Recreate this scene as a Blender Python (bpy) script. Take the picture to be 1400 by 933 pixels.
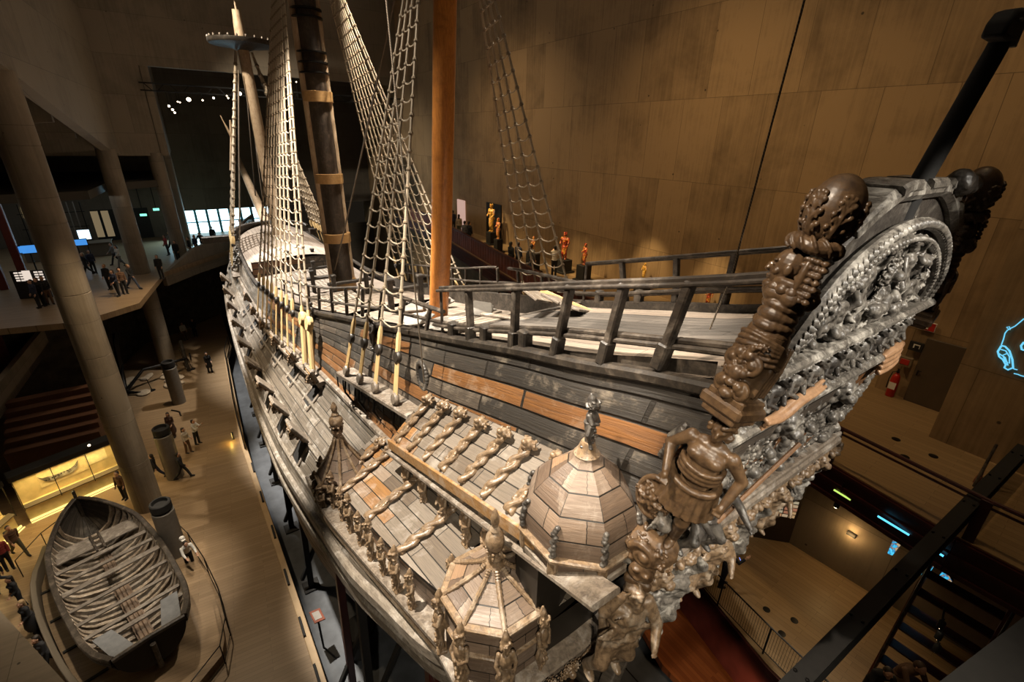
import bpy, bmesh, math, random
import numpy as np
from mathutils import Vector, Matrix, Euler
from mathutils.bvhtree import BVHTree
random.seed(7)
PI = math.pi
S = bpy.context.scene
COL = S.collection
for o in list(bpy.data.objects): bpy.data.objects.remove(o)

# ------------------------------------------------------------------ camera, world, lights, exposure
# ship frame: X to the bow, Y to port, Z up, hall floor at z = 0; metres
FOC = 648.0
R2 = np.array([[-0.573280, -0.332707, 0.748762], [-0.819135, 0.211040, -0.533365], [0.019433, -0.919113, -0.393515]])
CAMP = np.array([0.0, 6.6, 18.0])
cam = bpy.data.cameras.new('camera'); camo = bpy.data.objects.new('camera', cam); COL.objects.link(camo)
cam.sensor_width = 36; cam.lens = FOC/1400*36; cam.clip_start = .05; cam.clip_end = 300
camo.matrix_world = Matrix(((R2[0,0], -R2[0,1], -R2[0,2], CAMP[0]), (R2[1,0], -R2[1,1], -R2[1,2], CAMP[1]), (R2[2,0], -R2[2,1], -R2[2,2], CAMP[2]), (0,0,0,1)))
S.camera = camo
vs = S.view_settings; vs.view_transform = 'Standard'; vs.look = 'None'; vs.gamma = 1; vs.use_curve_mapping = False; vs.exposure = 0.0
W = bpy.data.worlds.new('world'); S.world = W; W.use_nodes = True
W.node_tree.nodes['Background'].inputs[0].default_value = (1.0, .78, .55, 1); W.node_tree.nodes['Background'].inputs[1].default_value = .010

def spot(loc, to, power, angle, color=(1,.86,.68), blend=.6, size=.25):
    l = bpy.data.lights.new('spotlight', 'SPOT'); l.energy = power; l.spot_size = math.radians(angle); l.spot_blend = blend; l.color = color; l.shadow_soft_size = size
    o = bpy.data.objects.new('spotlight', l); COL.objects.link(o); o.location = loc
    o.rotation_euler = (Vector(to)-Vector(loc)).to_track_quat('-Z', 'Y').to_euler(); return o
def arealight(loc, to, power, sx, sy, color=(1,.9,.75)):
    l = bpy.data.lights.new('area_light', 'AREA'); l.shape = 'RECTANGLE'; l.size = sx; l.size_y = sy; l.energy = power; l.color = color
    o = bpy.data.objects.new('area_light', l); COL.objects.link(o); o.location = loc
    o.rotation_euler = (Vector(to)-Vector(loc)).to_track_quat('-Z', 'Y').to_euler(); return o
WARM = (1, .80, .56); NEUT = (1, .92, .82); AMB = (1, .62, .25)
# ceiling spot rigs, mixed with spots added to brighten single parts
spot((37.5, 8.4, 33), (31, .6, 10), 128000, 31, (1,.95,.88), .35, .35)
spot((22.8, 8.8, 33), (17.5, 1.2, 12), 122000, 31, (1,.92,.80), .35, .3)
spot((8.5, 9.4, 32), (7.0, 1.6, 12.5), 66000, 28, (1,.90,.76), .35, .2)
spot((-3.2, 8.6, 21), (3.6, 3.0, 11.2), 5200, 40, (1,.88,.70), .6, .2)  # added low spot, brightens galleries and stern from port aft
spot((45.4, 6.8, 33), (42, .8, 10.5), 66000, 34, (1,.96,.90), .5)
spot((-8.4, .5, 24), (2.0, .1, 14.8), 14000, 22, (1,.92,.80), .35, .10)
spot((4.5, 9.6, 26), (2.4, 2.3, 15.2), 9500, 22, (1,.84,.66), .5, .12)  # added spot to brighten the carved herm from port
spot((7, -3, 27.5), (6, 0, 14.5), 8000, 42, (1,.88,.72))
spot((22, -4, 28), (22, 0, 12), 17000, 54, (1,.86,.68))
spot((36, -4, 27), (38, 0, 10), 19000, 44, (1,.90,.78))
spot((1.5, -2.4, 4.8), (7.0, -6.4, 0), 700, 80, (1,.70,.42), .8)  # added low spot to brighten the red floor
spot((2, -7.5, 9.2), (2.5, -6, 5.4), 110, 120, (1,.70,.38), .9)
spot((38.5, 6.0, 29.3), (42.3, 0, 22), 11000, 62, (1,.88,.70), .8)  # added spot to brighten the fore mast and its top
spot((15, 8.6, 33), (11.6, 1.8, 17), 20000, 20, (1,.92,.80))  # added spot to brighten the port mizzen shrouds
spot((50, 5.5, 29), (50.5, 0, 13.5), 12000, 22, (1,.94,.86))  # added spot to brighten the bowsprit
spot((17, -7, 30), (12, -1.8, 17), 15000, 30, (1,.88,.70))  # added spot for the starboard mizzen shrouds and the mast
# hall floor lamps
spot((24, 8.8, 17), (22, 8.2, 0), 3000, 90, (1,.76,.48), .8)
spot((37, 7.2, 15.5), (37, 8, 0), 2200, 84, (1,.76,.48), .8)
spot((17, 9.5, 16), (20, 11.5, .5), 4200, 34, (1,.88,.72), .6)
spot((27, 8.5, 16), (21, 11.5, 1), 2600, 34, (1,.88,.72), .6)
# wash on the long concrete wall, brightest low down
spot((14, -4, 27), (12, -12.8, 11.0), 2700, 95, (1,.66,.30), 1)
spot((3, -3, 27), (6, -12, 11.5), 1300, 95, (1,.66,.30), 1)
spot((28, -4, 27), (28, -13, 11.0), 2600, 95, (1,.72,.40), 1)
# added dim fill light under the roof and over the lobby
arealight((22, 2, 33.6), (22, 2, 0), 1100, 50, 22, (1,.80,.58))
arealight((50, 15, 13.7), (50, 15, 8), 150, 14, 12, (.85,.92,.95))
arealight((33, 18, 15.0), (33, 14, 4), 110, 10, 6, (1,.80,.58))
# cool daylight that comes in through the far windows
arealight((57.5, 4.2, 9.6), (40, 8, 7), 700, 5.5, 2.8, (.45,.80,1))

# ------------------------------------------------------------------ helpers
def W2(u, v):
    return R2 @ np.array([(u-700)/FOC, (v-466.5)/FOC, 1.0])
def atZ(u, v, z): w = W2(u, v); return Vector(CAMP + w*((z-CAMP[2])/w[2]))
def atY(u, v, y): w = W2(u, v); return Vector(CAMP + w*((y-CAMP[1])/w[1]))
def atX(u, v, x): w = W2(u, v); return Vector(CAMP + w*((x-CAMP[0])/w[0]))

def ipl(keys):
    """smooth monotone interpolation of {x: value}"""
    xs = np.array(sorted(keys)); ys = np.array([keys[x] for x in xs], float)
    h = np.diff(xs); d = np.diff(ys)/h
    m = np.zeros(len(xs)); m[0] = d[0]; m[-1] = d[-1]
    for i in range(1, len(xs)-1):
        if d[i-1]*d[i] > 0:
            w1 = 2*h[i]+h[i-1]; w2 = h[i]+2*h[i-1]; m[i] = (w1+w2)/(w1/d[i-1]+w2/d[i])
    def f(x):
        x = min(max(x, xs[0]), xs[-1]); i = min(max(int(np.searchsorted(xs, x))-1, 0), len(xs)-2)
        t = (x-xs[i])/h[i]; t2 = t*t; t3 = t2*t
        return float((2*t3-3*t2+1)*ys[i]+(t3-2*t2+t)*h[i]*m[i]+(3*t2-2*t3)*ys[i+1]+(t3-t2)*h[i]*m[i+1])
    return f

class MB:
    def __init__(s): s.v = []; s.f = []; s.uv = []; s.mi = []; s.cur = 0
    def add(s, vs, fs, uvs=None):
        b = len(s.v); s.v.extend([tuple(p) for p in vs])
        for k, f in enumerate(fs):
            s.f.append(tuple(b+i for i in f)); s.mi.append(s.cur)
            s.uv.append(uvs[k] if uvs else None)
    def box(s, c, sz, rot=None, bev=0.0):
        c = Vector(c); hx, hy, hz = sz[0]/2, sz[1]/2, sz[2]/2
        M = rot if isinstance(rot, Matrix) else (Euler(rot).to_matrix() if rot else Matrix.Identity(3))
        b = min(bev, hx*.45, hy*.45, hz*.45)
        if b <= 0:
            P = [c+M@Vector((x*hx, y*hy, z*hz)) for x in (-1,1) for y in (-1,1) for z in (-1,1)]
            s.add(P, [(0,1,3,2),(4,6,7,5),(0,4,5,1),(2,3,7,6),(0,2,6,4),(1,5,7,3)]); return
        P = []; idx = {}
        for x in (-1,1):
            for y in (-1,1):
                for z in (-1,1):
                    for a in range(3):
                        p = [x*(hx-b), y*(hy-b), z*(hz-b)]; p[a] = (x*hx, y*hy, z*hz)[a]
                        idx[x,y,z,a] = len(P); P.append(c+M@Vector(p))
        F = []
        for a in range(3):
            o1, o2 = (a+1)%3, (a+2)%3
            for sg in (-1,1):
                q = []
                for (u, w) in ((-1,-1),(1,-1),(1,1),(-1,1)):
                    k = [0,0,0]; k[a] = sg; k[o1] = u; k[o2] = w; q.append(idx[k[0],k[1],k[2],a])
                F.append(tuple(q if sg > 0 else q[::-1]))
            for u in (-1,1):
                for w in (-1,1):
                    k0 = [0,0,0]; k1 = [0,0,0]; k0[o1] = k1[o1] = u; k0[o2] = k1[o2] = w; k0[a] = -1; k1[a] = 1
                    q = (idx[(*k0,o1)], idx[(*k1,o1)], idx[(*k1,o2)], idx[(*k0,o2)])
                    F.append(q if u*w > 0 else q[::-1])
        for x in (-1,1):
            for y in (-1,1):
                for z in (-1,1):
                    q = (idx[x,y,z,0], idx[x,y,z,1], idx[x,y,z,2]); F.append(q if x*y*z > 0 else q[::-1])
        s.add(P, F)
    def tube(s, pts, r, n=8, cap=True, flat=1.0, up=None):
        pts = [Vector(p) for p in pts]; m = len(pts)
        rs = list(r) if hasattr(r, '__len__') else [r]*m
        T = []
        for i in range(m):
            t = pts[min(i+1, m-1)]-pts[max(i-1, 0)]; T.append(t.normalized() if t.length > 1e-9 else Vector((0,0,1)))
        ref = Vector(up) if up else (Vector((0,0,1)) if abs(T[0].z) < .9 else Vector((1,0,0)))
        nx = ref.cross(T[0]).normalized(); P = []
        for i in range(m):
            nx = (nx-T[i]*nx.dot(T[i])).normalized(); ny = T[i].cross(nx)
            for k in range(n):
                a = 2*PI*k/n; P.append(pts[i]+nx*(math.cos(a)*rs[i])+ny*(math.sin(a)*rs[i]*flat))
        F = []; U = []; L = 0
        for i in range(m-1):
            d = (pts[i+1]-pts[i]).length; per = max(2*PI*rs[i], .01)
            for k in range(n):
                k2 = (k+1) % n; F.append((i*n+k, i*n+k2, (i+1)*n+k2, (i+1)*n+k))
                U.append(((L, k/n*per), (L, (k+1)/n*per), (L+d, (k+1)/n*per), (L+d, k/n*per)))
            L += d
        if cap:
            F.append(tuple(range(n))[::-1]); U.append(None); F.append(tuple((m-1)*n+k for k in range(n))); U.append(None)
        s.add(P, F, U)
    def lathe(s, prof, c=(0,0,0), n=16, M=None, ang=0.0, flute=None):
        c = Vector(c); P = []; m = len(prof)
        for (r, z) in prof:
            for k in range(n):
                a = 2*PI*k/n+ang; p = Vector((r*math.cos(a), r*math.sin(a), z)); P.append(c+(M@p if M else p))
        F = []; U = []; L = 0
        for i in range(m-1):
            d = math.hypot(prof[i+1][0]-prof[i][0], prof[i+1][1]-prof[i][1])
            for k in range(n):
                k2 = (k+1) % n; F.append((i*n+k, i*n+k2, (i+1)*n+k2, (i+1)*n+k))
                U.append(((k/n*6, L), ((k+1)/n*6, L), ((k+1)/n*6, L+d), (k/n*6, L+d)))
            L += d
        F.append(tuple(range(n))[::-1]); U.append(None); F.append(tuple((m-1)*n+k for k in range(n))); U.append(None)
        s.add(P, F, U)
    def grid(s, rows, uvs=None, flip=False, closed=False):
        """rows: list of equal-length point lists; uvs the same shape"""
        m, n = len(rows), len(rows[0]); P = [p for r in rows for p in r]; F = []; U = []
        for i in range(m-1):
            for k in range(n if closed else n-1):
                k2 = (k+1) % n; q = (i*n+k, i*n+k2, (i+1)*n+k2, (i+1)*n+k)
                uu = tuple(uvs[a][b] for a, b in ((i,k),(i,k2),(i+1,k2),(i+1,k))) if uvs else None
                F.append(q[::-1] if flip else q); U.append(uu[::-1] if (flip and uu) else uu)
        s.add(P, F, U)
    def prism(s, poly, off, flip=False):
        """closed outline extruded by the vector off"""
        off = Vector(off); P = [Vector(p) for p in poly]; n = len(P)
        F = [tuple(range(n))[::-1], tuple(range(n, 2*n))]+[(k, (k+1) % n, n+(k+1) % n, n+k) for k in range(n)]
        s.add(P+[p+off for p in P], F)
    def ell(s, c, r, rot=None, nu=12, nv=8):
        c = Vector(c); M = rot if isinstance(rot, Matrix) else (Euler(rot).to_matrix() if rot else Matrix.Identity(3))
        if not hasattr(r, '__len__'): r = (r, r, r)
        P = [c+M@Vector((0,0,r[2]))]
        for i in range(1, nv):
            t = PI*i/nv
            for k in range(nu):
                a = 2*PI*k/nu; P.append(c+M@Vector((r[0]*math.sin(t)*math.cos(a), r[1]*math.sin(t)*math.sin(a), r[2]*math.cos(t))))
        P.append(c+M@Vector((0,0,-r[2]))); F = []; L = len(P)-1
        for k in range(nu): F.append((0, 1+k, 1+(k+1) % nu))
        for i in range(nv-2):
            for k in range(nu):
                a = 1+i*nu+k; b = 1+i*nu+(k+1) % nu; F.append((a, a+nu, b+nu, b))
        for k in range(nu): F.append((L, 1+(nv-2)*nu+(k+1) % nu, 1+(nv-2)*nu+k))
        s.add(P, F)
    def mesh(s, name, mats, smooth=True, sharp=38, recalc=False):
        me = bpy.data.meshes.new(name); me.from_pydata(s.v, [], s.f)
        if any(s.uv):
            ul = me.uv_layers.new(name='UVMap'); i = 0
            for f, u in zip(s.f, s.uv):
                for k in range(len(f)):
                    ul.data[i].uv = u[k] if u else (0, 0)
                    i += 1
        for m in (mats if isinstance(mats, (list, tuple)) else [mats]): me.materials.append(m)
        if any(s.mi): me.polygons.foreach_set('material_index', s.mi)
        if recalc:
            b = bmesh.new(); b.from_mesh(me); bmesh.ops.recalc_face_normals(b, faces=b.faces); b.to_mesh(me); b.free()
        if smooth:
            me.polygons.foreach_set('use_smooth', [True]*len(me.polygons)); me.set_sharp_from_angle(angle=math.radians(sharp))
        me.update(); return me
    def obj(s, name, mats, parent=None, **k):
        o = bpy.data.objects.new(name, s.mesh(name, mats, **k)); COL.objects.link(o)
        if parent: o.parent = parent
        return o
    def remesh(s, voxel, mats, name='carving', smooth_it=0, origin=None):
        """union of all the closed shapes as one continuous skin"""
        me = bpy.data.meshes.new('t'); me.from_pydata(s.v, [], s.f)
        b = bmesh.new(); b.from_mesh(me); bmesh.ops.recalc_face_normals(b, faces=b.faces); b.to_mesh(me); b.free()
        o = bpy.data.objects.new('t', me); COL.objects.link(o)
        md = o.modifiers.new('r', 'REMESH'); md.mode = 'VOXEL'; md.voxel_size = voxel; md.use_smooth_shade = True
        if smooth_it:
            sm = o.modifiers.new('s', 'SMOOTH'); sm.iterations = smooth_it; sm.factor = .5
        dg = bpy.context.evaluated_depsgraph_get()
        r = bpy.data.meshes.new_from_object(o.evaluated_get(dg)); r.name = name
        bpy.data.objects.remove(o); bpy.data.meshes.remove(me)
        r.materials.clear()
        for m in (mats if isinstance(mats, (list, tuple)) else [mats]): r.materials.append(m)
        return r
def link(me, name, parent=None, loc=None, rot=None, scale=None):
    o = bpy.data.objects.new(name, me); COL.objects.link(o)
    if parent: o.parent = parent
    if loc is not None: o.location = loc
    if rot is not None: o.rotation_euler = rot
    if scale is not None: o.scale = scale
    return o
def empty(name, label, cat, loc=(0,0,0), rz=0, group=None):
    o = bpy.data.objects.new(name, None); COL.objects.link(o); o.location = loc; o.rotation_euler = (0,0,rz); o.empty_display_size = .2
    return tag(o, label, cat, group)
def tag(o, label, cat, group=None):
    o['label'] = label; o['category'] = cat
    if group: o['group'] = group
    return o
def struct(o): o['kind'] = 'structure'; return o
def copy_tree(o, parent=None):
    c = o.copy(); COL.objects.link(c)
    if parent: c.parent = parent
    for ch in o.children: copy_tree(ch, c)
    return c
def frame(t, up=(0,0,1)):
    """matrix whose z column points along t"""
    t = Vector(t).normalized(); x = Vector(up).cross(t)
    if x.length < 1e-4: x = Vector((1,0,0)).cross(t)
    x.normalize(); y = t.cross(x); return Matrix((x, y, t)).transposed()

# ------------------------------------------------------------------ materials
class NT:
    def __init__(s, name, rough=.6, metal=0.0, spec=.5):
        s.m = bpy.data.materials.new(name); s.m.use_nodes = True; s.t = s.m.node_tree; s.p = s.t.nodes['Principled BSDF']
        s.p.inputs['Roughness'].default_value = rough; s.p.inputs['Metallic'].default_value = metal; s.p.inputs['Specular IOR Level'].default_value = spec
    def n(s, typ, **kw):
        nd = s.t.nodes.new(typ)
        for k, v in kw.items():
            if k.startswith('_'): setattr(nd, k[1:], v)
            else: nd.inputs[k.replace('_', ' ')].default_value = v
        return nd
    def l(s, a, b): s.t.links.new(a, b); return s
    def coord(s, kind='Object', scale=(1,1,1), rot=(0,0,0)):
        tc = s.n('ShaderNodeTexCoord'); mp = s.n('ShaderNodeMapping'); mp.inputs['Scale'].default_value = scale; mp.inputs['Rotation'].default_value = rot
        s.l(tc.outputs[kind], mp.inputs['Vector']); return mp.outputs['Vector']
    def noise(s, vec, scale, detail=4, rough=.55, dist=0):
        nd = s.n('ShaderNodeTexNoise', Scale=scale, Detail=detail, Roughness=rough, Distortion=dist); s.l(vec, nd.inputs['Vector']); return nd.outputs['Fac']
    def ramp(s, fac, stops, interp='LINEAR'):
        r = s.n('ShaderNodeValToRGB'); r.color_ramp.interpolation = interp; e = r.color_ramp.elements
        while len(e) < len(stops): e.new(.5)
        for k, (p, c) in enumerate(stops): e[k].position = p; e[k].color = (*c, 1) if len(c) == 3 else c
        s.l(fac, r.inputs['Fac']); return r.outputs['Color']
    def mix(s, fac, a, b, mode='MIX'):
        m = s.n('ShaderNodeMix', _data_type='RGBA', _blend_type=mode)
        for sock, val in ((m.inputs[0], fac), (m.inputs[6], a), (m.inputs[7], b)):
            if hasattr(val, 'links') or hasattr(val, 'is_linked'): s.l(val, sock)
            else: sock.default_value = (*val, 1) if hasattr(val, '__len__') and len(val) == 3 else val
        return m.outputs[2]
    def base(s, c):
        if hasattr(c, 'is_linked'): s.l(c, s.p.inputs['Base Color'])
        else: s.p.inputs['Base Color'].default_value = (*c, 1)
        return s
    def bump(s, h, strength=.4, dist=.02):
        b = s.n('ShaderNodeBump', Strength=strength, Distance=dist); s.l(h, b.inputs['Height']); s.l(b.outputs['Normal'], s.p.inputs['Normal']); return s
    def rough(s, c): s.l(c, s.p.inputs['Roughness']); return s
def g(v): return (v, v, v)
def plain(name, col, rough=.6, metal=0.0, var=.15, scale=8, bump=.15, spec=.5):
    n = NT(name, rough, metal, spec); v = n.coord()
    f = n.noise(v, scale, 5); a = tuple(c*(1-var) for c in col); b = tuple(min(1, c*(1+var)) for c in col)
    n.base(n.ramp(f, [(.3, a), (.7, b)]))
    if bump: n.bump(f, bump, .01)
    return n.m
def emis(name, col, power):
    n = NT(name); n.base((0,0,0)); n.p.inputs['Emission Color'].default_value = (*col, 1); n.p.inputs['Emission Strength'].default_value = power; return n.m
def planks(name, row, width, stops, worn=(.5,.45,.38), worn_amt=.35, seam=.012, rough=.55, bump=.5, squash=1.0, spec=.5, grain=(1.2, 26), lowg=.45):
    """planks along u; row = plank width in v, width = plank length"""
    n = NT(name, rough, 0, spec); v = n.coord('UV')
    br = n.n('ShaderNodeTexBrick', Scale=1.0, Mortar_Size=seam, Mortar_Smooth=.3, Bias=0.0, Brick_Width=width, Row_Height=row, Color1=(0,0,0,1), Color2=(1,1,1,1), Mortar=(0,0,0,1))
    br.offset = .37; br.offset_frequency = 2; n.l(v, br.inputs['Vector'])
    wn = n.n('ShaderNodeMapping'); wn.inputs['Scale'].default_value = (grain[0], grain[1], 1); n.l(v, wn.inputs['Vector'])
    gr = n.noise(wn.outputs['Vector'], 1.0, 8, .65, .4)
    pa = n.noise(v, 1.3, 8, .7, .3)
    c = n.ramp(br.outputs['Color'], stops)
    c = n.mix(n.ramp(gr, [(.30, g(.0)), (.72, g(.85))]), c, tuple(min(1, x*1.0) for x in worn), 'MIX') if False else n.mix(n.ramp(gr, [(.35, g(.55)), (.70, g(1.35))]), g(0), c, 'MIX') if False else c
    gm = n.ramp(gr, [(.30, g(lowg)), (.72, g(1.0))]); c = n.mix(1.0, c, gm, 'MULTIPLY')
    c = n.mix(n.ramp(pa, [(.54, g(0)), (.74, g(worn_amt))]), c, worn)
    c = n.mix(br.outputs['Fac'], c, (.012, .009, .006))
    n.base(c); n.rough(n.ramp(gr, [(.3, g(min(1, rough+.2))), (.7, g(max(.05, rough-.15)))]))
    h = n.n('ShaderNodeMath', _operation='SUBTRACT'); n.l(gr, h.inputs[0]); n.l(br.outputs['Fac'], h.inputs[1]); n.bump(h.outputs[0], bump, .018)
    return n.m
def wood(name, a, b, worn=None, worn_amt=.4, rough=.45, scale=(6,6,1.2), bump=.4, nz=4, spec=.5):
    n = NT(name, rough, 0, spec); v = n.coord('Object', scale); f = n.noise(v, nz, 8, .65, .6); c = n.ramp(f, [(.3, a), (.7, b)])
    if worn:
        p = n.noise(n.coord('Object'), 3.1, 8, .7, .5); c = n.mix(n.ramp(p, [(.5, g(0)), (.68, g(worn_amt))]), c, worn)
    n.base(c); n.rough(n.ramp(f, [(.3, g(min(1, rough+.15))), (.7, g(max(.05, rough-.12)))])); n.bump(f, bump, .012); return n.m

M = {}
M['side'] = planks('old_side_planks', .40, 3.4, [(0, (.026,.022,.018)), (.35, (.056,.046,.036)), (.54, (.090,.070,.052)), (.58, (.11,.082,.058)), (.61, (.17,.072,.022)), (1, (.24,.105,.034))], (.42,.34,.25), .5, .035, .5, .9)
M['hull'] = planks('worn_hull_planks', .33, 5.5, [(0, (.105,.085,.062)), (.5, (.19,.155,.118)), (1, (.30,.25,.195))], (.52,.48,.43), .75, .022, .42, 1.0, grain=(.7,34), lowg=.22)
M['deck'] = planks('pale_deck_planks', .26, 4.0, [(0, (.24,.185,.14)), (1, (.33,.265,.205))], (.40,.34,.27), .3, .008, .8, .3)
M['deckgrey'] = planks('grey_deck_planks', .24, 3.4, [(0, (.075,.064,.054)), (1, (.15,.128,.108))], (.26,.225,.19), .4, .010, .6, .5)
M['roof'] = planks('gallery_roof_planks', .29, 1.35, [(0, (.115,.085,.060)), (.45, (.19,.155,.12)), (.86, (.25,.21,.17)), (.90, (.24,.12,.045)), (1, (.30,.15,.05))], (.46,.42,.37), .6, .012, .5, .5, lowg=.62)
M['cupola'] = planks('cupola_boards', .30, 1.0, [(0, (.095,.062,.042)), (.5, (.17,.118,.082)), (.85, (.22,.165,.125)), (1, (.25,.125,.045))], (.40,.34,.28), .5, .012, .42, .4, lowg=.62)
M['blackwood'] = wood('blackened_oak', (.010,.008,.006), (.040,.031,.023), (.17,.135,.10), .4, .45, (3,3,3))
M['railwood'] = wood('dark_rail_oak', (.014,.010,.007), (.050,.038,.028), (.22,.18,.14), .45, .45, (2,4,4))
M['greywood'] = wood('worn_grey_oak', (.07,.052,.038), (.23,.185,.14), (.42,.38,.33), .7, .5, (3,3,3))
M['carved'] = wood('carved_brown_oak', (.040,.022,.011), (.125,.075,.038), (.16,.10,.055), .4, .36, (3,3,3), .3)
M['carvedgold'] = wood('carved_worn_oak', (.060,.036,.020), (.25,.17,.10), (.46,.38,.29), .65, .34, (4,4,4), .5)
M['carvedgrey'] = wood('carved_grey_oak', (.022,.019,.016), (.20,.178,.15), (.60,.56,.49), .85, .34, (4,4,4), .6)
M['carveddark'] = wood('carved_black_oak', (.018,.015,.013), (.075,.065,.055), (.22,.20,.17), .5, .36, (4,4,4), .6)
M['carvedfresh'] = wood('carved_new_oak', (.22,.115,.055), (.42,.25,.14), None, 0, .4, (2,2,2), .2)
M['mizzen'] = wood('varnished_pine_mast', (.36,.12,.022), (.60,.235,.052), (.20,.065,.015), .5, .35, (9,9,.5), .25)
M['mastpale'] = wood('bare_pine_mast', (.30,.20,.12), (.52,.40,.27), (.20,.10,.045), .5, .55, (6,6,.5), .3)
M['mastblack'] = wood('tarred_mast', (.018,.013,.010), (.065,.048,.036), (.16,.12,.09), .5, .4, (6,6,.7), .4)
M['band'] = plain('leather_band', (.42,.25,.10), .5, 0, .15, 12)
M['iron'] = plain('black_iron', (.014,.013,.012), .4, .6, .2, 10, .1)
M['black'] = plain('black_paint', (.010,.009,.008), .75, 0, .25, 10, .1)
def rope(name, a, b):
    n = NT(name, .85); v = n.coord('UV'); w = n.n('ShaderNodeTexWave', _bands_direction='DIAGONAL', Scale=16.0, Distortion=1.0); n.l(v, w.inputs['Vector'])
    n.base(n.ramp(w.outputs['Fac'], [(.1, a), (.7, b)])); n.bump(w.outputs['Fac'], .5, .01); return n.m
M['rope'] = rope('hemp_rope', (.22,.165,.105), (.44,.36,.26)); M['ropedark'] = rope('tarred_rope', (.06,.045,.03), (.16,.12,.08))
M['lanyard'] = rope('yellow_lanyard_rope', (.45,.29,.11), (.72,.52,.25))
M['canvas'] = plain('grey_canvas', (.22,.20,.175), .9, 0, .12, 5, .3)
def concrete(name, dark, light, row=3.35, width=1.9, board=9.0):
    n = NT(name, .75, 0, .35); v = n.coord('UV')
    br = n.n('ShaderNodeTexBrick', Scale=1.0, Mortar_Size=.012, Mortar_Smooth=.4, Brick_Width=width, Row_Height=row, Color1=(0,0,0,1), Color2=(1,1,1,1), Mortar=(.4,.4,.4,1)); br.offset = .43; n.l(v, br.inputs['Vector'])
    mp = n.n('ShaderNodeMapping'); mp.inputs['Scale'].default_value = (board, .28, 1); n.l(v, mp.inputs['Vector'])
    bo = n.noise(mp.outputs['Vector'], 1.0, 3, .6); st = n.noise(v, .45, 7, .65, .3)
    m1 = n.n('ShaderNodeTexNoise', Scale=9.0, Detail=6.0); n.l(v, m1.inputs['Vector'])
    a = n.n('ShaderNodeMath', _operation='MULTIPLY_ADD'); n.l(br.outputs['Color'], a.inputs[0]); a.inputs[1].default_value = .26; n.l(st, a.inputs[2])
    b = n.n('ShaderNodeMath', _operation='MULTIPLY_ADD'); n.l(bo, b.inputs[0]); b.inputs[1].default_value = .50; n.l(a.outputs[0], b.inputs[2])
    c = n.ramp(b.outputs[0], [(.42, dark), (.95, light)]); c = n.mix(n.ramp(br.outputs['Fac'], [(.2, g(0)), (1, g(.6))]), c, tuple(x*.5 for x in dark))
    vo = n.n('ShaderNodeTexVoronoi', Scale=.9, Randomness=.6); n.l(v, vo.inputs['Vector']); c = n.mix(n.ramp(vo.outputs['Distance'], [(.03, g(.8)), (.045, g(0))]), c, (.02,.015,.01))
    n.base(c); n.bump(b.outputs[0], .35, .02); return n.m
M['wall'] = concrete('board_marked_concrete', (.095,.060,.031), (.33,.222,.118))
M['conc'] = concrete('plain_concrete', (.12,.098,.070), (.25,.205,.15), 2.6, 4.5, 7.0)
M['concdark'] = concrete('shaded_concrete', (.06,.052,.042), (.13,.11,.085), 2.6, 4.0, 7.0)  # darker copy of the plain concrete, shade put into its colour
def floor_mat(name, a, b, row=.16, width=2.4, rot=0):
    n = NT(name, .42, 0, .4); v = n.coord('Object', (1,1,1), (0,0,rot))
    br = n.n('ShaderNodeTexBrick', Scale=1.0, Mortar_Size=.004, Brick_Width=width, Row_Height=row, Color1=(*a,1), Color2=(*b,1), Mortar=(a[0]*.6,a[1]*.6,a[2]*.6,1)); n.l(v, br.inputs['Vector'])
    st = n.n('ShaderNodeMapping'); st.inputs['Scale'].default_value = (1.2, 14, 1); n.l(v, st.inputs['Vector']); gr = n.noise(st.outputs['Vector'], 2.2, 6, .7)
    n.base(n.mix(n.ramp(gr, [(.56, g(0)), (.72, g(.55))]), br.outputs['Color'], tuple(x*.5 for x in a))); n.bump(gr, .1, .004); return n.m
M['floor'] = floor_mat('light_plank_floor', (.235,.158,.086), (.29,.20,.115), .16, 2.4, PI/2+.1)
M['floorg'] = floor_mat('gallery_plank_floor', (.25,.165,.082), (.31,.21,.11), .16, 2.4, -.035)
M['floorred'] = floor_mat('red_plank_floor', (.16,.045,.014), (.24,.075,.022), .14, 2.0, .05)
M['dock'] = plain('grey_dock_floor', (.062,.066,.072), .7, 0, .3, 1.6, .2)
M['kerb'] = plain('pale_kerb_wood', (.42,.29,.16), .5, 0, .12, 2)
M['stone'] = plain('pale_broken_stone', (.42,.34,.24), .9, 0, .2, 4, .4)
M['slate'] = plain('grey_boat_seat', (.13,.135,.14), .6, 0, .2, 5)
M['boatwood'] = planks('boat_planks', .22, 3.0, [(0, (.035,.030,.026)), (1, (.10,.085,.07))], (.3,.27,.23), .4, .012, .6, .6)
M['boatrib'] = wood('boat_rib_oak', (.16,.12,.085), (.46,.38,.29), (.62,.55,.46), .7, .6, (3,3,3), .5)
M['boatthwart'] = wood('boat_thwart_oak', (.07,.058,.047), (.22,.185,.15), (.40,.36,.31), .6, .55, (8,1,4), .4)
M['boatkeel'] = wood('boat_keelson', (.08,.052,.035), (.24,.165,.11), (.3,.25,.2), .4, .55, (1,8,4), .4)
M['redsteel'] = plain('dark_red_paint', (.050,.010,.007), .35, 0, .25, 3, .05)
M['redboard'] = plain('red_brown_boards', (.15,.04,.02), .5, 0, .3, 2, .1)
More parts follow.
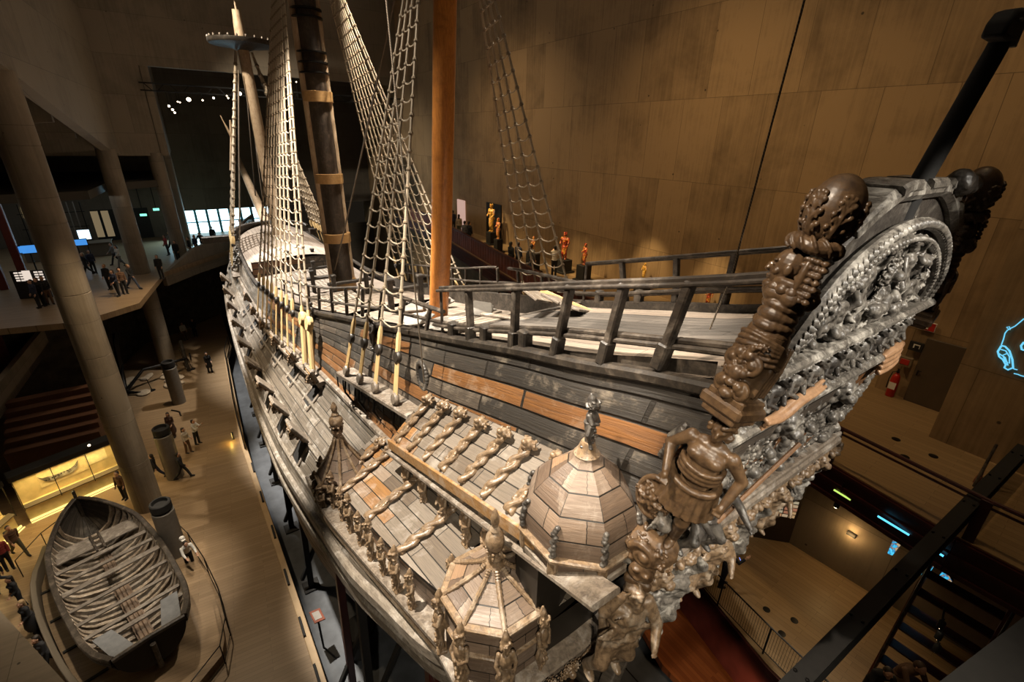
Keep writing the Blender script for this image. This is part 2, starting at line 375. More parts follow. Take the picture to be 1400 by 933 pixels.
# ------------------------------------------------------------------ the hall
def wall_y(x): return -12.25-.035*x
def quad_wall(name, p0, p1, z0, z1, mat, thick=.4, side=1, nu=1, uo=0, vo=.4):
    """vertical wall from p0 to p1 (xy); thickness goes to the left of p0->p1 times side"""
    p0 = Vector((*p0, 0)); p1 = Vector((*p1, 0)); d = (p1-p0); L = d.length; nrm = Vector((-d.y, d.x, 0)).normalized()*side*thick
    m = MB(); Z0 = Vector((0,0,z0)); Z1 = Vector((0,0,z1))
    A = [p0+Z0, p1+Z0, p1+Z1, p0+Z1]; B = [a+nrm for a in A]
    uv = [(uo, z0+vo), (uo+L, z0+vo), (uo+L, z1+vo), (uo, z1+vo)]
    m.add(A+B, [(0,1,2,3), (5,4,7,6), (4,0,3,7), (1,5,6,2), (3,2,6,7), (4,5,1,0)], [uv, [uv[1],uv[0],uv[3],uv[2]], [(0,0),(thick,0),(thick,z1-z0),(0,z1-z0)], [(0,0),(thick,0),(thick,z1-z0),(0,z1-z0)], [(0,0),(L,0),(L,thick),(0,thick)], [(0,0),(L,0),(L,thick),(0,thick)]])
    return struct(m.obj(name, M[mat], smooth=False))
def slab(name, poly, z, thick, mat):
    m = MB(); P = [Vector((*p, z-thick)) for p in poly]
    area = sum(poly[i][0]*poly[(i+1) % len(poly)][1]-poly[(i+1) % len(poly)][0]*poly[i][1] for i in range(len(poly)))
    if area < 0: P = P[::-1]
    m.prism(P, (0,0,thick)); return struct(m.obj(name, M[mat], smooth=False))

slab('floor', [(-8,5.55),(13.5,5.62),(21.2,5.72),(30,5.85),(44.4,5.2),(47,4.6),(57,4.4),(57,30),(-8,30)], 0, .3, 'floor')
slab('floor_dock', [(-10,-14),(62,-16),(62,6),(-10,6)], -1.5, .3, 'dock')
quad_wall('wall_dock_edge', (-8,5.55), (30,5.85), -1.5, -.3, 'concdark', .15, 1)
quad_wall('wall_starboard', (64, wall_y(64)), (2.3, wall_y(2.3)), -1.5, 34, 'wall', .5, 1)
# concrete blocks by the service door and the neon drawing
m = MB(); m.prism([Vector((x, y, 10.8)) for x, y in ((-9,-8.55),(2.28,-8.92),(2.28,-10.86),(4.28,-10.92),(4.28,-12.6),(-9,-12.6))], (0,0,23.2))
b = struct(m.obj('wall_neon_block', M['wall'], smooth=False))
def box_uv(o, vo=.4):
    me = o.data; ul = me.uv_layers.get('UVMap') or me.uv_layers.new(name='UVMap')
    for p in me.polygons:
        nn = p.normal
        for li in p.loop_indices:
            c = me.vertices[me.loops[li].vertex_index].co
            ul.data[li].uv = (c.x+c.y*.0, c.y) if abs(nn.z) > .7 else ((c.x, c.z+vo) if abs(nn.y) > abs(nn.x) else (c.y, c.z+vo))
box_uv(b)
# upper gallery floor on the starboard side with its red fascia
GAL = [(-9,-4.75),(.68,-5.0),(3.26,-5.45),(8,-6.1),(18,-7.7),(27.9,-9.45),(38.2,-11.3),(48,-12.2),(48,-14.2),(2.3,-12.7),(-9,-12.7)]
slab('floor_gallery', GAL, 10.8, .28, 'floorg')
m = MB()
for i in range(7):
    a = Vector((*GAL[i], 0)); c = Vector((*GAL[i+1], 0)); d = (c-a).normalized(); nr = Vector((d.y, -d.x, 0))
    if nr.y > 0: nr = -nr
    P = [a+Vector((0,0,9.9)), c+Vector((0,0,9.9)), c+Vector((0,0,10.78)), a+Vector((0,0,10.78))]
    m.prism([p-nr*.04 for p in P], nr*.22)
    for zz in (9.97, 10.35, 10.70): m.prism([a-nr*.09+Vector((0,0,zz-.05)), c-nr*.09+Vector((0,0,zz-.05)), c-nr*.09+Vector((0,0,zz+.05)), a-nr*.09+Vector((0,0,zz+.05))], nr*.08)
struct(m.obj('trim_1', M['redsteel'], smooth=False, recalc=True))
# lower gallery with its dark wall
LOW = [(-9,-2.2),(2.63,-3.75),(5.39,-4.5),(9,-5.6),(20,-8.2),(30,-10.2),(30,-13.2),(-9,-13)]
slab('floor_lower_gallery', LOW, 5.4, .3, 'floorg')
quad_wall('wall_lower_gallery', (4.46,-8.42), (-9,-8.95), 5.4, 10.5, 'conc', .3, 1)
quad_wall('wall_lower_return', (30,-12.6), (4.46,-10.6), 5.4, 10.5, 'concdark', .3, 1)
m = MB()
for i in range(5):
    a = Vector((*LOW[i], 0)); c = Vector((*LOW[i+1], 0)); d = (c-a).normalized(); nr = Vector((d.y, -d.x, 0))
    if nr.y > 0: nr = -nr
    m.prism([a+Vector((0,0,3.6)), c+Vector((0,0,3.6)), c+Vector((0,0,5.38)), a+Vector((0,0,5.38))], nr*.25)
    m.prism([a-nr*.06+Vector((0,0,5.2)), c-nr*.06+Vector((0,0,5.2)), c-nr*.06+Vector((0,0,5.36)), a-nr*.06+Vector((0,0,5.36))], nr*.06)
struct(m.obj('trim_2', M['redsteel'], smooth=False, recalc=True))
slab('floor_red_walk', [(-9,-4.3),(3,-5.0),(6,-4.9),(14,-7.6),(30,-10.6),(30,-14),(-9,-14)], .0, .3, 'floorred')
# far (bow) end: portal wall, dark room behind it and its windows
XE = 49.0
quad_wall('wall_bow_port', (XE, 30), (XE, 6.25), 16.2, 34, 'conc', .5, -1)
quad_wall('wall_bow_header', (XE, 6.25), (XE, -14.2), 22.4, 34, 'conc', .5, -1)
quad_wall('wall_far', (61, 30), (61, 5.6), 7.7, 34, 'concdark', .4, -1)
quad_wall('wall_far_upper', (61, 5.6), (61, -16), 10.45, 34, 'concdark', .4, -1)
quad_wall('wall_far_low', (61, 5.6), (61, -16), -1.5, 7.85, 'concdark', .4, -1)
m = MB(); m.prism([(48.6, 6.2, 16.2), (61, 5.7, 16.2), (61, 5.2, 16.2), (48.6, 5.7, 16.2)], (0,0,18)); o = struct(m.obj('wall_far_return', M['conc'], smooth=False)); box_uv(o)
E_SKY = emis('daylight_outside', (.62,.90,1.0), 3.2); M['glowframe'] = plain('window_frame_glow_tint', (.10,.42,.55), .4, .3, .1)  # frame colour carries the blue glow of the daylight
for k in range(8):
    y1 = 5.55-k*1.06; wn = bpy.data.objects.new('window_%d' % (k+1), None); COL.objects.link(wn); wn.location = (61, y1-.53, 9.15); struct(wn)
    m = MB()
    for yy in (-.48, .48): m.box((0, yy, 0), (.34, .12, 2.64))
    for zz in (-1.28, .0, 1.28): m.box((0, 0, zz), (.30, .98, .09))
    m.obj('window_frame', M['glowframe'], wn, smooth=False)
    m = MB(); m.box((.16, 0, .64), (.02, .86, 1.2)); m.box((.16, 0, -.64), (.02, .86, 1.2)); m.obj('pane', E_SKY, wn, smooth=False)
# lobby floor (port, forward), parapet, quay wall
LOB = [(35.2,30),(35.2,15.45),(34.4,12.1),(36.6,9.4),(44.4,7.95),(49.8,3.4),(52,1.0),(61,-2),(61,30)]
slab('floor_lobby', LOB, 8, .35, 'floor')
m = MB()
QUAY = [(40.5,21),(44.2,13.6),(51.8,11.0),(53.3,8.4),(57,4.6),(60.9,3.2)]
for i in range(5):
    a = Vector((*QUAY[i], 0)); c = Vector((*QUAY[i+1], 0)); d = (c-a).normalized(); nr = Vector((d.y, -d.x, 0))
    m.prism([a+Vector((0,0,-1.5)), c+Vector((0,0,-1.5)), c+Vector((0,0,7.66)), a+Vector((0,0,7.66))], nr*-.4)
M['quay'] = plain('rough_quay_stone', (.055,.046,.034), .9, 0, .5, 1.6, .9)
o = struct(m.obj('wall_quay', M['quay'], smooth=False, recalc=True))
m = MB()
for a, c, h0, h1 in (((44.4,7.95),(47.5,5.6),.35,1.5),((47.5,5.6),(49.9,3.3),1.5,1.9),((49.9,3.3),(55,.4),1.9,1.2)):
    a = Vector((*a, 6.9)); c = Vector((*c, 6.9)); d = (c-a).normalized(); nr = Vector((-d.y, d.x, 0))*.3
    m.prism([a, c, c+Vector((0,0,h1+.6)), a+Vector((0,0,h0+.6))], nr)
o = struct(m.obj('wall_lobby_parapet', M['conc'], smooth=False, recalc=True)); box_uv(o)
# dark doorway, lit lift frames and ceiling of the lobby
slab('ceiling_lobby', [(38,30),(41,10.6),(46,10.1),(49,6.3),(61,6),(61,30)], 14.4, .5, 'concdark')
m = MB(); m.box((60.6, 10.6, 9.5), (.1, 4.4, 2.9)); struct(m.obj('door_2', M['black'], smooth=False))
# inclined upper wall that the columns carry, with cross beams and ceiling
m = MB(); P = [(48.6,8.75,16.3),(45,9.0,16.6),(26.5,10.2,19.8),(8,11.4,23.0),(8,11.4,34),(48.6,8.75,34)]
m.prism([Vector(p) for p in P], (0,.55,0)); o = struct(m.obj('wall_port_upper', M['conc'], smooth=False, recalc=True)); box_uv(o)
m = MB()
for x, z in ((44.8,16.7),(40,17.5),(35.5,18.3),(31,19.1),(26.5,19.9),(21,20.8)):
    m.prism([Vector((x-.3,9.9+(45-x)*.065,z)), Vector((x+.3,9.9+(45-x)*.065,z)), Vector((x+.2,9.9+(45-x)*.065,z+1.5)), Vector((x-.2,9.9+(45-x)*.065,z+1.5))], (0,14,-1.2))
o = struct(m.obj('ceiling_beams', M['conc'], smooth=False, recalc=True)); box_uv(o)
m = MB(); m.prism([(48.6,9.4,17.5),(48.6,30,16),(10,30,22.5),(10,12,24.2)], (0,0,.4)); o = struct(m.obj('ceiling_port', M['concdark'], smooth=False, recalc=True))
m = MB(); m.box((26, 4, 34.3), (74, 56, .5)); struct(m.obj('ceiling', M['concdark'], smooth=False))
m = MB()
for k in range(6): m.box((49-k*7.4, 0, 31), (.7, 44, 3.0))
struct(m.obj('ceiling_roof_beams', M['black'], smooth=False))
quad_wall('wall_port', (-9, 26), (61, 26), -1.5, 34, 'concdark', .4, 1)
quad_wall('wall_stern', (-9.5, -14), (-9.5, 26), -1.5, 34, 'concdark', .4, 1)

# concrete columns
def column(x, y, z0, z1, r, label):
    m = MB(); prof = [(r, z0)]
    z = z0
    while z+2.9 < z1:
        z += 2.9; prof += [(r, z-.02), (r-.015, z-.012), (r-.015, z+.012), (r, z+.02)]
    prof.append((r, z1)); m.lathe([(a, b-z0) for a, b in prof], n=40)
    o = m.obj('concrete_column', M['conc'], sharp=60); o.location = (x, y, z0); return tag(o, label, 'column', 'round concrete columns')
column(26.5, 10.72, 0, 19.9, .61, 'thick round concrete column rising just beside the old rowing boat')
column(45.0, 9.36, 0, 16.8, .58, 'round concrete column standing next to the dark anchor display')
column(48.9, 6.62, 8, 16.4, .50, 'round concrete column at the corner of the bright lobby floor')
column(54.6, 5.9, 8, 16.4, .42, 'slim concrete column closest to the blue daylight windows')
column(29.8, 17.2, 4.3, 16, .45, 'pale round column half hidden behind the thick boat-side column')
# short round lamp posts of sheet metal on the hall floor
M['post'] = plain('grey_painted_steel', (.155,.135,.11), .5, .2, .1, 6)
E_WARM = emis('warm_lamp_glow', (1,.72,.36), 6)
def lamp_post(x, y, label, rz=0):
    t = empty('lamp_post', label, 'lamp post', (x, y, 0), rz, 'short round lamp posts')
    m = MB(); m.lathe([(.42,0),(.42,2.78),(.40,2.80)], n=28); m.obj('post', M['post'], t)
    m = MB(); m.lathe([(.32,2.80),(.32,2.9),(.40,2.92),(.40,3.24),(.36,3.28),(.30,3.28),(.28,3.12)], n=28); m.obj('lamp_head', M['black'], t)
    return t
lamp_post(21.7, 9.62, 'short round lamp post beside the boat, its head throwing light on the floor')
lamp_post(28.5, 9.5, 'short round lamp post with people in dark clothes on both sides')
lamp_post(37.9, 8.95, 'short round lamp post in front of the anchor display, bent strip at its foot')
o = MB(); o.tube([(36.9,9.45,.03),(36.35,9.0,.03),(35.7,8.95,.03)], .05, 6); tag(o.obj('bent_metal_strip', M['iron']), 'bent dark metal strip lying on the floor at the foot of a lamp post', 'strip')

# service door, fire cabinet, signs on the starboard block
m = MB(); m.box((2.98, -10.80, 11.83), (.94, .08, 2.06), bev=.01); d1 = struct(m.obj('door_1', plain('brown_steel_door', (.075,.052,.032), .5, 0, .1, 3), smooth=False))
m = MB(); m.box((3.36, -10.74, 11.75), (.03, .05, .14), bev=.008); m.tube([(3.36,-10.74,11.85),(3.36,-10.68,11.85),(3.26,-10.68,11.85)], .012); m.obj('door_handle', M['iron'], d1)
M['red'] = plain('fire_red', (.42,.018,.010), .35, 0, .08); M['white'] = plain('white_print', (.75,.72,.66), .6, 0, .04)
t = empty('fire_extinguisher', 'red fire extinguisher standing against the wall beside the brown door', 'fire extinguisher', (3.78, -10.66, 10.8))
m = MB(); m.lathe([(.10,0),(.115,.03),(.115,.62),(.09,.72),(.05,.76),(.05,.80)], n=20); m.obj('cylinder', M['red'], t)
m = MB(); m.lathe([(.035,.80),(.035,.86)], n=10); m.box((0,.03,.90), (.03,.16,.025), bev=.005); m.box((0,.04,.94), (.03,.14,.02), (.35,0,0), bev=.005); m.obj('valve_handle', M['iron'], t)
m = MB(); m.tube([(.03,.0,.84),(.12,.03,.80),(.15,.03,.55),(.14,.03,.25)], [.014,.014,.014,.02]); m.obj('hose', M['black'], t)
m = MB(); m.prism([(-.09,.112,.28),(.09,.112,.28),(.09,.112,.50),(-.09,.112,.50)], (0,.006,0)); m.obj('instruction_label', M['white'], t)
t = empty('fire_hose_cabinet', 'clear fronted red box mounted above the fire extinguisher', 'cabinet', (3.72, -10.74, 12.0))
m = MB(); m.box((0,0,0), (.34,.14,.30), bev=.015); m.obj('case', plain('dull_clear_plastic', (.20,.15,.09), .2), t); m = MB(); m.box((0,.076,0), (.22,.02,.17), bev=.006); m.obj('front_panel', M['red'], t)
t = empty('exit_sign', 'small red and white exit route sign on the concrete by the brown door', 'sign', (3.55, -10.82, 13.18))
m = MB(); m.box((0,0,0), (.40,.03,.27), bev=.006); m.obj('plate', M['white'], t); m = MB(); m.box((0,.02,0), (.36,.012,.23)); m.obj('red_field', M['red'], t)
m = MB(); m.box((0,.03,0), (.07,.008,.15)); m.obj('white_mark', M['white'], t)
t = empty('keypad_box', 'small black wall box with a pale square beside the brown door', 'wall box', (3.62, -10.78, 12.52))
m = MB(); m.box((0,0,0), (.34,.09,.28), bev=.01); m.obj('case', M['black'], t); m = MB(); m.box((-.02,.05,.02), (.16,.012,.12)); m.obj('pale_field', M['white'], t)
m = MB(); m.box((-.03,.058,.0), (.11,.012,.10)); m.obj('dark_field', M['black'], t)
# neon line drawing thrown on the nearer concrete block
E_NEON = emis('neon_blue_line', (.16,.62,.92), 1.1)
t = empty('neon_drawing', 'glowing blue line drawing of a coastline on dark concrete', 'light drawing', (1.2, -8.88, 12.6))
random.seed(3)
m = MB()
def nl(uv, r=.012): m.tube([Vector(CAMP + W2(u, v)*((-8.86-.0327*0-CAMP[1])/W2(u, v)[1]))-Vector((1.2,-8.88,12.6)) for u, v in uv], r, 5)
nl([(1400,436),(1388,446),(1382,449),(1377,452),(1374,456),(1372,464),(1369,472)])
nl([(1369,473),(1374,474),(1380,480),(1384,492),(1385,503),(1378,506),(1373,503),(1375,499),(1371,492),(1366,488),(1364,481),(1369,473)], .02)
nl([(1368,478),(1375,480),(1380,488),(1380,497),(1374,494),(1371,486),(1376,484)], .014); nl([(1366,484),(1374,489),(1378,500)], .014)
nl([(1383,503),(1387,505),(1391,506)]); nl([(1386,511),(1391,512),(1396,514),(1400,515)]); nl([(1377,449),(1381,451),(1380,447),(1376,448)])
m.obj('coast_line', E_NEON, t)
m = MB(); nl([(1400,468),(1396,473),(1397,478),(1400,479)], .02); m.obj('islet_line', E_NEON, t)
# floor sockets on the gallery and lower gallery
for (u, v, z), w in (((1225,601,10.8),'closest to the concrete block'),((1276,624,10.8),'nearest the plinth corner'),((1237,625,10.8),'by the gallery rail'),((1048,834,5.4),'near the mesh railing'),((1086,849,5.4),'out on the open floor'),((1069,867,5.4),'behind the mesh panel')):
    p = atZ(u, v, z); m = MB(); m.lathe([(.10,0),(.10,.012),(.085,.016)], n=20); o = m.obj('floor_socket', M['iron']); o.location = p
    tag(o, 'round dark socket lid in the %s floor %s' % ('upper gallery' if z > 6 else 'lower gallery', w), 'floor socket', 'round floor sockets')

# upper gallery railing past the stern
def rail_run(name, pts, h, label, cat, mat, rad=.03, rails=(1.0,), group=None, post_r=.04, post_every=1, mesh_panel=False, square=False):
    base = Vector(pts[0]); t = empty(name, label, cat, base, 0, group); P = [Vector(p)-base for p in pts]
    for fr in rails:
        m = MB(); m.tube([p+Vector((0,0,h*fr)) for p in P], rad if fr == max(rails) else rad*.6, 8); m.obj('handrail' if fr == max(rails) else 'lower_rail', M[mat], t)
    for k, p in enumerate(P):
        if k % post_every: continue
        m = MB()
        if square: m.box(p+Vector((0,0,h/2)), (post_r*2, post_r*1.2, h), bev=.006)
        else: m.tube([p, p+Vector((0,0,h))], post_r, 8)
        m.obj('post', M[mat], t)
    if mesh_panel:
        m = MB()
        for a, c in zip(P, P[1:]):
            n = max(2, int((c-a).length/.07))
            for k in range(1, n): q = a.lerp(c, k/n); m.tube([q+Vector((0,0,.1)), q+Vector((0,0,h-.03))], .004, 4, False)
        m.obj('wire_mesh', M['iron'], t)
    return t
rail_run('gallery_railing', [(3.3,-5.42,10.8),(.55,-5.06,10.8),(-2,-5.0,10.8)], 1.0, 'dark railing along the edge of the upper gallery behind the stern', 'railing', 'redsteel', .045, (1.0, .86), post_r=.09, square=True)
rail_run('lower_railing', [(6.6,-4.75,5.4),(4.42,-4.22,5.4),(2.88,-3.94,5.4),(1.2,-3.7,5.4)], 1.0, 'dark wire mesh railing along the lower gallery edge', 'railing', 'iron', .022, (1.0, .1), post_r=.025, mesh_panel=True)
BAL = [(8,-6.25),(13,-7.0),(18,-7.85),(23,-8.7),(27.9,-9.58),(33,-10.5),(38.2,-11.4),(43,-11.9)]
for k, (a, c) in enumerate(zip(BAL, BAL[1:])):
    d = Vector((*c,0))-Vector((*a,0)); L = d.length
    t = empty('gallery_balustrade', ['dark red boarded balustrade panel abreast of the poop rail, closest to the stern','dark red boarded balustrade panel in front of the painted warrior figures','dark red boarded balustrade panel below the walking visitors','dark red boarded balustrade panel abreast of the mizzen shrouds','dark red boarded balustrade panel under the crowd of visitors by the pink doorway','dark red boarded balustrade panel just past the crowd of visitors','dark red boarded balustrade panel farthest forward along the gallery'][k], 'balustrade', ((a[0]+c[0])/2, (a[1]+c[1])/2, 10.8), math.atan2(d.y, d.x), 'gallery balustrade panels')
    m = MB(); m.box((0,0,.52), (L-.05,.09,1.0), bev=.01)
    for q in np.arange(-L/2+.3, L/2-.1, .42): m.box((q,.055,.52), (.05,.03,.92))
    m.obj('panel', M['redboard'], t); m = MB(); m.box((0,0,1.06), (L-.01,.20,.07), bev=.02); m.obj('top_rail', M['redsteel'], t)
# display board, screens, LED strips, wall lamp on the lower gallery
t = empty('exhibition_board', 'dark panel with white title and rows of small pictures below the stern', 'display board', (5.1,-7.85,5.4), math.atan2(-8.4+7.25, 4.46-5.71)+PI)
m = MB(); m.box((0,0,1.25), (1.75,.10,2.5), bev=.01); m.obj('panel', plain('near_black_panel', (.020,.012,.009), .5), t)
def text_mesh(body, size, mat, parent, loc, rot, name='lettering', ext=.002):
    cu = bpy.data.curves.new('f', 'FONT'); cu.body = body; cu.size = size; cu.extrude = ext; cu.align_x = 'LEFT'
    o = bpy.data.objects.new('f', cu); COL.objects.link(o); dg = bpy.context.evaluated_depsgraph_get()
    me = bpy.data.meshes.new_from_object(o.evaluated_get(dg)); bpy.data.objects.remove(o); me.materials.clear(); me.materials.append(mat)
    return link(me, name, parent, loc, rot)
E_PAPER = emis('self_glowing_print', (1,.80,.58), .42)  # lettering glows by itself, light on the print put into emission
yb = .056
text_mesh('MAKTEN', .105, E_PAPER, t, (.35,yb,2.22), (PI/2,0,PI)); text_mesh('POWER AND THE GLORY', .115, E_PAPER, t, (.70,yb,2.02), (PI/2,0,PI)); text_mesh('and the Glory', .06, E_PAPER, t, (-.15,yb,1.86), (PI/2,0,PI))
pic = [emis('picture_%d' % k, c, .40) for k, c in enumerate(((1,.62,.30),(.95,.50,.25),(1,.72,.45),(.75,.32,.18),(.9,.75,.5)))]  # pictures glow too, standing in for light falling on them
for r in range(5):
    for k in range(8):
        m = MB(); m.box((.74-k*.205+random.uniform(-.01,.01), yb, 1.72-r*.145), (.17,.012,.095+.02*random.random())); o = m.obj('picture', random.choice(pic), t, smooth=False)
o = MB(); o.box((0,0,0), (.25,.14,.10), bev=.01); o = o.obj('wall_lamp', M['black']); o.location = (2.93,-8.40,7.05); tag(o, 'small black wall lamp with a halo on the lower gallery wall', 'wall lamp')
l = bpy.data.lights.new('lamp_glow', 'POINT'); l.energy = 9; l.color = AMB; l.shadow_soft_size = .05; lo = bpy.data.objects.new('lamp_glow', l); COL.objects.link(lo); lo.location = (2.93,-8.28,7.16)
l = l.copy(); lo = bpy.data.objects.new('lamp_glow', l); COL.objects.link(lo); lo.location = (2.93,-8.28,6.94)
E_CY = emis('cyan_screen_light', (.12,.62,.95), 1.5); E_GR = emis('green_strip_light', (.55,.80,.15), 1.2)
def px_strip(name, a, c, y, mat, label, cat, r=.022):
    p, q = atY(*a, y), atY(*c, y); m = MB(); m.tube([p-p, q-p], r, 6); o = m.obj(name, mat); o.location = p; return tag(o, label, cat)
px_strip('led_strip', (1140,670), (1163,684), -5.30, E_GR, 'thin yellow green light strip under the gallery edge', 'light strip')
px_strip('led_strip', (1200,706), (1243,732), -5.0, E_CY, 'long thin cyan light strip under the gallery edge beside the steel girder', 'light strip')
px_strip('led_strip', (1266,746), (1290,761), -4.85, E_CY, 'short thin cyan light strip on the far side of the steel girder', 'light strip')
def screen_mat():
    n = NT('screen_picture'); v = n.coord('Object'); f = n.noise(v, 3.0, 5, .7, 1.5)
    c = n.ramp(f, [(.30, (.01,.015,.02)), (.42, (.55,.40,.22)), (.47, (.10,.02,.02)), (.50, (.02,.25,.55)), (.56, (.05,.55,.85)), (.75, (.30,.78,1))])
    n.base((0,0,0)); n.l(c, n.p.inputs['Emission Color']); n.p.inputs['Emission Strength'].default_value = 1.1; return n.m
E_SCR = screen_mat()
for pts, lab in (([(1221,739),(1232,745),(1220,760),(1213,757)], 'small glowing blue screen peeping out left of the steel girder'), ([(1257,758),(1279,772),(1266,790),(1240,774)], 'bright blue picture screen on the lower gallery, largest of the three'), ([(1291,778),(1301,796),(1295,805),(1278,796)], 'notched blue picture screen beside the red staircase')):
    P = [atY(u, v, -7.6) for u, v in pts]; c = sum(P, Vector())/4; t = empty('video_screen', lab, 'screen', c, 0, 'blue picture screens')
    m = MB(); Q = [(p-c) for p in P]; m.prism([q*1.12+Vector((0,-.05,0)) for q in Q], (0,-.06,0)); m.obj('casing', M['black'], t, recalc=True, smooth=False)
    m = MB(); m.box((0,-.45,0), (.08,.80,.08)); m.obj('wall_bracket', M['black'], t, smooth=False)
    m = MB(); m.prism(Q, (0,-.03,0)); m.obj('display', E_SCR, t, recalc=True, smooth=False)
# spotlights on black brackets
E_SPOT = emis('spot_lens', (1,.80,.55), 9)
def little_spot(p, label, aim=(0,.4,-1), lens=.05, arm=None):
    t = empty('spotlight_fixture', label, 'spotlight', p, 0, 'small black spotlights'); F = frame(aim); m = MB()
    m.lathe([(.05,-.16),(.065,-.14),(.065,.02),(.055,.02)], M=F, n=14); m.tube([F@Vector((0,0,-.08)), F@Vector((0,0,-.08))+Vector((0,0,.16))], .012); m.obj('housing', M['black'], t)
    if arm: m = MB(); m.tube([Vector((0,0,.1)), Vector(arm)], .02); m.obj('bracket_arm', M['black'], t)
    m = MB(); m.ell(F@Vector((0,0,.02)), (lens,lens,.02), F); m.obj('lens', E_SPOT, t); return t
little_spot(atY(1143,693,-5.35), 'lit spotlight hanging under the gallery edge by the green strip', lens=.045, arm=(0,.05,.75))
for (u, v), w in (((1285,858),'topmost of the three'),((1282,873),'between the other two'),((1279,890),'lowest of the three')): little_spot(atY(u, v, -5.2), 'lit spotlight on the red staircase side, '+w, lens=.03, arm=(.1,-.7,0))
# steel girder that bridges the dock aft of the stern
t = empty('steel_girder', 'long black steel girder crossing low behind the stern', 'girder', (1.1, 3.6, 11.5))
m = MB(); A = Vector((0,0,0)); B = Vector((-.50,-12.05,0)); d = (B-A).normalized(); F = frame(d)
for dz in (-.16,.16): m.box((A+B)/2+Vector((0,0,dz)), (.24, (B-A).length, .05), Matrix((Vector((-d.y,d.x,0)), d, Vector((0,0,1)))).transposed()@Matrix(((-1,0,0),(0,1,0),(0,0,1))))
m.box((A+B)/2, (.10, (B-A).length, .30), Matrix((Vector((-d.y,d.x,0)), d, Vector((0,0,1)))).transposed()); m.obj('beam', M['black'], t, smooth=False)
for k in range(8):
    for s_ in (-.07, .08):
        m = MB(); m.lathe([(.022,0),(.022,.03),(.012,.035)], n=8); o = m.obj('bolt', M['iron'], t); o.location = A.lerp(B, (k+.6)/8)+Vector((s_,0,.185))
# red staircase at the stern edge of the picture
t = empty('red_staircase', 'dark red steel staircase and landing beside the screens', 'staircase', (0,-6.3,7.0))
m = MB()
for x in (.95, -.5): m.prism([Vector((x,.6,-1.6)), Vector((x,1.0,-1.6)), Vector((x,-1.2,3.9)), Vector((x,-1.6,3.9))], (.08,0,0))
m.obj('stringer', M['redboard'], t, smooth=False, recalc=True)
for k in range(12):
    m = MB(); f = k/11; m.box((.25, .7-2.1*f, -1.4+5.1*f), (1.4,.30,.05), bev=.01); m.obj('tread', M['redsteel'], t)
m = MB(); m.tube([(.97,.8,-.6),(.97,-1.4,4.8)], .03); m.tube([(-.5,.8,-.6),(-.5,-1.4,4.8)], .03)
for k in range(5):
    f = k/4
    for x in (.97,-.5): m.tube([(x,.8-2.2*f,-1.6+5.4*f),(x,.8-2.2*f,-.6+5.4*f)], .022)
m.obj('handrail', M['railwood'], t)
# concrete parapet under the camera's own balcony, its dimness put into a black colour
m = MB(); a, c = atZ(1262,950,15.2), atZ(1420,828,15.2); e, f = Vector((c.x-.35,c.y-.1,15.2)), Vector((a.x-.35,a.y-.1,15.2)); m.prism([a, c, e, f], (0,0,-.35)); struct(m.obj('trim_balcony', M['black'], smooth=False, recalc=True))
# ------------------------------------------------------------------ the warship
SHIP = empty('warship', 'huge old oak sailing warship with carved stern galleries filling the hall', 'ship', (20, 0, -1.5))
_d = Vector((-20, 0, 1.5))
def part(mb, name, mat, parent=None, **k):
    """a part of the ship built in hall coordinates; mb is an MB or a ready mesh"""
    mats = [M[x] for x in mat] if isinstance(mat, (list, tuple)) else M[mat]
    o = mb.obj(name, mats, **k) if isinstance(mb, MB) else link(mb, name)
    o.parent = parent or SHIP
    if parent is None: o.location = Vector(o.location)+_d
    return o
capz = ipl({1.9:15.95, 3.6:15.4, 4.4:15.12, 6:14.7, 9:13.9, 11.1:13.4, 15.5:12.4, 18.2:11.8, 22:11.0, 27:10.25, 31.6:9.85, 38:9.85, 45:10.35, 50.6:11.0})
capb = ipl({1.9:2.2, 9:2.22, 11:2.35, 15.5:2.6, 18.2:2.85, 22:3.0, 27:3.2, 31.6:3.3, 38:3.1, 43:2.75, 46:2.25, 48.7:1.3, 50.6:.12})
midz = ipl({1.9:12.5, 6:11.5, 9.3:10.75, 13:10.35, 16.4:10.0, 22:9.45, 28:8.9, 38:8.5, 46:9.1, 50.6:9.9})
midb = ipl({1.9:2.85, 6:2.95, 9.3:3.12, 13:3.22, 16.4:3.3, 22:3.55, 28:3.7, 38:3.55, 43:3.15, 46:2.6, 48.7:1.5, 50.6:.13})
mz = ipl({1.9:10.2, 4.8:9.6, 6.6:9.25, 8.3:8.85, 12:7.8, 17:6.8, 22:6.2, 31:6.6, 38:6.8, 46:7.5, 50.6:8.5})
mb_ = ipl({1.9:3.6, 3.4:4.1, 4.8:4.4, 6.6:4.72, 8.3:4.98, 12:5.1, 17:5.25, 22:5.2, 31:5.0, 38:4.6, 43:3.9, 46:3.2, 48.7:1.8, 50.6:.14})
lb = ipl({1.9:.5, 5:1.4, 10:3.4, 17:4.7, 30:4.6, 40:3.4, 46:1.6, 50:.2, 50.6:.1})
kb = ipl({1.9:.2, 12:.5, 25:2.2, 38:1.0, 48:.2, 50.6:.1})
def Xa(z): return float(np.interp(z, [-1,4,6,9.3,10.8,12.3,12.75,13.05,15.4,16.4,17.9,19], [6.8,6.4,6.0,5.0,4.0,3.2,2.85,2.75,2.16,1.93,1.8,1.7]))
TS = [0, .27, .62, .80, .93, 1.0]
def sec(x):
    zk = -.9; zm = mz(x)
    b = [capb(x), midb(x), mb_(x), lb(x), kb(x), .12]; z = [capz(x), midz(x), zm, zk+(zm-zk)*.42, zk+.35, zk]
    return ipl(dict(zip(TS, b))), ipl(dict(zip(TS, z)))
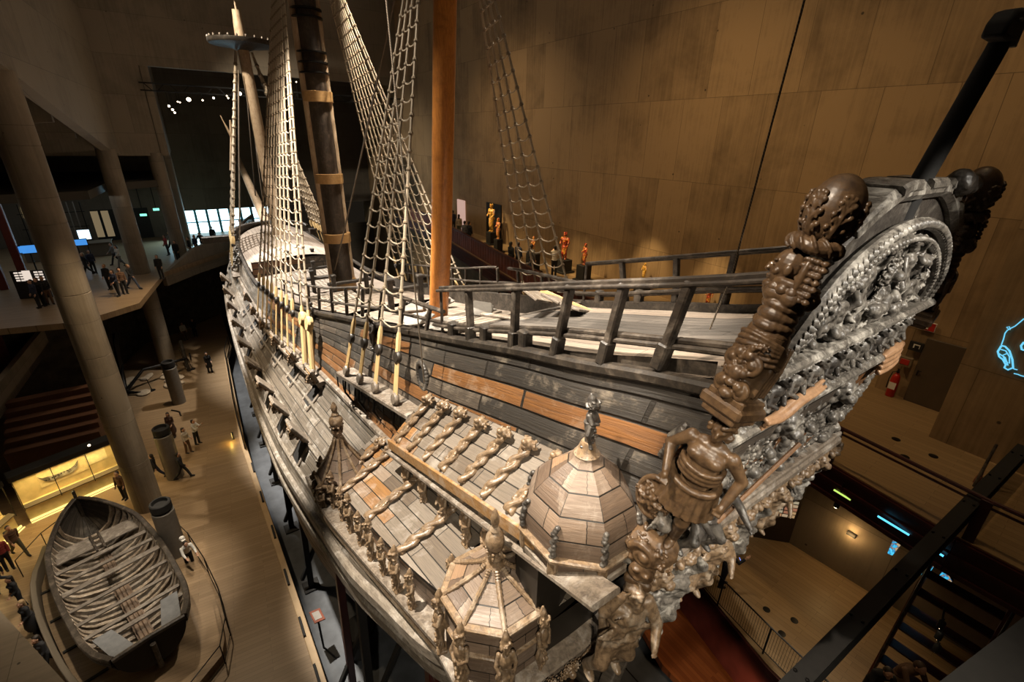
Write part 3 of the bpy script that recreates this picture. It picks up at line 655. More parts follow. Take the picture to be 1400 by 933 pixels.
XST = sorted(set([round(x, 3) for x in list(np.linspace(2.75, 6, 10))+list(np.linspace(6, 44, 78))+list(np.linspace(44, 50.5, 22))]))
SEC = {x: sec(x) for x in XST}
def hull_pt(x, t, off=0.0):
    fb, fz = SEC[x] if x in SEC else sec(x)
    b, z = fb(t), fz(t)
    k = max(0.0, 1-(x-2.75)/3.2); X = x+(Xa(z)-2.75)*k*k
    kk = max(0.0, (x-46)/4.5); X += kk*kk*(z-8)*.35
    return Vector((X, b+off, z))
def strakes(t0, t1, n, x0, x1, vrow, sg, vo=0, out=.022):
    m = MB(); xs = [x for x in XST if x0-1e-6 <= x <= x1+1e-6]
    for j in range(n):
        a = t0+(t1-t0)*j/n; c = t0+(t1-t0)*(j+1)/n; rows = []; uvs = []
        for q, f, of in ((0, 0, 0), (0, .12, out*.6), (0, .5, out*1.1), (0, .92, out*1.25), (0, 1, out*.4)):
            rows.append([Vector((p.x, p.y*sg, p.z)) for p in (hull_pt(x, a+(c-a)*f, of) for x in xs)]); uvs.append([(x, (vo+j+f)*vrow) for x in xs])
        m.grid(rows, uvs, flip=sg < 0)
    return m
for sg in (1, -1):
    part(strakes(0, .27, 10, 2.75, 27.2, .40, sg), 'upper_planking', 'side', sharp=25)
    part(strakes(0, .27, 9, 26.6, 50.5, .33, sg), 'forward_planking', 'hull', sharp=25)
    part(strakes(.27, .66, 13, 2.75, 50.5, .33, sg), 'lower_planking', 'hull', sharp=25)
    part(strakes(.66, 1.0, 6, 2.75, 50.5, .33, sg, 20), 'bottom_planking', 'hull', sharp=25)
def sweep(path, prof, up=(0,0,1), closed_ends=True):
    """prof (out, up) swept along path; out is horizontal and left of travel reversed"""
    m = MB(); n = len(path); rows = []
    for i, p in enumerate(path):
        t = (path[min(i+1, n-1)]-path[max(i-1, 0)]).normalized(); o = t.cross(Vector(up)).normalized(); u = o.cross(t)
        rows.append([p+o*a+u*b for a, b in prof])
    m.grid(rows, closed=True); k = len(prof)
    m.f += [tuple(range(k)), tuple((n-1)*k+j for j in range(k))[::-1]]; m.uv += [None, None]; m.mi += [0, 0]
    return m
def rect(w, h, c=.02): return [(-w/2+c,-h/2),(w/2-c,-h/2),(w/2,-h/2+c),(w/2,h/2-c),(w/2-c,h/2),(-w/2+c,h/2),(-w/2,h/2-c),(-w/2,-h/2+c)]
def side_line(fx, xs, sg): return [Vector((p[0], p[1]*sg, p[2])) for p in (fx(x) for x in xs)]
XX = [x for x in XST if x < 50.4]
for sg in (1, -1):
    part(sweep(side_line(lambda x: hull_pt(x, 0, .02)+Vector((0,0,-.05)), XX, sg), rect(.20,.17,.04)), 'cap_rail', 'blackwood', recalc=True)
    for t, w, h, mt in ((.27,.16,.22,'greywood'),(.38,.10,.24,'hullwale'),(.465,.10,.24,'hullwale'),(.545,.12,.26,'hullwale'),(.60,.20,.34,'hullwale'),(.655,.20,.34,'hullwale')):
        if 'hullwale' not in M: M['hullwale'] = wood('worn_wale_oak', (.085,.068,.050), (.25,.21,.165), (.42,.38,.33), .7, .48, (.7,5,5), .7)
        part(sweep(side_line(lambda x: hull_pt(x, t, .04), XX, sg), rect(w,h,.05)), 'wale', mt, recalc=True)
# closed stern below the galleries and the raked transom above
m = MB(); ts = np.linspace(.05, 1, 20); rows = []; uvs = []
for t in ts:
    p = hull_pt(2.75, t); rows.append([Vector((p.x-.12, p.y*s_, p.z)) for s_ in np.linspace(1, -1, 9)]); uvs.append([(p.y*s_, p.z) for s_ in np.linspace(1, -1, 9)])
m.grid(rows, uvs); part(m, 'stern_planking', 'side')
def tw(z): return float(np.interp(z, [12.6,13.2,15.4,16.4,17.2,17.9], [2.55,2.52,2.38,2.18,1.92,1.5]))
def ttop(y): return 17.58-.20*y*y
m = MB(); zs = np.linspace(12.6, 17.5, 22); ys = np.linspace(1, -1, 25)
def tpt(s_, f, dx=0):
    zt = 12.6+(17.5-12.6)*f; y = s_*tw(zt); z = 12.6+(min(17.5, ttop(y))-12.6)*f; return Vector((Xa(z)+dx, y, z))
fs = np.linspace(0, 1, 22)
m.grid([[tpt(s_, f) for s_ in ys] for f in fs], [[(s_*2.6, f*5) for s_ in ys] for f in fs], flip=True); m.grid([[tpt(s_, f, .22) for s_ in ys] for f in fs])
edge = [(1, f) for f in fs]+[(s_, 1) for s_ in ys[1:]]+[(-1, f) for f in fs[::-1][1:]]
m.grid([[tpt(a, f) for a, f in edge], [tpt(a, f, .22) for a, f in edge]])
part(m, 'transom', 'carveddark', recalc=True)
# coping and arch mouldings on the transom
cop = [tpt(s_, 1, .1)+Vector((0,0,.08)) for s_ in np.linspace(1.02, -1.02, 30)]
part(sweep(cop, rect(.42,.18,.06)), 'coping', 'carvedgrey', recalc=True)
for k in range(5):
    a = cop[2+k*6:7+k*6]; part(sweep([p+Vector((0,0,.06)) for p in a], rect(.46,.12,.03)), 'coping_board', 'carvedgrey', recalc=True)
for dy, r in ((.0,.07),(.17,.045)):
    pts = [Vector((Xa(z)-.10, y, z)) for y, z in ((s_*(tw(15.4)*1-.34-dy)*math.sin(a) if False else (2.0-dy)*math.cos(a), 15.95+(1.28-dy)*math.sin(a)) for s_, a in ((1, a) for a in np.linspace(0, PI, 32)))]
    m = MB(); m.tube(pts, r, 8)
    for i in range(0, len(pts)-1):
        for f in (0, .5): q = pts[i].lerp(pts[i+1], f); m.ell(q+Vector((-r*.6,0,0)), r*.8, nu=6, nv=5)
    part(m, 'arch_moulding', 'carvedgrey')
# ledge below the transom carvings: stepped plank round the stern
def ledge(z, dx, over, prof, name, mat):
    p = [Vector((Xa(z)+dx, y, z+.0)) for y in np.linspace(2.42+over, -2.42-over, 12)]
    return part(sweep(p, prof), name, mat, recalc=True)
ledge(13.20, -.10, .06, rect(.36,.10,.02), 'stern_ledge', 'greywood'); ledge(13.08, -.26, .04, rect(.16,.16,.04), 'ledge_moulding', 'mastledge' if 'mastledge' in M else 'railwood2' if 'railwood2' in M else 'greywood')
ledge(12.90, -.20, 0, rect(.30,.14,.05), 'ledge_moulding', 'carvedgrey'); ledge(15.93, -.13, -.24, rect(.22,.12,.04), 'relief_ledge', 'carvedgrey'); ledge(15.06, -.10, -.05, rect(.24,.12,.04), 'relief_ledge', 'carvedgrey')
p = [Vector((3.62-.05*(2.6-min(y,2.6)), y, 10.80+.2*(2.6-min(y,2.6)))) for y in np.linspace(4.0, -2.0, 12)]; part(sweep(p, rect(.8,.16,.03)), 'lower_stern_ledge', 'greywood', recalc=True)
m = MB(); m.box((3.75, .9, 11.8), (.5, 5.4, 2.0)); part(m, 'stern_gallery_wall', 'cupola', smooth=False)

# ---- decks
def deck(name, x0, x1, drop, camber, mat, inset=.10, grey=None):
    m = MB(); xs = np.linspace(x0, x1, max(4, int((x1-x0)/.8))); ys = np.linspace(-1, 1, 21); rows = []; uvs = []
    for x in xs:
        b = capb(x)-inset; rows.append([Vector((x, s_*b, capz(x)-drop+camber*(1-s_*s_))) for s_ in ys]); uvs.append([(x, s_*b) for s_ in ys])
    m.grid(rows, uvs, flip=True); o = part(m, name, mat)
    if grey:
        for p in o.data.polygons:
            if abs(p.center.y) < grey: p.material_index = 1
    return o
deck('poop_deck', 2.3, 9.0, .14, .14, ['deck','deckgrey'], grey=1.15)
deck('quarter_deck', 9.0, 18.0, .55, .16, 'deck')
deck('main_deck', 18.0, 33.5, .42, .18, 'deckpink' if 'deckpink' in M else 'deck')
deck('forecastle_deck', 33.5, 44.2, -.02, .75, 'deckfore' if 'deckfore' in M else 'deck', .12)
m = MB(); m.box((9.0, 0, 13.62), (.12, 4.2, .6), bev=.02); part(m, 'deck_break', 'railwood')
m = MB(); rows = [[Vector((33.5, s_*3.1, z)) for s_ in np.linspace(-1, 1, 9)] for z in (9.4, 10.45)]; m.grid(rows, [[(p.y, p.z) for p in r] for r in rows]); part(m, 'forecastle_bulkhead', 'side')
# curved beakhead rail at the bow
m_ = [Vector((44.6+.9*math.cos(a)-.9, 2.75*math.sin(a), 10.75+.45*math.cos(a))) for a in np.linspace(-PI/2, PI/2, 20)]
part(sweep(m_, rect(.30,.22,.05)), 'beakhead_rail', 'railwood', recalc=True)
m = MB(); rows = [[Vector((p.x, p.y, p.z-d)) for p in m_] for d in (0, .9)]; m.grid(rows, [[(p.y, p.z) for p in r] for r in rows]); part(m, 'beakhead_bulkhead', 'railwood')

# ---- rails and stanchions along both sides
def rl(y, dz=0): return Vector((0, y, dz))
topz = ipl({1.95:16.92, 2.1:16.87, 4.6:16.17, 8.95:14.99}); topy = ipl({1.95:2.0, 8.95:2.15})
midrz = ipl({2.2:16.08, 2.4:16.03, 4.55:15.46, 9.2:14.12, 12:13.62, 16:12.72, 20:11.92, 24.5:11.10}); midry = ipl({2.2:2.05, 9.2:2.12, 12:2.35, 16:2.62, 20:2.92, 24.5:3.1})
upz = ipl({8.8:14.45, 12.8:13.98, 17:13.0, 24.5:11.55}); upy = ipl({8.8:2.1, 12.8:2.32, 17:2.7, 24.5:3.08})
def rail(fz, fy, x0, x1, sg, prof, name='rail', mat='railwood', dy=0, dz=0):
    xs = np.linspace(x0, x1, max(6, int((x1-x0)*2))); part(sweep([Vector((x, (fy(x)+dy)*sg, fz(x)+dz)) for x in xs], prof), name, mat, recalc=True)
for sg in (1, -1):
    rail(topz, topy, 1.98, 8.95, sg, rect(.10,.075,.02), 'top_rail'); rail(topz, topy, 1.98, 8.95, sg, rect(.08,.06,.02), 'top_rail', 'railwood', .085, -.05)
    rail(midrz, midry, 2.25, 24.4, sg, rect(.10,.075,.02), 'middle_rail'); rail(midrz, midry, 2.25, 9.3, sg, rect(.09,.07,.02), 'middle_rail', 'railwood', .065, -.065)
    rail(upz, upy, 8.95, 12.8, sg, rect(.12,.09,.03), 'forward_rail'); rail(upz, upy, 13.6, 24.4, sg, rect(.10,.08,.03), 'forward_rail')
    post_x = ((7.55,7.75),(6.1,6.2),(5.0,4.9),(4.02,3.92),(3.14,3.0))
    for xb, xt in post_x:
        m = MB(); b = Vector((xb, capb(xb)*sg, capz(xb)-.04)); t = Vector((xt, (topy(xt)+.03)*sg, topz(xt)-.02)); F = frame(t-b, (0,1,0))
        m.box((b+t)/2, (.115,.14,(t-b).length), F, .02); part(m, 'rail_post', 'railwood')
        k = b.lerp(t, .22); m = MB(); m.box(b.lerp(t, .14)+Vector((0,.01*sg,0)), (.15,.19,(t-b).length*.30), F, .02); part(m, 'post_chock', 'blackwood')
    m = MB(); m.tube([Vector((8.95, 2.15*sg, z)) for z in (13.95, 14.99)], .035); part(m, 'end_post', 'railwood')
    for x in np.arange(9.6, 24.4, 1.35):
        m = MB(); b = Vector((x, capb(x)*sg, capz(x)+.05)); t = Vector((x-.05, midry(x)*sg, midrz(x))); 
        if upz(x) > midrz(x)+.1 and not 12.9 < x < 13.5: t = Vector((x-.06, upy(x)*sg, upz(x)))
        m.box((b+t)/2, (.085,.10,(t-b).length), frame(t-b, (0,1,0)), .02); part(m, 'stanchion', 'railwood')
    for xb in (8.4, 7.1, 5.85):
        m = MB(); b = Vector((xb, (capb(xb)-.05)*sg, capz(xb)+.0)); m.box(b+Vector((0,0,.16)), (.20,.20,.34), bev=.03); part(m, 'timberhead', 'blackwood')

# ---- masts
def mast(path, radii, name, mat, n=28):
    m = MB(); b = Vector(path[0]); m.tube([Vector(p)-b for p in path], radii, n); o = part(m, name, mat); o.location = b+_d; return o
mz_m = mast([(13.75,0,11.2),(13.1,0,15),(12.4,0,21),(11.9,0,25)], [.315,.31,.29,.27], 'mizzen_mast', 'mizzen')
MB0 = Vector((24.4,0,8.5))
mm = mast([(24.4,0,8.5),(24.65,0,14),(24.95,0,21),(25.2,0,27)], [.50,.48,.45,.42], 'main_mast', 'mastblack')
def axm(z): return Vector((24.4+.0432*(z-8.5), 0, z))-MB0
for sgn in (1, -1):
    m = MB(); m.tube([axm(z)+Vector((.1,.50*sgn,0)) for z in np.linspace(9.5, 26.5, 8)], [.16]*8, 10); m.obj('mast_fish', M['mastpale'], mm)
for z in (19.55, 16.05, 13.25, 10.9):
    m = MB(); c = axm(z); m.lathe([(.60,-.22),(.655,-.21),(.655,.21),(.60,.22)], c, 32); m.obj('leather_band', M['band'], mm)
for z in (21.3,20.9,20.5,22.6,22.9):
    m = MB(); c = axm(z); m.lathe([(.60,-.035),(.64,-.03),(.64,.03),(.60,.035)], c, 28); m.obj('iron_hoop', M['iron'], mm)
m = MB()
for k in range(5): m.lathe([(.70-.02*k,-.05),(.74-.02*k,0),(.70-.02*k,.05)], axm(9.9+k*.11), 28)
m.obj('rope_woolding', M['ropedark'], mm)
FB = Vector((41.0,0,10.2)); FTp = Vector((42.55,0,23.6))
fm = mast([FB,(41.75,0,16.5),FTp], [.42,.40,.36], 'fore_mast', 'mastpale')
m = MB(); q = FTp-FB; m.lathe([(.5,-.3),(.9,-.1),(2.05,.0),(2.12,.1),(2.12,.28),(2.02,.28),(2.0,.12),(.45,.10)], q, 36); ft = m.obj('fighting_top', M['blackwood'], fm)
for k in range(24):
    a = 2*PI*k/24; m = MB(); m.ell(q+Vector((2.06*math.cos(a), 2.06*math.sin(a), .34)), (.07,.07,.10), nu=8, nv=6); m.obj('rim_knob', M['greywood'], ft)
m = MB(); m.tube([q+Vector((0,0,.1)), q+Vector((.05,0,1.0)), q+Vector((.0,0,2.1))], [.36,.34,.27], 14); m.obj('masthead', M['mastpale'], fm)
m = MB(); m.box(q+Vector((.0,0,2.95)), (1.0,.95,.36), bev=.04); m.tube([q+Vector((0,0,2.1)), q+Vector((0,0,2.8))], .06); m.obj('mast_cap', M['mastpale'], fm)
bs = mast([(43.5,0,10.2),(46.65,0,11.2),(50.97,0,13.02),(58,0,16.2)], [.42,.40,.34,.22], 'bowsprit', 'mastpale')
es = mast([(2.05,0,16.2),(1.87,0,17.55),(1.62,0,18.84),(1.60,0,19.0)], [.10,.098,.085,.08], 'ensign_staff', 'black', 14)
o = MB(); c = Vector((1.60,0,19.0))-Vector((2.05,0,16.2))
prof = [(-.34,-.10),(-.30,.03),(-.18,.12),(0,.16),(.14,.13),(.19,.05),(.17,-.09),(.05,-.11)]
o.prism([c+Vector((-.085, -x*1.0, z)) for x, z in prof], (.17,0,0)); e2 = o.obj('staff_cap', M['black'], es, recalc=True); bv = e2.modifiers.new('b', 'BEVEL'); bv.width = .03; bv.segments = 2
m = MB(); m.box(c+Vector((0,-.20,-.03)), (.15,.03,.20), (.2,0,0), .01); m.obj('pale_end_plate', M['canvas'], es)
m = MB(); m.lathe([(.016,0),(.016,.02)], c+Vector((0,0,0)), 10, frame((-1,.3,0))); m.obj('rivet', M['canvas'], es).location = (-.09,.08,.05)

# ---- channels, deadeyes, shrouds, ratlines
def channel(x0, x1, y, zf, sg, name='channel', w=.55):
    xs = np.linspace(x0, x1, 14); P = [Vector((x, (y(x)-w/2)*sg, zf(x))) for x in xs]
    return part(sweep(P, rect(w,.15,.03)), name, 'greywood', recalc=True)
mcy = ipl({15.6:3.66, 22:4.0, 29:4.15}); mcz = ipl({15.6:9.95, 22:9.35, 29:8.9}); zcy = ipl({8.9:3.12, 11:3.3, 13.6:3.52}); zcz = ipl({8.9:12.02, 11:11.7, 13.6:11.3}); fcy = ipl({37:4.0, 41:3.75, 45:3.3}); fcz = ipl({37:8.6, 41:8.75, 45:9.0})
deadeye = MB(); deadeye.lathe([(.05,-.07),(.13,-.06),(.16,-.02),(.16,.02),(.13,.06),(.05,.07)], n=16); DE = deadeye.mesh('deadeye', M['blackwood'])
DEG = DE.copy(); DEG.materials.clear(); DEG.materials.append(M['greywood'])
def shroud_set(xs, cy, cz, top, sg, lan, r, nrat, rmat='rope', lanmat='lanyard', ratlines=True, z_first=.06, heart=()):
    tops = []; lows = []
    for i, x in enumerate(xs):
        foot = Vector((x, (cy(x)-.08)*sg, cz(x)+.12)); tp = Vector(top)+Vector((.02*(i-len(xs)/2), 0, 0))
        d = (tp-foot).normalized(); up = foot+d*lan; m = MB(); m.tube([up+(tp-up)*f for f in np.linspace(0, 1, 9)], r, 6)
        sh = part(m, 'shroud', rmat); tops.append(tp); lows.append(up)
        F = frame(d.cross(Vector((1,0,0))), d)
        for q, me in ((foot+d*.12, DEG), (up-d*.10, DE)):
            o = link(me, 'deadeye', sh); o.matrix_local = Matrix.Translation(q)@F.to_4x4()
        m = MB(); sd = Vector((1,0,0))
        for k in (-.085, -.03, .03, .085): m.tube([foot+d*.15+sd*k, up-d*.12+sd*k*.9], .022, 5)
        if i in heart: m.tube([foot+d*.2-sd*.02, up+d*.0-sd*.02], .10, 8)
        m.obj('lanyard', M[lanmat], sh)
        if i in heart:
            m = MB(); m.lathe([(.06,-.10),(.24,-.10),(.28,0),(.24,.10),(.06,.10)], up, 20, F); m.obj('tackle_block', M['lanyard'], sh)
        m = MB(); m.tube([up-d*.05, up+d*.35, up+d*.5], [r*1.7, r*1.9, r*1.2], 6); m.obj('seizing', M[lanmat], sh)
        m = MB(); m.tube([foot-d*.05, Vector((x+.1, (cy(x)-.02)*sg, cz(x)-.5)), Vector((x+.18, (cy(x)-.28)*sg, cz(x)-1.05))], .03, 5); m.obj('chain_plate', M['iron'], sh)
    if ratlines:
        m = MB()
        for k in range(nrat):
            if ratlines == 'each': m = MB()
            f = z_first+(1-z_first)*(k/nrat)**1.0*.98
            for i in range(len(xs)-1):
                a = lows[i].lerp(tops[i], f); c = lows[i+1].lerp(tops[i+1], f); L = (c-a).length
                m.tube([a, a.lerp(c, .25)-Vector((0,0,L*.10)), a.lerp(c, .5)-Vector((0,0,L*.14)), a.lerp(c, .75)-Vector((0,0,L*.10)), c], r*.55, 5)
                m.ell(a, r*1.7, nu=6, nv=4)
            m.ell(c, r*1.7, nu=6, nv=4)
            if ratlines == 'each': part(m, 'ratline', rmat)
        if ratlines != 'each': RAT.append(m)
RAT = []
for sg in (1, -1):
    channel(15.8, 28.5, mcy, mcz, sg); channel(9.0, 13.5, zcy, zcz, sg); channel(37.5, 44, fcy, fcz, sg)
    shroud_set([26.6,25.3,24.2,23.1,22.0,20.9,19.9,18.9,17.4,16.5], mcy, mcz, (25.1,.55*sg,26.5), sg, 1.9, .038, 34, heart=(8,9) if sg > 0 else (), ratlines='each' if sg > 0 else True)
    shroud_set([12.9,11.9,10.9,9.75], zcy, zcz, (12.3,.32*sg,24), sg, 1.25, .036, 26, ratlines='each')
    shroud_set([43.2,42.4,41.6,40.8,40.0,39.2], fcy, fcz, (42.4,.5*sg,23.2), sg, 1.9, .085, 20)
m = MB()
for q in RAT: m.add(q.v, q.f, q.uv)
part(m, 'ratlines', 'rope')['kind'] = 'stuff'
# chain hooks below the mizzen channel, furled pouch-like fenders
for k, x in enumerate(np.arange(9.3, 13.4, .45)):
    m = MB(); m.tube([Vector((x, zcy(x)+.02, zcz(x)-.05)), Vector((x+.02, zcy(x)+.03, zcz(x)-.3)), Vector((x+.08, zcy(x)+.0, zcz(x)-.42)), Vector((x+.12, zcy(x), zcz(x)-.3))], .02, 5); part(m, 'chain_hook', 'iron')
# stays and thin hoisting ropes of the ship
def line(pts, r, name, mat='ropedark', sag=0):
    P = [Vector(p) for p in pts]
    if sag and len(P) == 2: P = [P[0].lerp(P[1], f)-Vector((0,0,sag*4*f*(1-f))) for f in np.linspace(0, 1, 12)]
    m = MB(); m.tube(P, r, 6); return part(m, name, mat)
line([(24.6,.4,11.4),(13.0,.25,23.5)], .035, 'mizzen_stay', 'ropedark', .2)
line([(25.1,0,27),(41.2,0,11.2)], .05, 'main_stay', 'ropedark', .1)
line([(42.4,0,23.5),(49.6,0,12.7)], .05, 'fore_stay', 'ropedark'); line([(42.4,0,23),(46,0,12.2)], .045, 'fore_stay', 'ropedark')
line([(42.0,.6,22),(39.4,3.0,10.3)], .05, 'backstay', 'ropedark')
# cut forked branch-like crane arms at the fore shrouds
for k, (y, z) in enumerate(((1.8,17.6),(-1.5,17.4))):
    m = MB(); m.tube([(42.2,y*1.25,15.4),(42.2,y,z),(42.1,y*.95,z+1.2)], [.12,.12,.05], 8); m.tube([(42.2,y,z),(42.3,y*1.25,z+1.5)], [.09,.03], 8); part(m, 'forked_spar', 'mastpale')
# ------------------------------------------------------------------ carved work
def hull_y(x, z):
    fb, fz = sec(x); a, b = 0.0, .66
    for _ in range(30):
        c = (a+b)/2
        if fz(c) > z: a = c
        else: b = c
    return fb((a+b)/2)
class Fr:
    """local frame: x to the figure's side, y forward, z up"""
    def __init__(s, o, fwd, up): s.o = Vector(o); s.z = Vector(up).normalized(); f = Vector(fwd); s.y = (f-s.z*f.dot(s.z)).normalized(); s.x = s.y.cross(s.z); s.M = Matrix((s.x, s.y, s.z)).transposed()
    def p(s, x, y, z): return s.o+s.x*x+s.y*y+s.z*z
def head(m, f, c, s, hair=0):
    """face, ears and hair lumps; s = head height"""
    P = lambda x, y, z: f.p(c[0]+x*s, c[1]+y*s, c[2]+z*s)
    E_ = lambda x, y, z, a, b, d: m.ell(P(x, y, z), (a*s, b*s, d*s), f.M, 14, 10)
    E_(0,-.02,.08,.36,.42,.42); E_(0,.08,-.18,.27,.30,.33); E_(0,.26,-.42,.13,.12,.10); E_(0,.40,-.08,.07,.12,.13); E_(0,.46,-.14,.085,.08,.06)
    for q in (-1, 1):
        E_(.15*q,.33,.10,.13,.08,.05); E_(.20*q,.22,-.14,.10,.10,.10); E_(.37*q,-.02,-.05,.05,.10,.13); E_(.14*q,.34,-.0,.065,.05,.045)
    E_(0,.36,-.28,.13,.07,.03); E_(0,.35,-.335,.12,.07,.035)
    if hair:
        random.seed(hair)
        for k in range(46):
            a = random.uniform(0, 2*PI); z = random.uniform(-.35,.5); r = math.sqrt(max(0, .26-z*z*.55)); x, y = r*.9*math.sin(a), r*math.cos(a)-.04
            if y > .16 and z < .26: continue
            E_(x*1.0, y, z+.05, .11, .11, .10)
def limb(m, f, pts, rad, n=10): m.tube([f.p(*p) for p in pts], rad, n); [m.ell(f.p(*p), r, nu=10, nv=8) for p, r in zip(pts, rad)]
def figure(m, f, s, seed=1, chubby=1.0, arms=None, legs=None, drape=True, beard=False, helmet=False):
    """carved figure of height about 1*s standing at the frame's origin"""
    random.seed(seed); c = chubby
    P = lambda *q: tuple(v*s for v in q)
    for y, z, a, b, d in ((0,.50,.095,.075,.08),(.005,.58,.085,.068,.07),(.01,.66,.10,.078,.08),(.015,.74,.115,.078,.075),(0,.80,.10,.055,.035)): m.ell(f.p(*P(0,y,z)), (a*s*c,b*s*c,d*s), f.M)
    for q in (-1,1): m.ell(f.p(*P(.05*q,.065,.745)), (.05*s*c,.03*s*c,.035*s), f.M); m.ell(f.p(*P(.05*q,-.055,.49)), (.055*s*c,.05*s*c,.055*s), f.M)
    limb(m, f, [P(0,0,.80),P(0,.01,.87)], [.035*s*c,.033*s*c]); head(m, f, P(0,.015,.93), .135*s*(1+.25*(c-1)*2), seed)
    if beard:
        for k in range(9): m.ell(f.p(*P(random.uniform(-.04,.04), .05+.02*random.random(), .87-.012*k)), .022*s)
    if helmet: m.ell(f.p(*P(0,.0,.965)), (.068*s,.078*s,.06*s), f.M); m.tube([f.p(*P(0,.06,1.0)), f.p(*P(0,0,1.045)), f.p(*P(0,-.07,1.01))], .014*s, 6)
    arms = arms or (((.20,.04,.66),(.19,.12,.56)),((.21,-.02,.66),(.17,.08,.60)))
    legs = legs or (((.07,.04,.26),(.075,.0,.03)),((.075,.02,.26),(.085,-.03,.03)))
    for q, (el, ha) in zip((-1,1), arms):
        limb(m, f, [P(.115*q*c,0,.785),P(el[0]*q,el[1],el[2]),P(ha[0]*q,ha[1],ha[2])], [.042*s*c,.034*s*c,.024*s*c])
        h = Vector(P(ha[0]*q,ha[1],ha[2])); d = (h-Vector(P(el[0]*q,el[1],el[2]))).normalized(); m.ell(f.p(*(h+d*.03*s)), (.022*s,.03*s,.03*s), f.M)
        for k in range(4): m.tube([f.p(*(h+d*.04*s+Vector(((k-1.5)*.011*s,0,0)))), f.p(*(h+d*.075*s+Vector(((k-1.5)*.013*s,.01*s,0))))], .007*s, 6)
        m.tube([f.p(*(h+d*.02*s)), f.p(*(h+d*.05*s+Vector((-.028*s*q,.012*s,0))))], .008*s, 6)
    for q, (kn, an) in zip((-1,1), legs):
        limb(m, f, [P(.05*q,0,.46),P(kn[0]*q,kn[1],kn[2]),P(an[0]*q,an[1],an[2])], [.066*s*c,.046*s*c,.03*s*c])
        m.ell(f.p(*P(an[0]*q,an[1]+.045,an[2]-.01)), (.03*s*c,.065*s*c,.022*s*c), f.M)
    if drape:
        for k in range(9):
            a = random.uniform(-.1,.1); z = .50-.035*k; m.tube([f.p(*P(-.11,.03,z+a*.4)), f.p(*P(-.05,.09,z-.02)), f.p(*P(.04,.10,z+.0-a*.2)), f.p(*P(.115,.03,z-.03))], .017*s, 6)
def scroll(m, f, c, r, turns=1.6, w=.05, sgn=1, n=26):
    pts = []; rad = []
    for k in range(n):
        t = k/(n-1); a = t*turns*2*PI; q = r*(1-.82*t); pts.append(f.p(c[0]+sgn*q*math.cos(a), c[1]+.02*t, c[2]+q*math.sin(a))); rad.append(w*(1-.4*t))
    m.tube(pts, rad, 8); m.ell(pts[-1], w*1.3)
def leaf(m, f, c, L, ang, w=.05):
    d = Vector((math.cos(ang), 0, math.sin(ang))); e = Vector((-d.z, 0, d.x)); C = Vector(c)
    for k in range(5):
        t = k/4; q = C+d*L*t; m.ell(f.p(q.x, q.y+.04*math.sin(t*PI)*1.0, q.z), w*(1.1-.7*t), nu=8, nv=6)
        for s_ in (-1,1):
            q2 = q+e*s_*w*(1.5-.9*t)+d*.02; m.ell(f.p(q2.x, q2.y, q2.z), w*(.8-.45*t), nu=8, nv=6)
F0 = Fr((0,0,0), (0,1,0), (0,0,1))
M['polewood'] = wood('brown_pole', (.10,.05,.022), (.20,.105,.05), None, 0, .5)
# --- relief types, unit about 0.5 m, facing +y
def rel_putto(seed):
    m = MB(); r = random.Random(seed); figure(m, Fr((0,0,-.3), (0,1,0), (0,0,1)), .62, seed, 1.35, arms=(((.22,.05,.84),(.16,.12,.98)),((.23,.06,.66),(.26,.12,.52))), legs=(((.12,.10,.30),(.10,.02,.05)),((.16,.12,.33),(.20,.02,.16))), drape=True); return m.remesh(.014, M['carvedgrey'], 'carved_putto')
def rel_lion(seed):
    m = MB(); r = random.Random(seed); m.ell((0,.08,0), (.15,.13,.17)); m.ell((0,.2,-.06), (.08,.08,.07)); m.ell((0,.18,-.13), (.06,.05,.03))
    for q in (-1,1): m.ell((.07*q,.17,.06), (.05,.04,.03)); m.ell((.13*q,.08,.14), .045); m.ell((.05*q,.22,-.05), .045)
    for k in range(30): a = r.uniform(0,2*PI); q = r.uniform(.16,.27); m.ell((q*math.cos(a), r.uniform(0,.08), q*math.sin(a)), (.05,.05,.055))
    return m.remesh(.013, M['carvedgrey'], 'carved_lion_mask')
def rel_scroll(seed):
    m = MB(); r = random.Random(seed)
    scroll(m, F0, (-.12,.04,.05), .16, 1.7, .045, 1); scroll(m, F0, (.14,.05,-.05), .15, 1.5, .045, -1)
    for k in range(7): leaf(m, F0, (r.uniform(-.2,.2), .05, r.uniform(-.15,.15)), r.uniform(.12,.24), r.uniform(0,2*PI), .035)
    return m.remesh(.012, M['carvedgrey'], 'carved_scroll')
def rel_fruit(seed):
    m = MB(); r = random.Random(seed)
    for k in range(34): t = r.uniform(-1,1); m.ell((t*.27, .06+.06*r.random(), .10*t*t-.05+r.uniform(-.06,.06)), r.uniform(.035,.07), nu=10, nv=7)
    for k in range(5): leaf(m, F0, (r.uniform(-.2,.2), .03, r.uniform(-.1,.1)), .16, r.uniform(0,2*PI), .035)
    return m.remesh(.013, M['carvedgrey'], 'carved_garland')
def rel_shell(seed):
    m = MB(); r = random.Random(seed)
    for k in range(9): a = -.2+k*(PI+.4)/8; leaf(m, F0, (0,.04,-.12), .27, a, .04)
    m.ell((0,.12,-.1), (.08,.08,.07)); return m.remesh(.013, M['carvedgrey'], 'carved_shell')
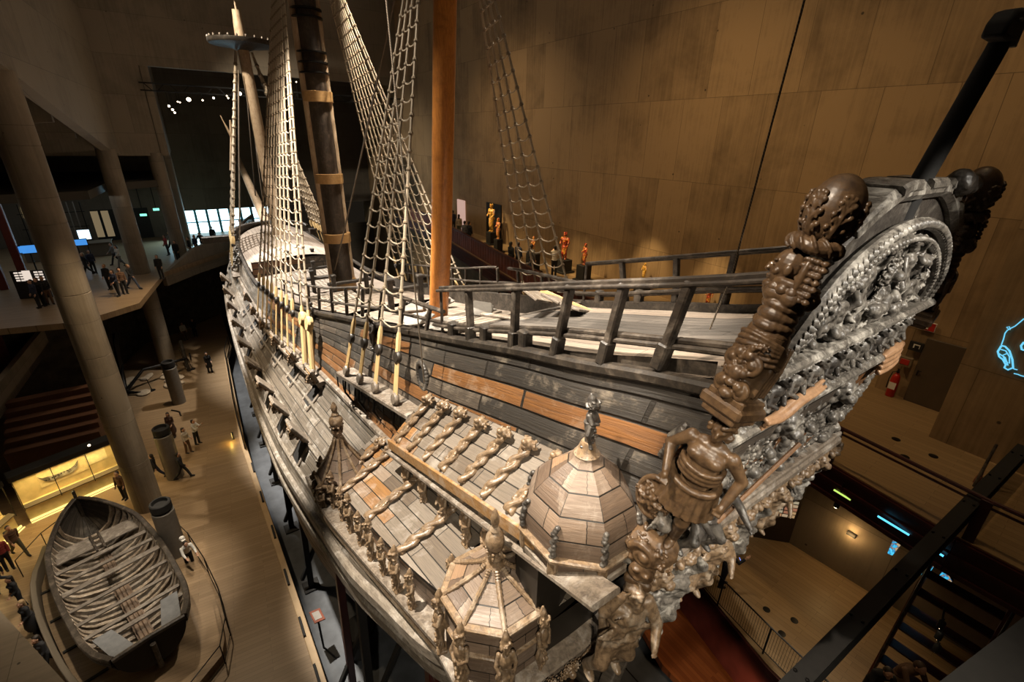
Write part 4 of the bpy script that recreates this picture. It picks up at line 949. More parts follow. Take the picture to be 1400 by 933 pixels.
def rel_bust(seed):
    m = MB(); f = Fr((0,.05,-.25), (0,1,0), (0,0,1)); head(m, f, (0,.03,.42), .17, seed); m.ell((0,.05,.03), (.13,.09,.10)); m.ell((0,.05,-.1), (.10,.08,.10))
    for q in (-1,1): limb(m, f, [(.12*q,0,.28),(.17*q,.05,.16),(.08*q,.12,.12)], [.045,.04,.03])
    m.tube([(0,.04,-.1),(0,.03,-.28)], [.09,.05], 10); return m.remesh(.012, M['carvedgrey'], 'carved_herm_bust')
REL = {'putto': [rel_putto(k) for k in (11,12)], 'lion': [rel_lion(5)], 'scroll': [rel_scroll(k) for k in (1,2)], 'fruit': [rel_fruit(k) for k in (3,4)], 'shell': [rel_shell(6)], 'bust': [rel_bust(7)]}
RELN = {'putto':'carved_putto','lion':'carved_lion_mask','scroll':'carved_scroll','fruit':'carved_garland','shell':'carved_shell','bust':'carved_herm_bust'}
def tinted(me, mat): c = me.copy(); c.materials.clear(); c.materials.append(M[mat]); return c
RELD = {k: [tinted(x, 'carveddark') for x in v] for k, v in REL.items()}; RELB = {k: [tinted(x, 'carvedgold') for x in v] for k, v in REL.items()}
def place_relief(kind, p, nrm, up, s, rnd, bank=REL, roll=0, sz=None):
    f = Fr(p, nrm, up); o = link(rnd.choice(bank[kind]), RELN[kind]); o.parent = SHIP
    Mx = f.M.to_4x4(); Mx.translation = Vector(p)+_d; o.matrix_local = Mx@Matrix.Rotation(roll, 4, 'Y')@Matrix.Diagonal((*(sz or (s,s,s)),1)); return o
rd = random.Random(21); TN = Vector((-1,0,-.12))
def tup(z): return Vector((Xa(z+.2)-Xa(z-.2), 0, .4))
def TP(y, z, off=-.02): return Vector((Xa(z)+off, y, z))
# royal group in the arch: two rampant figures and a crown, then rows of carving below
for y, z, kind, s in ((.62,16.55,'putto',1.25),(-.62,16.55,'putto',1.25),(0,16.75,'shell',1.0),(0,16.3,'fruit',1.1),(.33,16.15,'scroll',1.0),(-.33,16.15,'scroll',1.0),(1.15,16.3,'scroll',1.0),(-1.15,16.3,'scroll',1.0),(0,17.05,'scroll',.7),(.4,17.0,'fruit',.6),(-.45,17.0,'fruit',.6),(1.0,16.7,'fruit',.8),(-1.0,16.7,'fruit',.8),(1.45,16.2,'shell',.8),(-1.45,16.2,'shell',.8),(.8,16.1,'fruit',.9),(-.8,16.1,'fruit',.9)):
    place_relief(kind, TP(y, z), TN, tup(z), s, rd, roll=rd.uniform(-.3,.3))
for k in range(10):
    y = 1.98-k*.44; place_relief('bust', TP(y, 15.50), TN, tup(15.5), 1.0, rd, RELD if k % 3 == 1 else REL)
for k in range(9):
    y = 2.1-k*.53; place_relief('scroll' if k % 2 else 'fruit', TP(y, 15.12, -.06), TN, tup(15.1), .75, rd)
for k in range(9):
    y = 2.2-k*.55; place_relief(('lion','putto','putto')[k % 3], TP(y, 14.66), TN, tup(14.6), 1.2, rd, RELD if k in (1,2) else REL, roll=rd.uniform(-.5,.5))
for r_, z0 in enumerate((14.3, 13.95, 13.62, 13.3)):
    for k in range(12):
        y = 2.25-k*.41+(r_ % 2)*.2; place_relief(rd.choice(['scroll','fruit','shell','scroll']), TP(y, z0+rd.uniform(-.06,.06)), TN, tup(z0), 1.2, rd, roll=rd.uniform(-1.5,1.5))
for sg in (1,-1):
    for k in range(5):
        z = 13.3+k*.62; place_relief(rd.choice(['scroll','fruit','shell']), TP((tw(z)-.2)*sg, z), TN, tup(z), .8, rd, RELD if k % 3 == 0 else REL, roll=rd.uniform(-1,1))
# fresh timber drapery piece and the loose brown pole
m = MB(); pts = [TP(y, 15.22+.08*math.sin(y*3), -.22) for y in np.linspace(1.75, .55, 14)]
for k in range(4): m.tube([p+Vector((.03*math.cos(k*1.7), 0, .045*(k-1.5)+.02*math.sin(i*.8+k))) for i, p in enumerate(pts)], [.022+.028*math.sin(PI*(i+.6)/14) for i in range(14)], 8)
link(m.remesh(.012, M['carvedfresh'], 'fresh_drapery'), 'carved_drapery', SHIP, _d)
m = MB(); pts = [TP(y, 15.0+.06*math.sin(y*5), -.22) for y in np.linspace(-1.7, -2.3, 9)]
for k in range(4): m.tube([p+Vector((0,0,.09*(k-1.5))) for p in pts], [.03+.05*math.sin(PI*(i+.6)/9) for i in range(9)], 8)
link(m.remesh(.012, M['carvedfresh'], 'fresh_drapery'), 'carved_drapery', SHIP, _d)
m = MB(); m.tube([TP(1.95,13.75,-.42), TP(.75,14.55,-.42)], .03, 8); part(m, 'round_pole', 'polewood')
# starboard top figure, twin of the one hidden behind the port corner
m = MB(); m.ell((1.75,-1.0,17.62), (.16,.22,.15)); m.ell((1.72,-.85,17.66), (.13,.14,.13)); m.ell((1.72,-1.2,17.6), (.12,.14,.12))
for k in range(8): m.ell((1.66+.03*(k % 2), -.8-.07*k, 17.62+.06*math.sin(k)), .07)
link(m.remesh(.014, M['carveddark'], 'carved_crest_lion'), 'carved_crest_lion', SHIP, _d)

# --- the big herm on the port quarter (and its twin to starboard)
def herm(sg):
    A = Vector((1.80, 1.93, 17.78)); C = Vector((2.08, 2.44, 15.66)); up = (A-C); made = []
    fl = lambda v: Vector((v[0], v[1]*sg, v[2]))
    f = Fr(fl(C)+Vector((-.05,.06*sg,0)), fl((.12,1,0)), fl(up)); L = up.length
    root = None
    # scroll pedestal
    m = MB(); m.tube([f.p(0,0,.05), f.p(0,.0,.35), f.p(0,0,.75), f.p(0,0,.95)], [.19,.23,.26,.25], 16)
    for y, z, r, s_ in ((.22,.55,.13,1),(.22,.55,.13,-1),(.20,.22,.12,1),(.20,.22,.12,-1)):
        scroll(m, f, (.13*s_, y, z), r, 1.3, .05, -s_)
    for k in range(6): leaf(m, f, (0,.24,.35+.08*k), .2, PI/2+(k-2.5)*.5, .042)
    m.ell(f.p(0,.27,.42), (.09,.07,.10), f.M); m.ell(f.p(0,.29,.30), (.07,.06,.05), f.M); m.ell(f.p(0,.27,.16), (.10,.08,.07), f.M)
    for q in (-1,1): m.ell(f.p(.09*q,.26,.45), .06); m.ell(f.p(.10*q,.24,.28), .07); m.ell(f.p(.07*q,.25,.66), .07)
    for q in (-1,1):
        for k in range(4): m.tube([f.p(.22*q,-.02-.07*k,.85), f.p(.25*q,.03-.07*k,.55), f.p(.21*q,.05-.07*k,.2)], .035, 6)
    root = link(m.remesh(.012, M['carved'], 'corner_herm'), 'corner_herm', SHIP, _d); made.append(root.data)
    def sub(mbx, name, vox=.011, mat='carved', it=1): o = link(mbx.remesh(vox, M[mat], name, it), name, root); made.append(o.data); return o
    # torso with draped hips and scalloped collar
    m = MB()
    for z, a, b in ((.95,.25,.23),(1.05,.25,.24),(1.15,.24,.23),(1.27,.25,.23),(1.38,.27,.22),(1.48,.27,.19)): m.ell(f.p(0,.01,z), (a,b,.11), f.M, 18, 10)
    for q in (-1,1): m.ell(f.p(.11*q,.16,1.38), (.12,.08,.10), f.M); m.ell(f.p(.25*q,0,1.42), (.09,.11,.12), f.M)
    m.ell(f.p(0,.15,1.16), (.16,.10,.10), f.M); m.ell(f.p(0,.16,1.03), (.17,.11,.08), f.M)
    for k in range(6):
        z = .86-.05*k; m.tube([f.p(.29*math.sin(t), .27*math.cos(t)*.95, z+.05*math.cos(t*1.3+k*.5)-.05*(math.cos(t) < 0)) for t in np.linspace(-PI*.85, PI*.85, 16)], .030, 7)
    sub(m, 'torso')
    m = MB()
    for k in range(13):
        t = -PI*.8+k*PI*1.6/12; m.ell(f.p(.28*math.sin(t), .21*math.cos(t), 1.44), (.07,.05,.055), f.M)
    m.tube([f.p(.24*math.sin(t), .18*math.cos(t), 1.52) for t in np.linspace(-PI, PI, 20)], .06, 8); sub(m, 'scalloped_collar')
    m = MB(); m.tube([f.p(0,0,1.45), f.p(0,.02,1.66)], [.13,.12], 12); head(m, Fr(f.p(.02*sg,.04,1.68), f.y*.42+f.x*.95*sg, f.z), (0,.09,-.01), .46); sub(m, 'bearded_head', .009)
    hd = Fr(f.p(.02*sg,.04,1.68), f.y*.42+f.x*.95*sg, f.z); m = MB()
    for q in (-1,1):
        for k in range(4):
            for j in range(7): m.ell(hd.p((.17+.018*k)*q, -.05-.06*k+.014*math.sin(j*2.2+k), .14-.07*j), (.036,.045,.034), hd.M, 10, 7)
    for k in range(7): t = PI*.62+k*PI*.76/6; m.ell(hd.p(.2*math.sin(t), .2*math.cos(t), -.06), (.05,.05,.20), hd.M)
    sub(m, 'curled_hair', .009)
    m = MB(); m.tube([f.p(.215*math.sin(t), .205*math.cos(t)+.01, 1.955+.02*math.sin(3*t)) for t in np.linspace(0, 2*PI, 28)], .078, 12)
    for k in range(12):
        t = k*PI/6; m.tube([f.p((.215+.085*math.cos(a))*math.sin(t+a*.22), (.205+.085*math.cos(a))*math.cos(t+a*.22)+.01, 1.955+.085*math.sin(a)) for a in np.linspace(-1.2, 2.2, 7)], .020, 6)
    m.ell(f.p(0,0,1.95), (.20,.19,.07), f.M); sub(m, 'twisted_turban', .009)
    EZ, ER, EH = 2.34, .285, .37
    m = MB(); m.ell(f.p(0,0,EZ), (ER,ER,EH), f.M, 28, 18); sub(m, 'acorn_finial', .013)
    def egg(t, z, o=0): r = ER*math.sqrt(max(.03, 1-((z-EZ)/EH)**2))+o; return f.p(r*math.sin(t), r*math.cos(t), z)
    m = MB()
    for k in range(6):
        t = k*PI/3+.2; m.tube([egg(t, z, -.004) for z in np.linspace(2.03, 2.44, 8)], [.045,.045,.04,.036,.034,.03,.028,.03], 7)
        for j, (z0, sp, dz) in enumerate(((2.06,.34,.10),(2.17,.30,.12),(2.29,.24,.11),(2.38,.16,.08))):
            for q in (-1,1):
                P = [egg(t+q*sp*a, z0+dz*(a**.6), -.004+.012*a) for a in np.linspace(0, 1, 6)]; m.tube(P, [.026,.03,.03,.028,.024,.02], 7); m.ell(P[-1], .034, nu=10, nv=7)
                P = [egg(t+q*sp*(.9+.16*math.cos(b)), z0+dz*.7+.05*math.sin(b), .012) for b in np.linspace(0, 4.2, 8)]; m.tube(P, .016, 6)
        m.ell(egg(t, 2.47, 0), .038, nu=10, nv=7)
    sub(m, 'acanthus_leaves', .008, it=0)
    m = MB(); m.tube([egg(PI*.95, z, .002) for z in np.linspace(2.4, 2.70, 8)], .007, 5); sub(m, 'finial_seam', .006, 'black', 0) if False else None
    m = MB(); m.box(f.p(0,-.02,-.02), (.62,.60,.16), f.M, .05); m.box(f.p(0,-.02,.09), (.52,.50,.10), f.M, .04); m.box(f.p(0,-.02,-.14), (.50,.50,.10), f.M, .04); made.append(m.obj('square_console', M['carved'], root).data)
    KX, KZ = .76, L/2.70
    for me in made:
        co = np.empty(len(me.vertices)*3, np.float32); me.vertices.foreach_get('co', co); co = co.reshape(-1,3); o0 = np.array(f.o); Mx = np.array(f.M); q = (co-o0)@Mx; q *= np.array((KX,KX,KZ)); me.vertices.foreach_set('co', (q@Mx.T+o0).astype(np.float32).ravel()); me.update()
    if sg < 0: return
    # armoured caryatid under the console
    K = Vector((2.06, 2.44, 15.55)); Ft = Vector((2.56, 2.40, 13.58)); g_ = Fr(fl(Ft)+Vector((-.04,.06*sg,-.02)), fl((-.25,1,0)), fl(K-Ft)); s = (K-Ft).length*.98
    m = MB(); figure(m, g_, s, 4, .98, arms=(((.20,-.02,.68),(.19,.06,.55)),((.19,.02,.68),(.13,.14,.60))) if sg > 0 else None, legs=(((.06,.08,.27),(.06,.0,.03)),((.08,.05,.27),(.09,-.02,.03))), drape=False)
    kn = link(m.remesh(.014, M['carved'], 'corner_warrior'), 'corner_warrior', SHIP, _d)
    m = MB(); m.ell(g_.p(.02*s,.04*s,-.09*s), (.17*s,.16*s,.11*s), g_.M); scroll(m, g_, (.02*s,.17*s,-.08*s), .09*s, 1.4, .03*s); [leaf(m, g_, (.02*s,.15*s,-.10*s), .16*s, a_, .03*s) for a_ in (.2,1.2,2.2,3.0,-.8,-2.2)]; link(m.remesh(.012, M['carved'], 'figure_base'), 'figure_base', kn)
    m = MB()
    for j in range(3): m.tube([g_.p(.112*s*math.sin(t), .092*s*math.cos(t), (.665-.03*j)*s) for t in np.linspace(-2.2, 2.2, 14)], .016*s, 7)
    for k in range(16):
        t = -2.4+k*4.8/15; m.tube([g_.p(.12*s*math.sin(t), .10*s*math.cos(t), .55*s), g_.p(.16*s*math.sin(t), .145*s*math.cos(t), .36*s)], [.024*s,.030*s], 7)
    m.tube([g_.p(.135*s*math.sin(t), .115*s*math.cos(t), .54*s) for t in np.linspace(-PI, PI, 18)], .022*s, 8)
    link(m.remesh(.013, M['carved'], 'skirted_armour', 1), 'skirted_armour', kn)
    m = MB()
    for k in range(22): t = random.Random(k).uniform(-1,1); m.tube([g_.p(.17*s, (-.07+.05*math.sin(k))*s, (.78-.008*k)*s), g_.p((.20+.02*math.cos(k*2))*s, (.02*math.sin(k*1.7)-.03)*s, (.66-.008*k)*s)], .022*s, 6)
    link(m.remesh(.013, M['carveddark'], 'puffed_sleeve'), 'puffed_sleeve', kn)
    m = MB(); c = g_.p(.13*s,.07*s,.30*s); h = Fr(c, fl((-.1,1,.1)), fl(K-Ft)); m.ell(c, (.10*s,.035*s,.15*s), h.M, 20, 10); m.tube([h.p(.10*s*math.cos(t), .02, .15*s*math.sin(t)) for t in np.linspace(0, 2*PI, 26)], .02*s, 7)
    for k in range(6): leaf(m, h, (0,.07,0), .10*s, k*PI/3, .02*s)
    link(m.remesh(.011, M['carved'], 'carved_shield'), 'carved_shield', kn)
    # second darker figure beside it on the stern
    g2 = Fr(fl((2.42,2.0,13.2)), fl((-1,.3,0)), fl((-.25,.0,1))); m = MB(); figure(m, g2, 1.25, 8, 1.3, arms=(((.22,.10,.70),(.24,.25,.62)),((.22,.10,.66),(.14,.2,.55))), legs=(((.14,.16,.30),(.12,.04,.08)),((.16,.14,.30),(.2,.02,.08))))
    link(m.remesh(.015, M['carveddark'], 'carved_crouching_figure'), 'carved_crouching_figure', SHIP, _d)
    # corner bracket with scrolled shield under the ledge
    q = Fr(fl((2.62,2.62,12.92)), fl((-.45,.9,.2)), fl((-.15,.05,1))); m = MB(); m.box(q.p(0,.05,.16), (.32,.18,.36), q.M, .06); m.box(q.p(0,.02,-.10), (.36,.26,.16), q.M, .06); m.box(q.p(0,.02,-.22), (.28,.22,.12), q.M, .05)
    m.ell(q.p(0,.17,.20), (.16,.07,.18), q.M)
    for sx, sz in ((-.07,.24),(.06,.28),(.02,.14)): m.ell(q.p(sx,.23,sz), (.05,.03,.035), q.M)
    link(m.remesh(.013, M['carved'], 'corner_bracket', 2), 'corner_bracket', SHIP, _d)
    m = MB(); m.tube([fl((3.35,2.85,13.05)), fl((3.0,2.85,13.12)), fl((2.62,2.72,13.12))], .07, 8); m.tube([fl((3.3,2.80,13.3)), fl((2.6,2.66,13.3))], .06, 8); part(m, 'corner_rail', 'carvedgrey')
for sg in (1,-1): herm(sg)
# row of carved supporters between the two stern ledges
rd = random.Random(5)
for k in range(6):
    y = 2.6-k*.86; f = Fr((2.98-.04*k, y*1.05, 10.85+.2*(2.6-y)), (-1,.35,.0), (-.22,0,1)); m = MB()
    figure(m, f, 1.95-.2*(2.6-y), 30+k, 1.3, arms=(((.21,.05,.88),(.12,.05,1.0)),((.22,.06,.66),(.20,.16,.55))) if k % 2 else (((.21,.10,.66),(.16,.2,.6)),((.22,.04,.86),(.14,.04,.99))), legs=(((.10,.10,.28),(.09,.02,.03)),((.12,.12,.28),(.14,.03,.05))), beard=k % 2 == 0, helmet=k % 3 == 0); h_ = 1.95-.2*(2.6-y)
    for j in range(7): leaf(m, f, (rd.uniform(-.12,.12)*h_, .09*h_, rd.uniform(.28,.78)*h_), .12*h_, rd.uniform(0,6.3), .022*h_)
    for j in (-1,1): scroll(m, f, (.11*j*h_, .07*h_, .56*h_), .07*h_, 1.4, .024*h_, j); scroll(m, f, (.10*j*h_, .06*h_, .22*h_), .06*h_, 1.3, .022*h_, -j)
    for j in range(10): m.tube([f.p((-.12+.027*j)*h_, .07*h_, .50*h_), f.p((-.15+.033*j)*h_, .10*h_, .36*h_)], .016*h_, 6)
    link(m.remesh(.022, M['carvedgrey' if k % 2 else 'carvedgold'], 'carved_supporter'), 'carved_supporter', SHIP, _d)
for k in range(11): place_relief('lion' if k % 3 == 0 else 'fruit', Vector((2.5, 2.4-k*.48, 12.85)), Vector((-1,0,-.3)), (0,0,1), .85, rd, RELB)
for k in range(13): place_relief(rd.choice(['fruit','scroll','shell']), Vector((3.20-.05*max(0,k*.44-1), 3.6-k*.44, 10.78+.2*max(0,k*.44-1))), Vector((-1,0,-.2)), (0,0,1), .8, rd, RELB)

# ------------------------------------------------------------------ quarter galleries
RIB = []
for sd in range(3):
    m = MB(); r = random.Random(40+sd); m.tube([(0,0,0),(0,0,1)], .04, 8)
    for ph in (0, PI):
        P = [Vector((.042*math.cos(t*13+ph+sd), .045+.030*math.sin(t*13+ph+sd), t)) for t in np.linspace(0, .86, 30)]; m.tube(P, [.048+.010*math.sin(i*.9+sd) for i in range(30)], 8)
    for k in range(5 if sd else 12): m.ell((r.uniform(-.05,.05), .085, r.uniform(.08,.75)), (.03,.025,.035), nu=8, nv=6)
    m.ell((0,.08,.93), (.085,.10,.075)); m.ell((0,.18,.90), (.05,.055,.04)); m.ell((0,.13,.85), (.055,.06,.03))
    for k in range(26): a = r.uniform(-.4,PI+.4); q = r.uniform(.07,.14); m.ell((q*math.cos(a), .02+.08*r.random(), .93+q*.75*math.sin(a)), (.026,.03,.022), nu=8, nv=6)
    RIB.append(m.remesh(.010, M['carvedgold'], 'carved_roof_rib'))
def ridge(a, b, nrm, seed, name='carved_roof_rib', sx=1.0, sz=1.0):
    a, b = Vector(a), Vector(b); f = Fr(a, nrm, b-a); o = link(RIB[seed % 3], name); o.parent = SHIP; Mx = f.M.to_4x4(); Mx.translation = a+_d
    o.matrix_local = Mx@Matrix.Diagonal((sx, sz, (b-a).length, 1)); return o
POSTFIG = []
for sd in range(3):
    m = MB(); f = Fr((0,0,0), (0,1,0), (0,0,1)); r = random.Random(60+sd)
    m.tube([(0,0,0),(0,.01,.25),(0,0,.45)], [.04,.055,.07], 10); m.ell((0,.02,.53), (.085,.07,.11)); head(m, f, (0,.03,.73), .15, 3+sd)
    m.tube([(0,0,.79),(.0,0,.86),(0,-.01,.93)], [.06,.045,.015], 8)
    for q in (-1,1): limb(m, f, [(.085*q,0,.61),(.12*q,.04,.50),((.03 if sd else .09)*q,.09,.44)], [.032,.028,.024]); m.tube([(.06*q,.02,.42),(.10*q,.0,.28),(.05*q,.03,.10),(.07*q,.05,.02)], [.02,.028,.024,.03], 7)
    for k in range(16): m.ell((r.uniform(-.055,.055), r.uniform(.045,.075), r.uniform(.03,.5)), r.uniform(.018,.03), nu=7, nv=5)
    m.box((0,0,.02), (.16,.14,.05), bev=.01); POSTFIG.append(m.remesh(.010, M['carvedgold'], 'carved_post'))
def post_fig(p, nrm, s, seed, dark=False):
    f = Fr(p, nrm, (0,0,1)); o = link(POSTFIG[seed % 3], 'carved_post'); o.parent = SHIP; Mx = f.M.to_4x4(); Mx.translation = Vector(p)+_d; o.matrix_local = Mx@Matrix.Scale(s, 4); return o
zt1 = lambda x: 13.65-.244*(x-4.3)
ze1 = lambda x: 13.05-.305*(x-4.3)
zl1 = lambda x: 13.2-.292*(x-2.6)
zt2 = lambda x: 11.35-.19*(x-6.55)
ze2 = lambda x: 10.85-.25*(x-6.35)
ye2 = ipl({3.5:4.05, 6.35:4.45, 10.3:4.62, 11.5:4.6})
yp2 = ipl({3.2:4.2, 4.4:4.42, 6:4.60, 8.5:4.87, 10.2:5.0, 12.2:4.95})
zp2 = lambda x: 9.4-.2*(x-10.3)
def gallery(sg):
    fl = lambda v: Vector((v[0], v[1]*sg, v[2]))
    def roof(x0, x1, ztf, yef, zef, name, sag, hole=None):
        m = MB(); rows = []; uvs = []; xs = np.linspace(x0, x1, 34); N = 9
        for x in xs:
            a = Vector((x, hull_y(x, ztf(x))+.02, ztf(x))); b = Vector((x, yef(x), zef(x))); r = []; u = []
            for k in range(N): t = k/(N-1); p = a.lerp(b, t); p.z -= sag*4*t*(1-t)*.5; r.append(fl(p)); u.append((x, (b-a).length*t*1.02))
            rows.append(r); uvs.append(u)
        m.grid(rows, uvs, flip=sg > 0)
        lo = [[p-Vector((0,.0,.07)) for p in r] for r in rows]; m.grid(lo, uvs, flip=sg < 0); m.grid([[r[-1] for r in rows], [r[-1] for r in lo]]); m.grid([rows[0], lo[0]]); m.grid([rows[-1], lo[-1]])
        o = part(m, name, 'roof', recalc=False); return o
    y1 = lambda x: 3.62
    roof(3.9, 8.85, zt1, y1, ze1, 'upper_gallery_roof', -.10)
    xs = np.linspace(3.6, 8.9, 12)
    part(sweep([fl((x, 3.63, ze1(x)-.10)) for x in xs], rect(.06,.22,.01)), 'eave_board', 'roof' if False else 'eave', recalc=True)
    part(sweep([fl((x, 3.46, zl1(x)-.06)) for x in np.linspace(2.45, 9.0, 12)], rect(.46,.09,.02)), 'upper_gallery_ledge', 'greywood', recalc=True)
    for x in np.arange(3.75, 8.9, .62):
        m = MB(); m.box(fl((x, 3.54, (ze1(x)+zl1(x))/2-.06)), (.14,.12,ze1(x)-zl1(x)+.1), bev=.02); part(m, 'gallery_baluster', 'carvedgold')
    m = MB(); m.grid([[fl((x, 3.22, z_(x))) for x in xs] for z_ in (lambda x: zl1(x), lambda x: ze1(x)+.1)], [[(x, 0) for x in xs], [(x, .5) for x in xs]]); part(m, 'gallery_wall', 'cupola')
    for k, x in enumerate((8.42,7.72,7.02,6.28,5.55,4.88,4.2)):
        ridge(fl((x+.06, 3.56, ze1(x)+.02)), fl((x-.02, hull_y(x, zt1(x))+.16, zt1(x)+.08)), fl((0,.75,1)), k, sx=1.15, sz=1.05)
        m = MB(); m.tube([fl((x+.10, 3.58, ze1(x)+.03)), fl((x+.10, hull_y(x, zt1(x))+.1, zt1(x)+.03))], .02, 6); part(m, 'rib_edging', 'carvedgold')
    # lower tier
    roof(3.9, 11.0, zt2, ye2, ze2, 'lower_gallery_roof', .06)
    xs = np.linspace(3.4, 11.2, 16)
    m = MB(); m.grid([[fl((x, ye2(x)-.05, z)) for x in xs] for q_ in (0,) for z in (0,)][:0]+[[fl((x, ye2(x)-.05, zp2(x)-.1)) for x in xs]]+[[fl((x, ye2(x)-.05, ze2(x)-.03)) for x in xs]], [[(x, 0) for x in xs], [(x, 1.3) for x in xs]]); part(m, 'lower_gallery_wall', 'cupola')
    part(sweep([fl((x, yp2(x)-.22, zp2(x)-.06)) for x in np.linspace(3.2, 12.2, 20)], rect(.62,.14,.03)), 'lower_gallery_ledge', 'greywood', recalc=True)
    part(sweep([fl((x, yp2(x)-.10, zp2(x)-.26)) for x in np.linspace(3.2, 12.2, 20)], rect(.34,.26,.06)), 'gallery_wale', 'carvedgold', recalc=True)
    m = MB(); rows = [[fl((x, yp2(x)-.1, zp2(x)-.35)) for x in np.linspace(3.2,12.2,14)], [fl((x, yp2(x)-.25, zp2(x)-.75)) for x in np.linspace(3.2,12.2,14)], [fl((x, hull_pt(x, .66).y-.05, mz(x)-.3)) for x in np.linspace(3.2,12.2,14)]]; m.grid(rows, [[(p.x, j*.6) for p in r] for j, r in enumerate(rows)]); part(m, 'gallery_underside', 'side')
    for k, x in enumerate((10.35, 9.75, 8.1, 6.5)): ridge(fl((x, ye2(x)-.02, ze2(x)+.03)), fl((x-.02, hull_y(x, zt2(x))+.10, zt2(x)+.03)), fl((0,.4,1)), k+1, sx=1.3, sz=1.0)
    for k, x in enumerate((11.0,10.6,10.0,9.3,8.7,8.1,7.5,6.9,6.3,5.75)): post_fig(fl((x, ye2(x)+.16, zp2(x)+.0)), fl((0,1,0)), 1.0 if k % 2 else 1.2, k)
    for k, x in enumerate((8.3,7.4,6.5,5.6,4.9)):
        post_fig(fl((x, 3.5, zl1(x)-1.05)), fl((0,1,0)), 1.15, k+1)
M['eave'] = wood('orange_eave_board', (.17,.085,.030), (.32,.18,.07), (.36,.30,.24), .6, .45, (3,6,6), .4)
gallery(1)

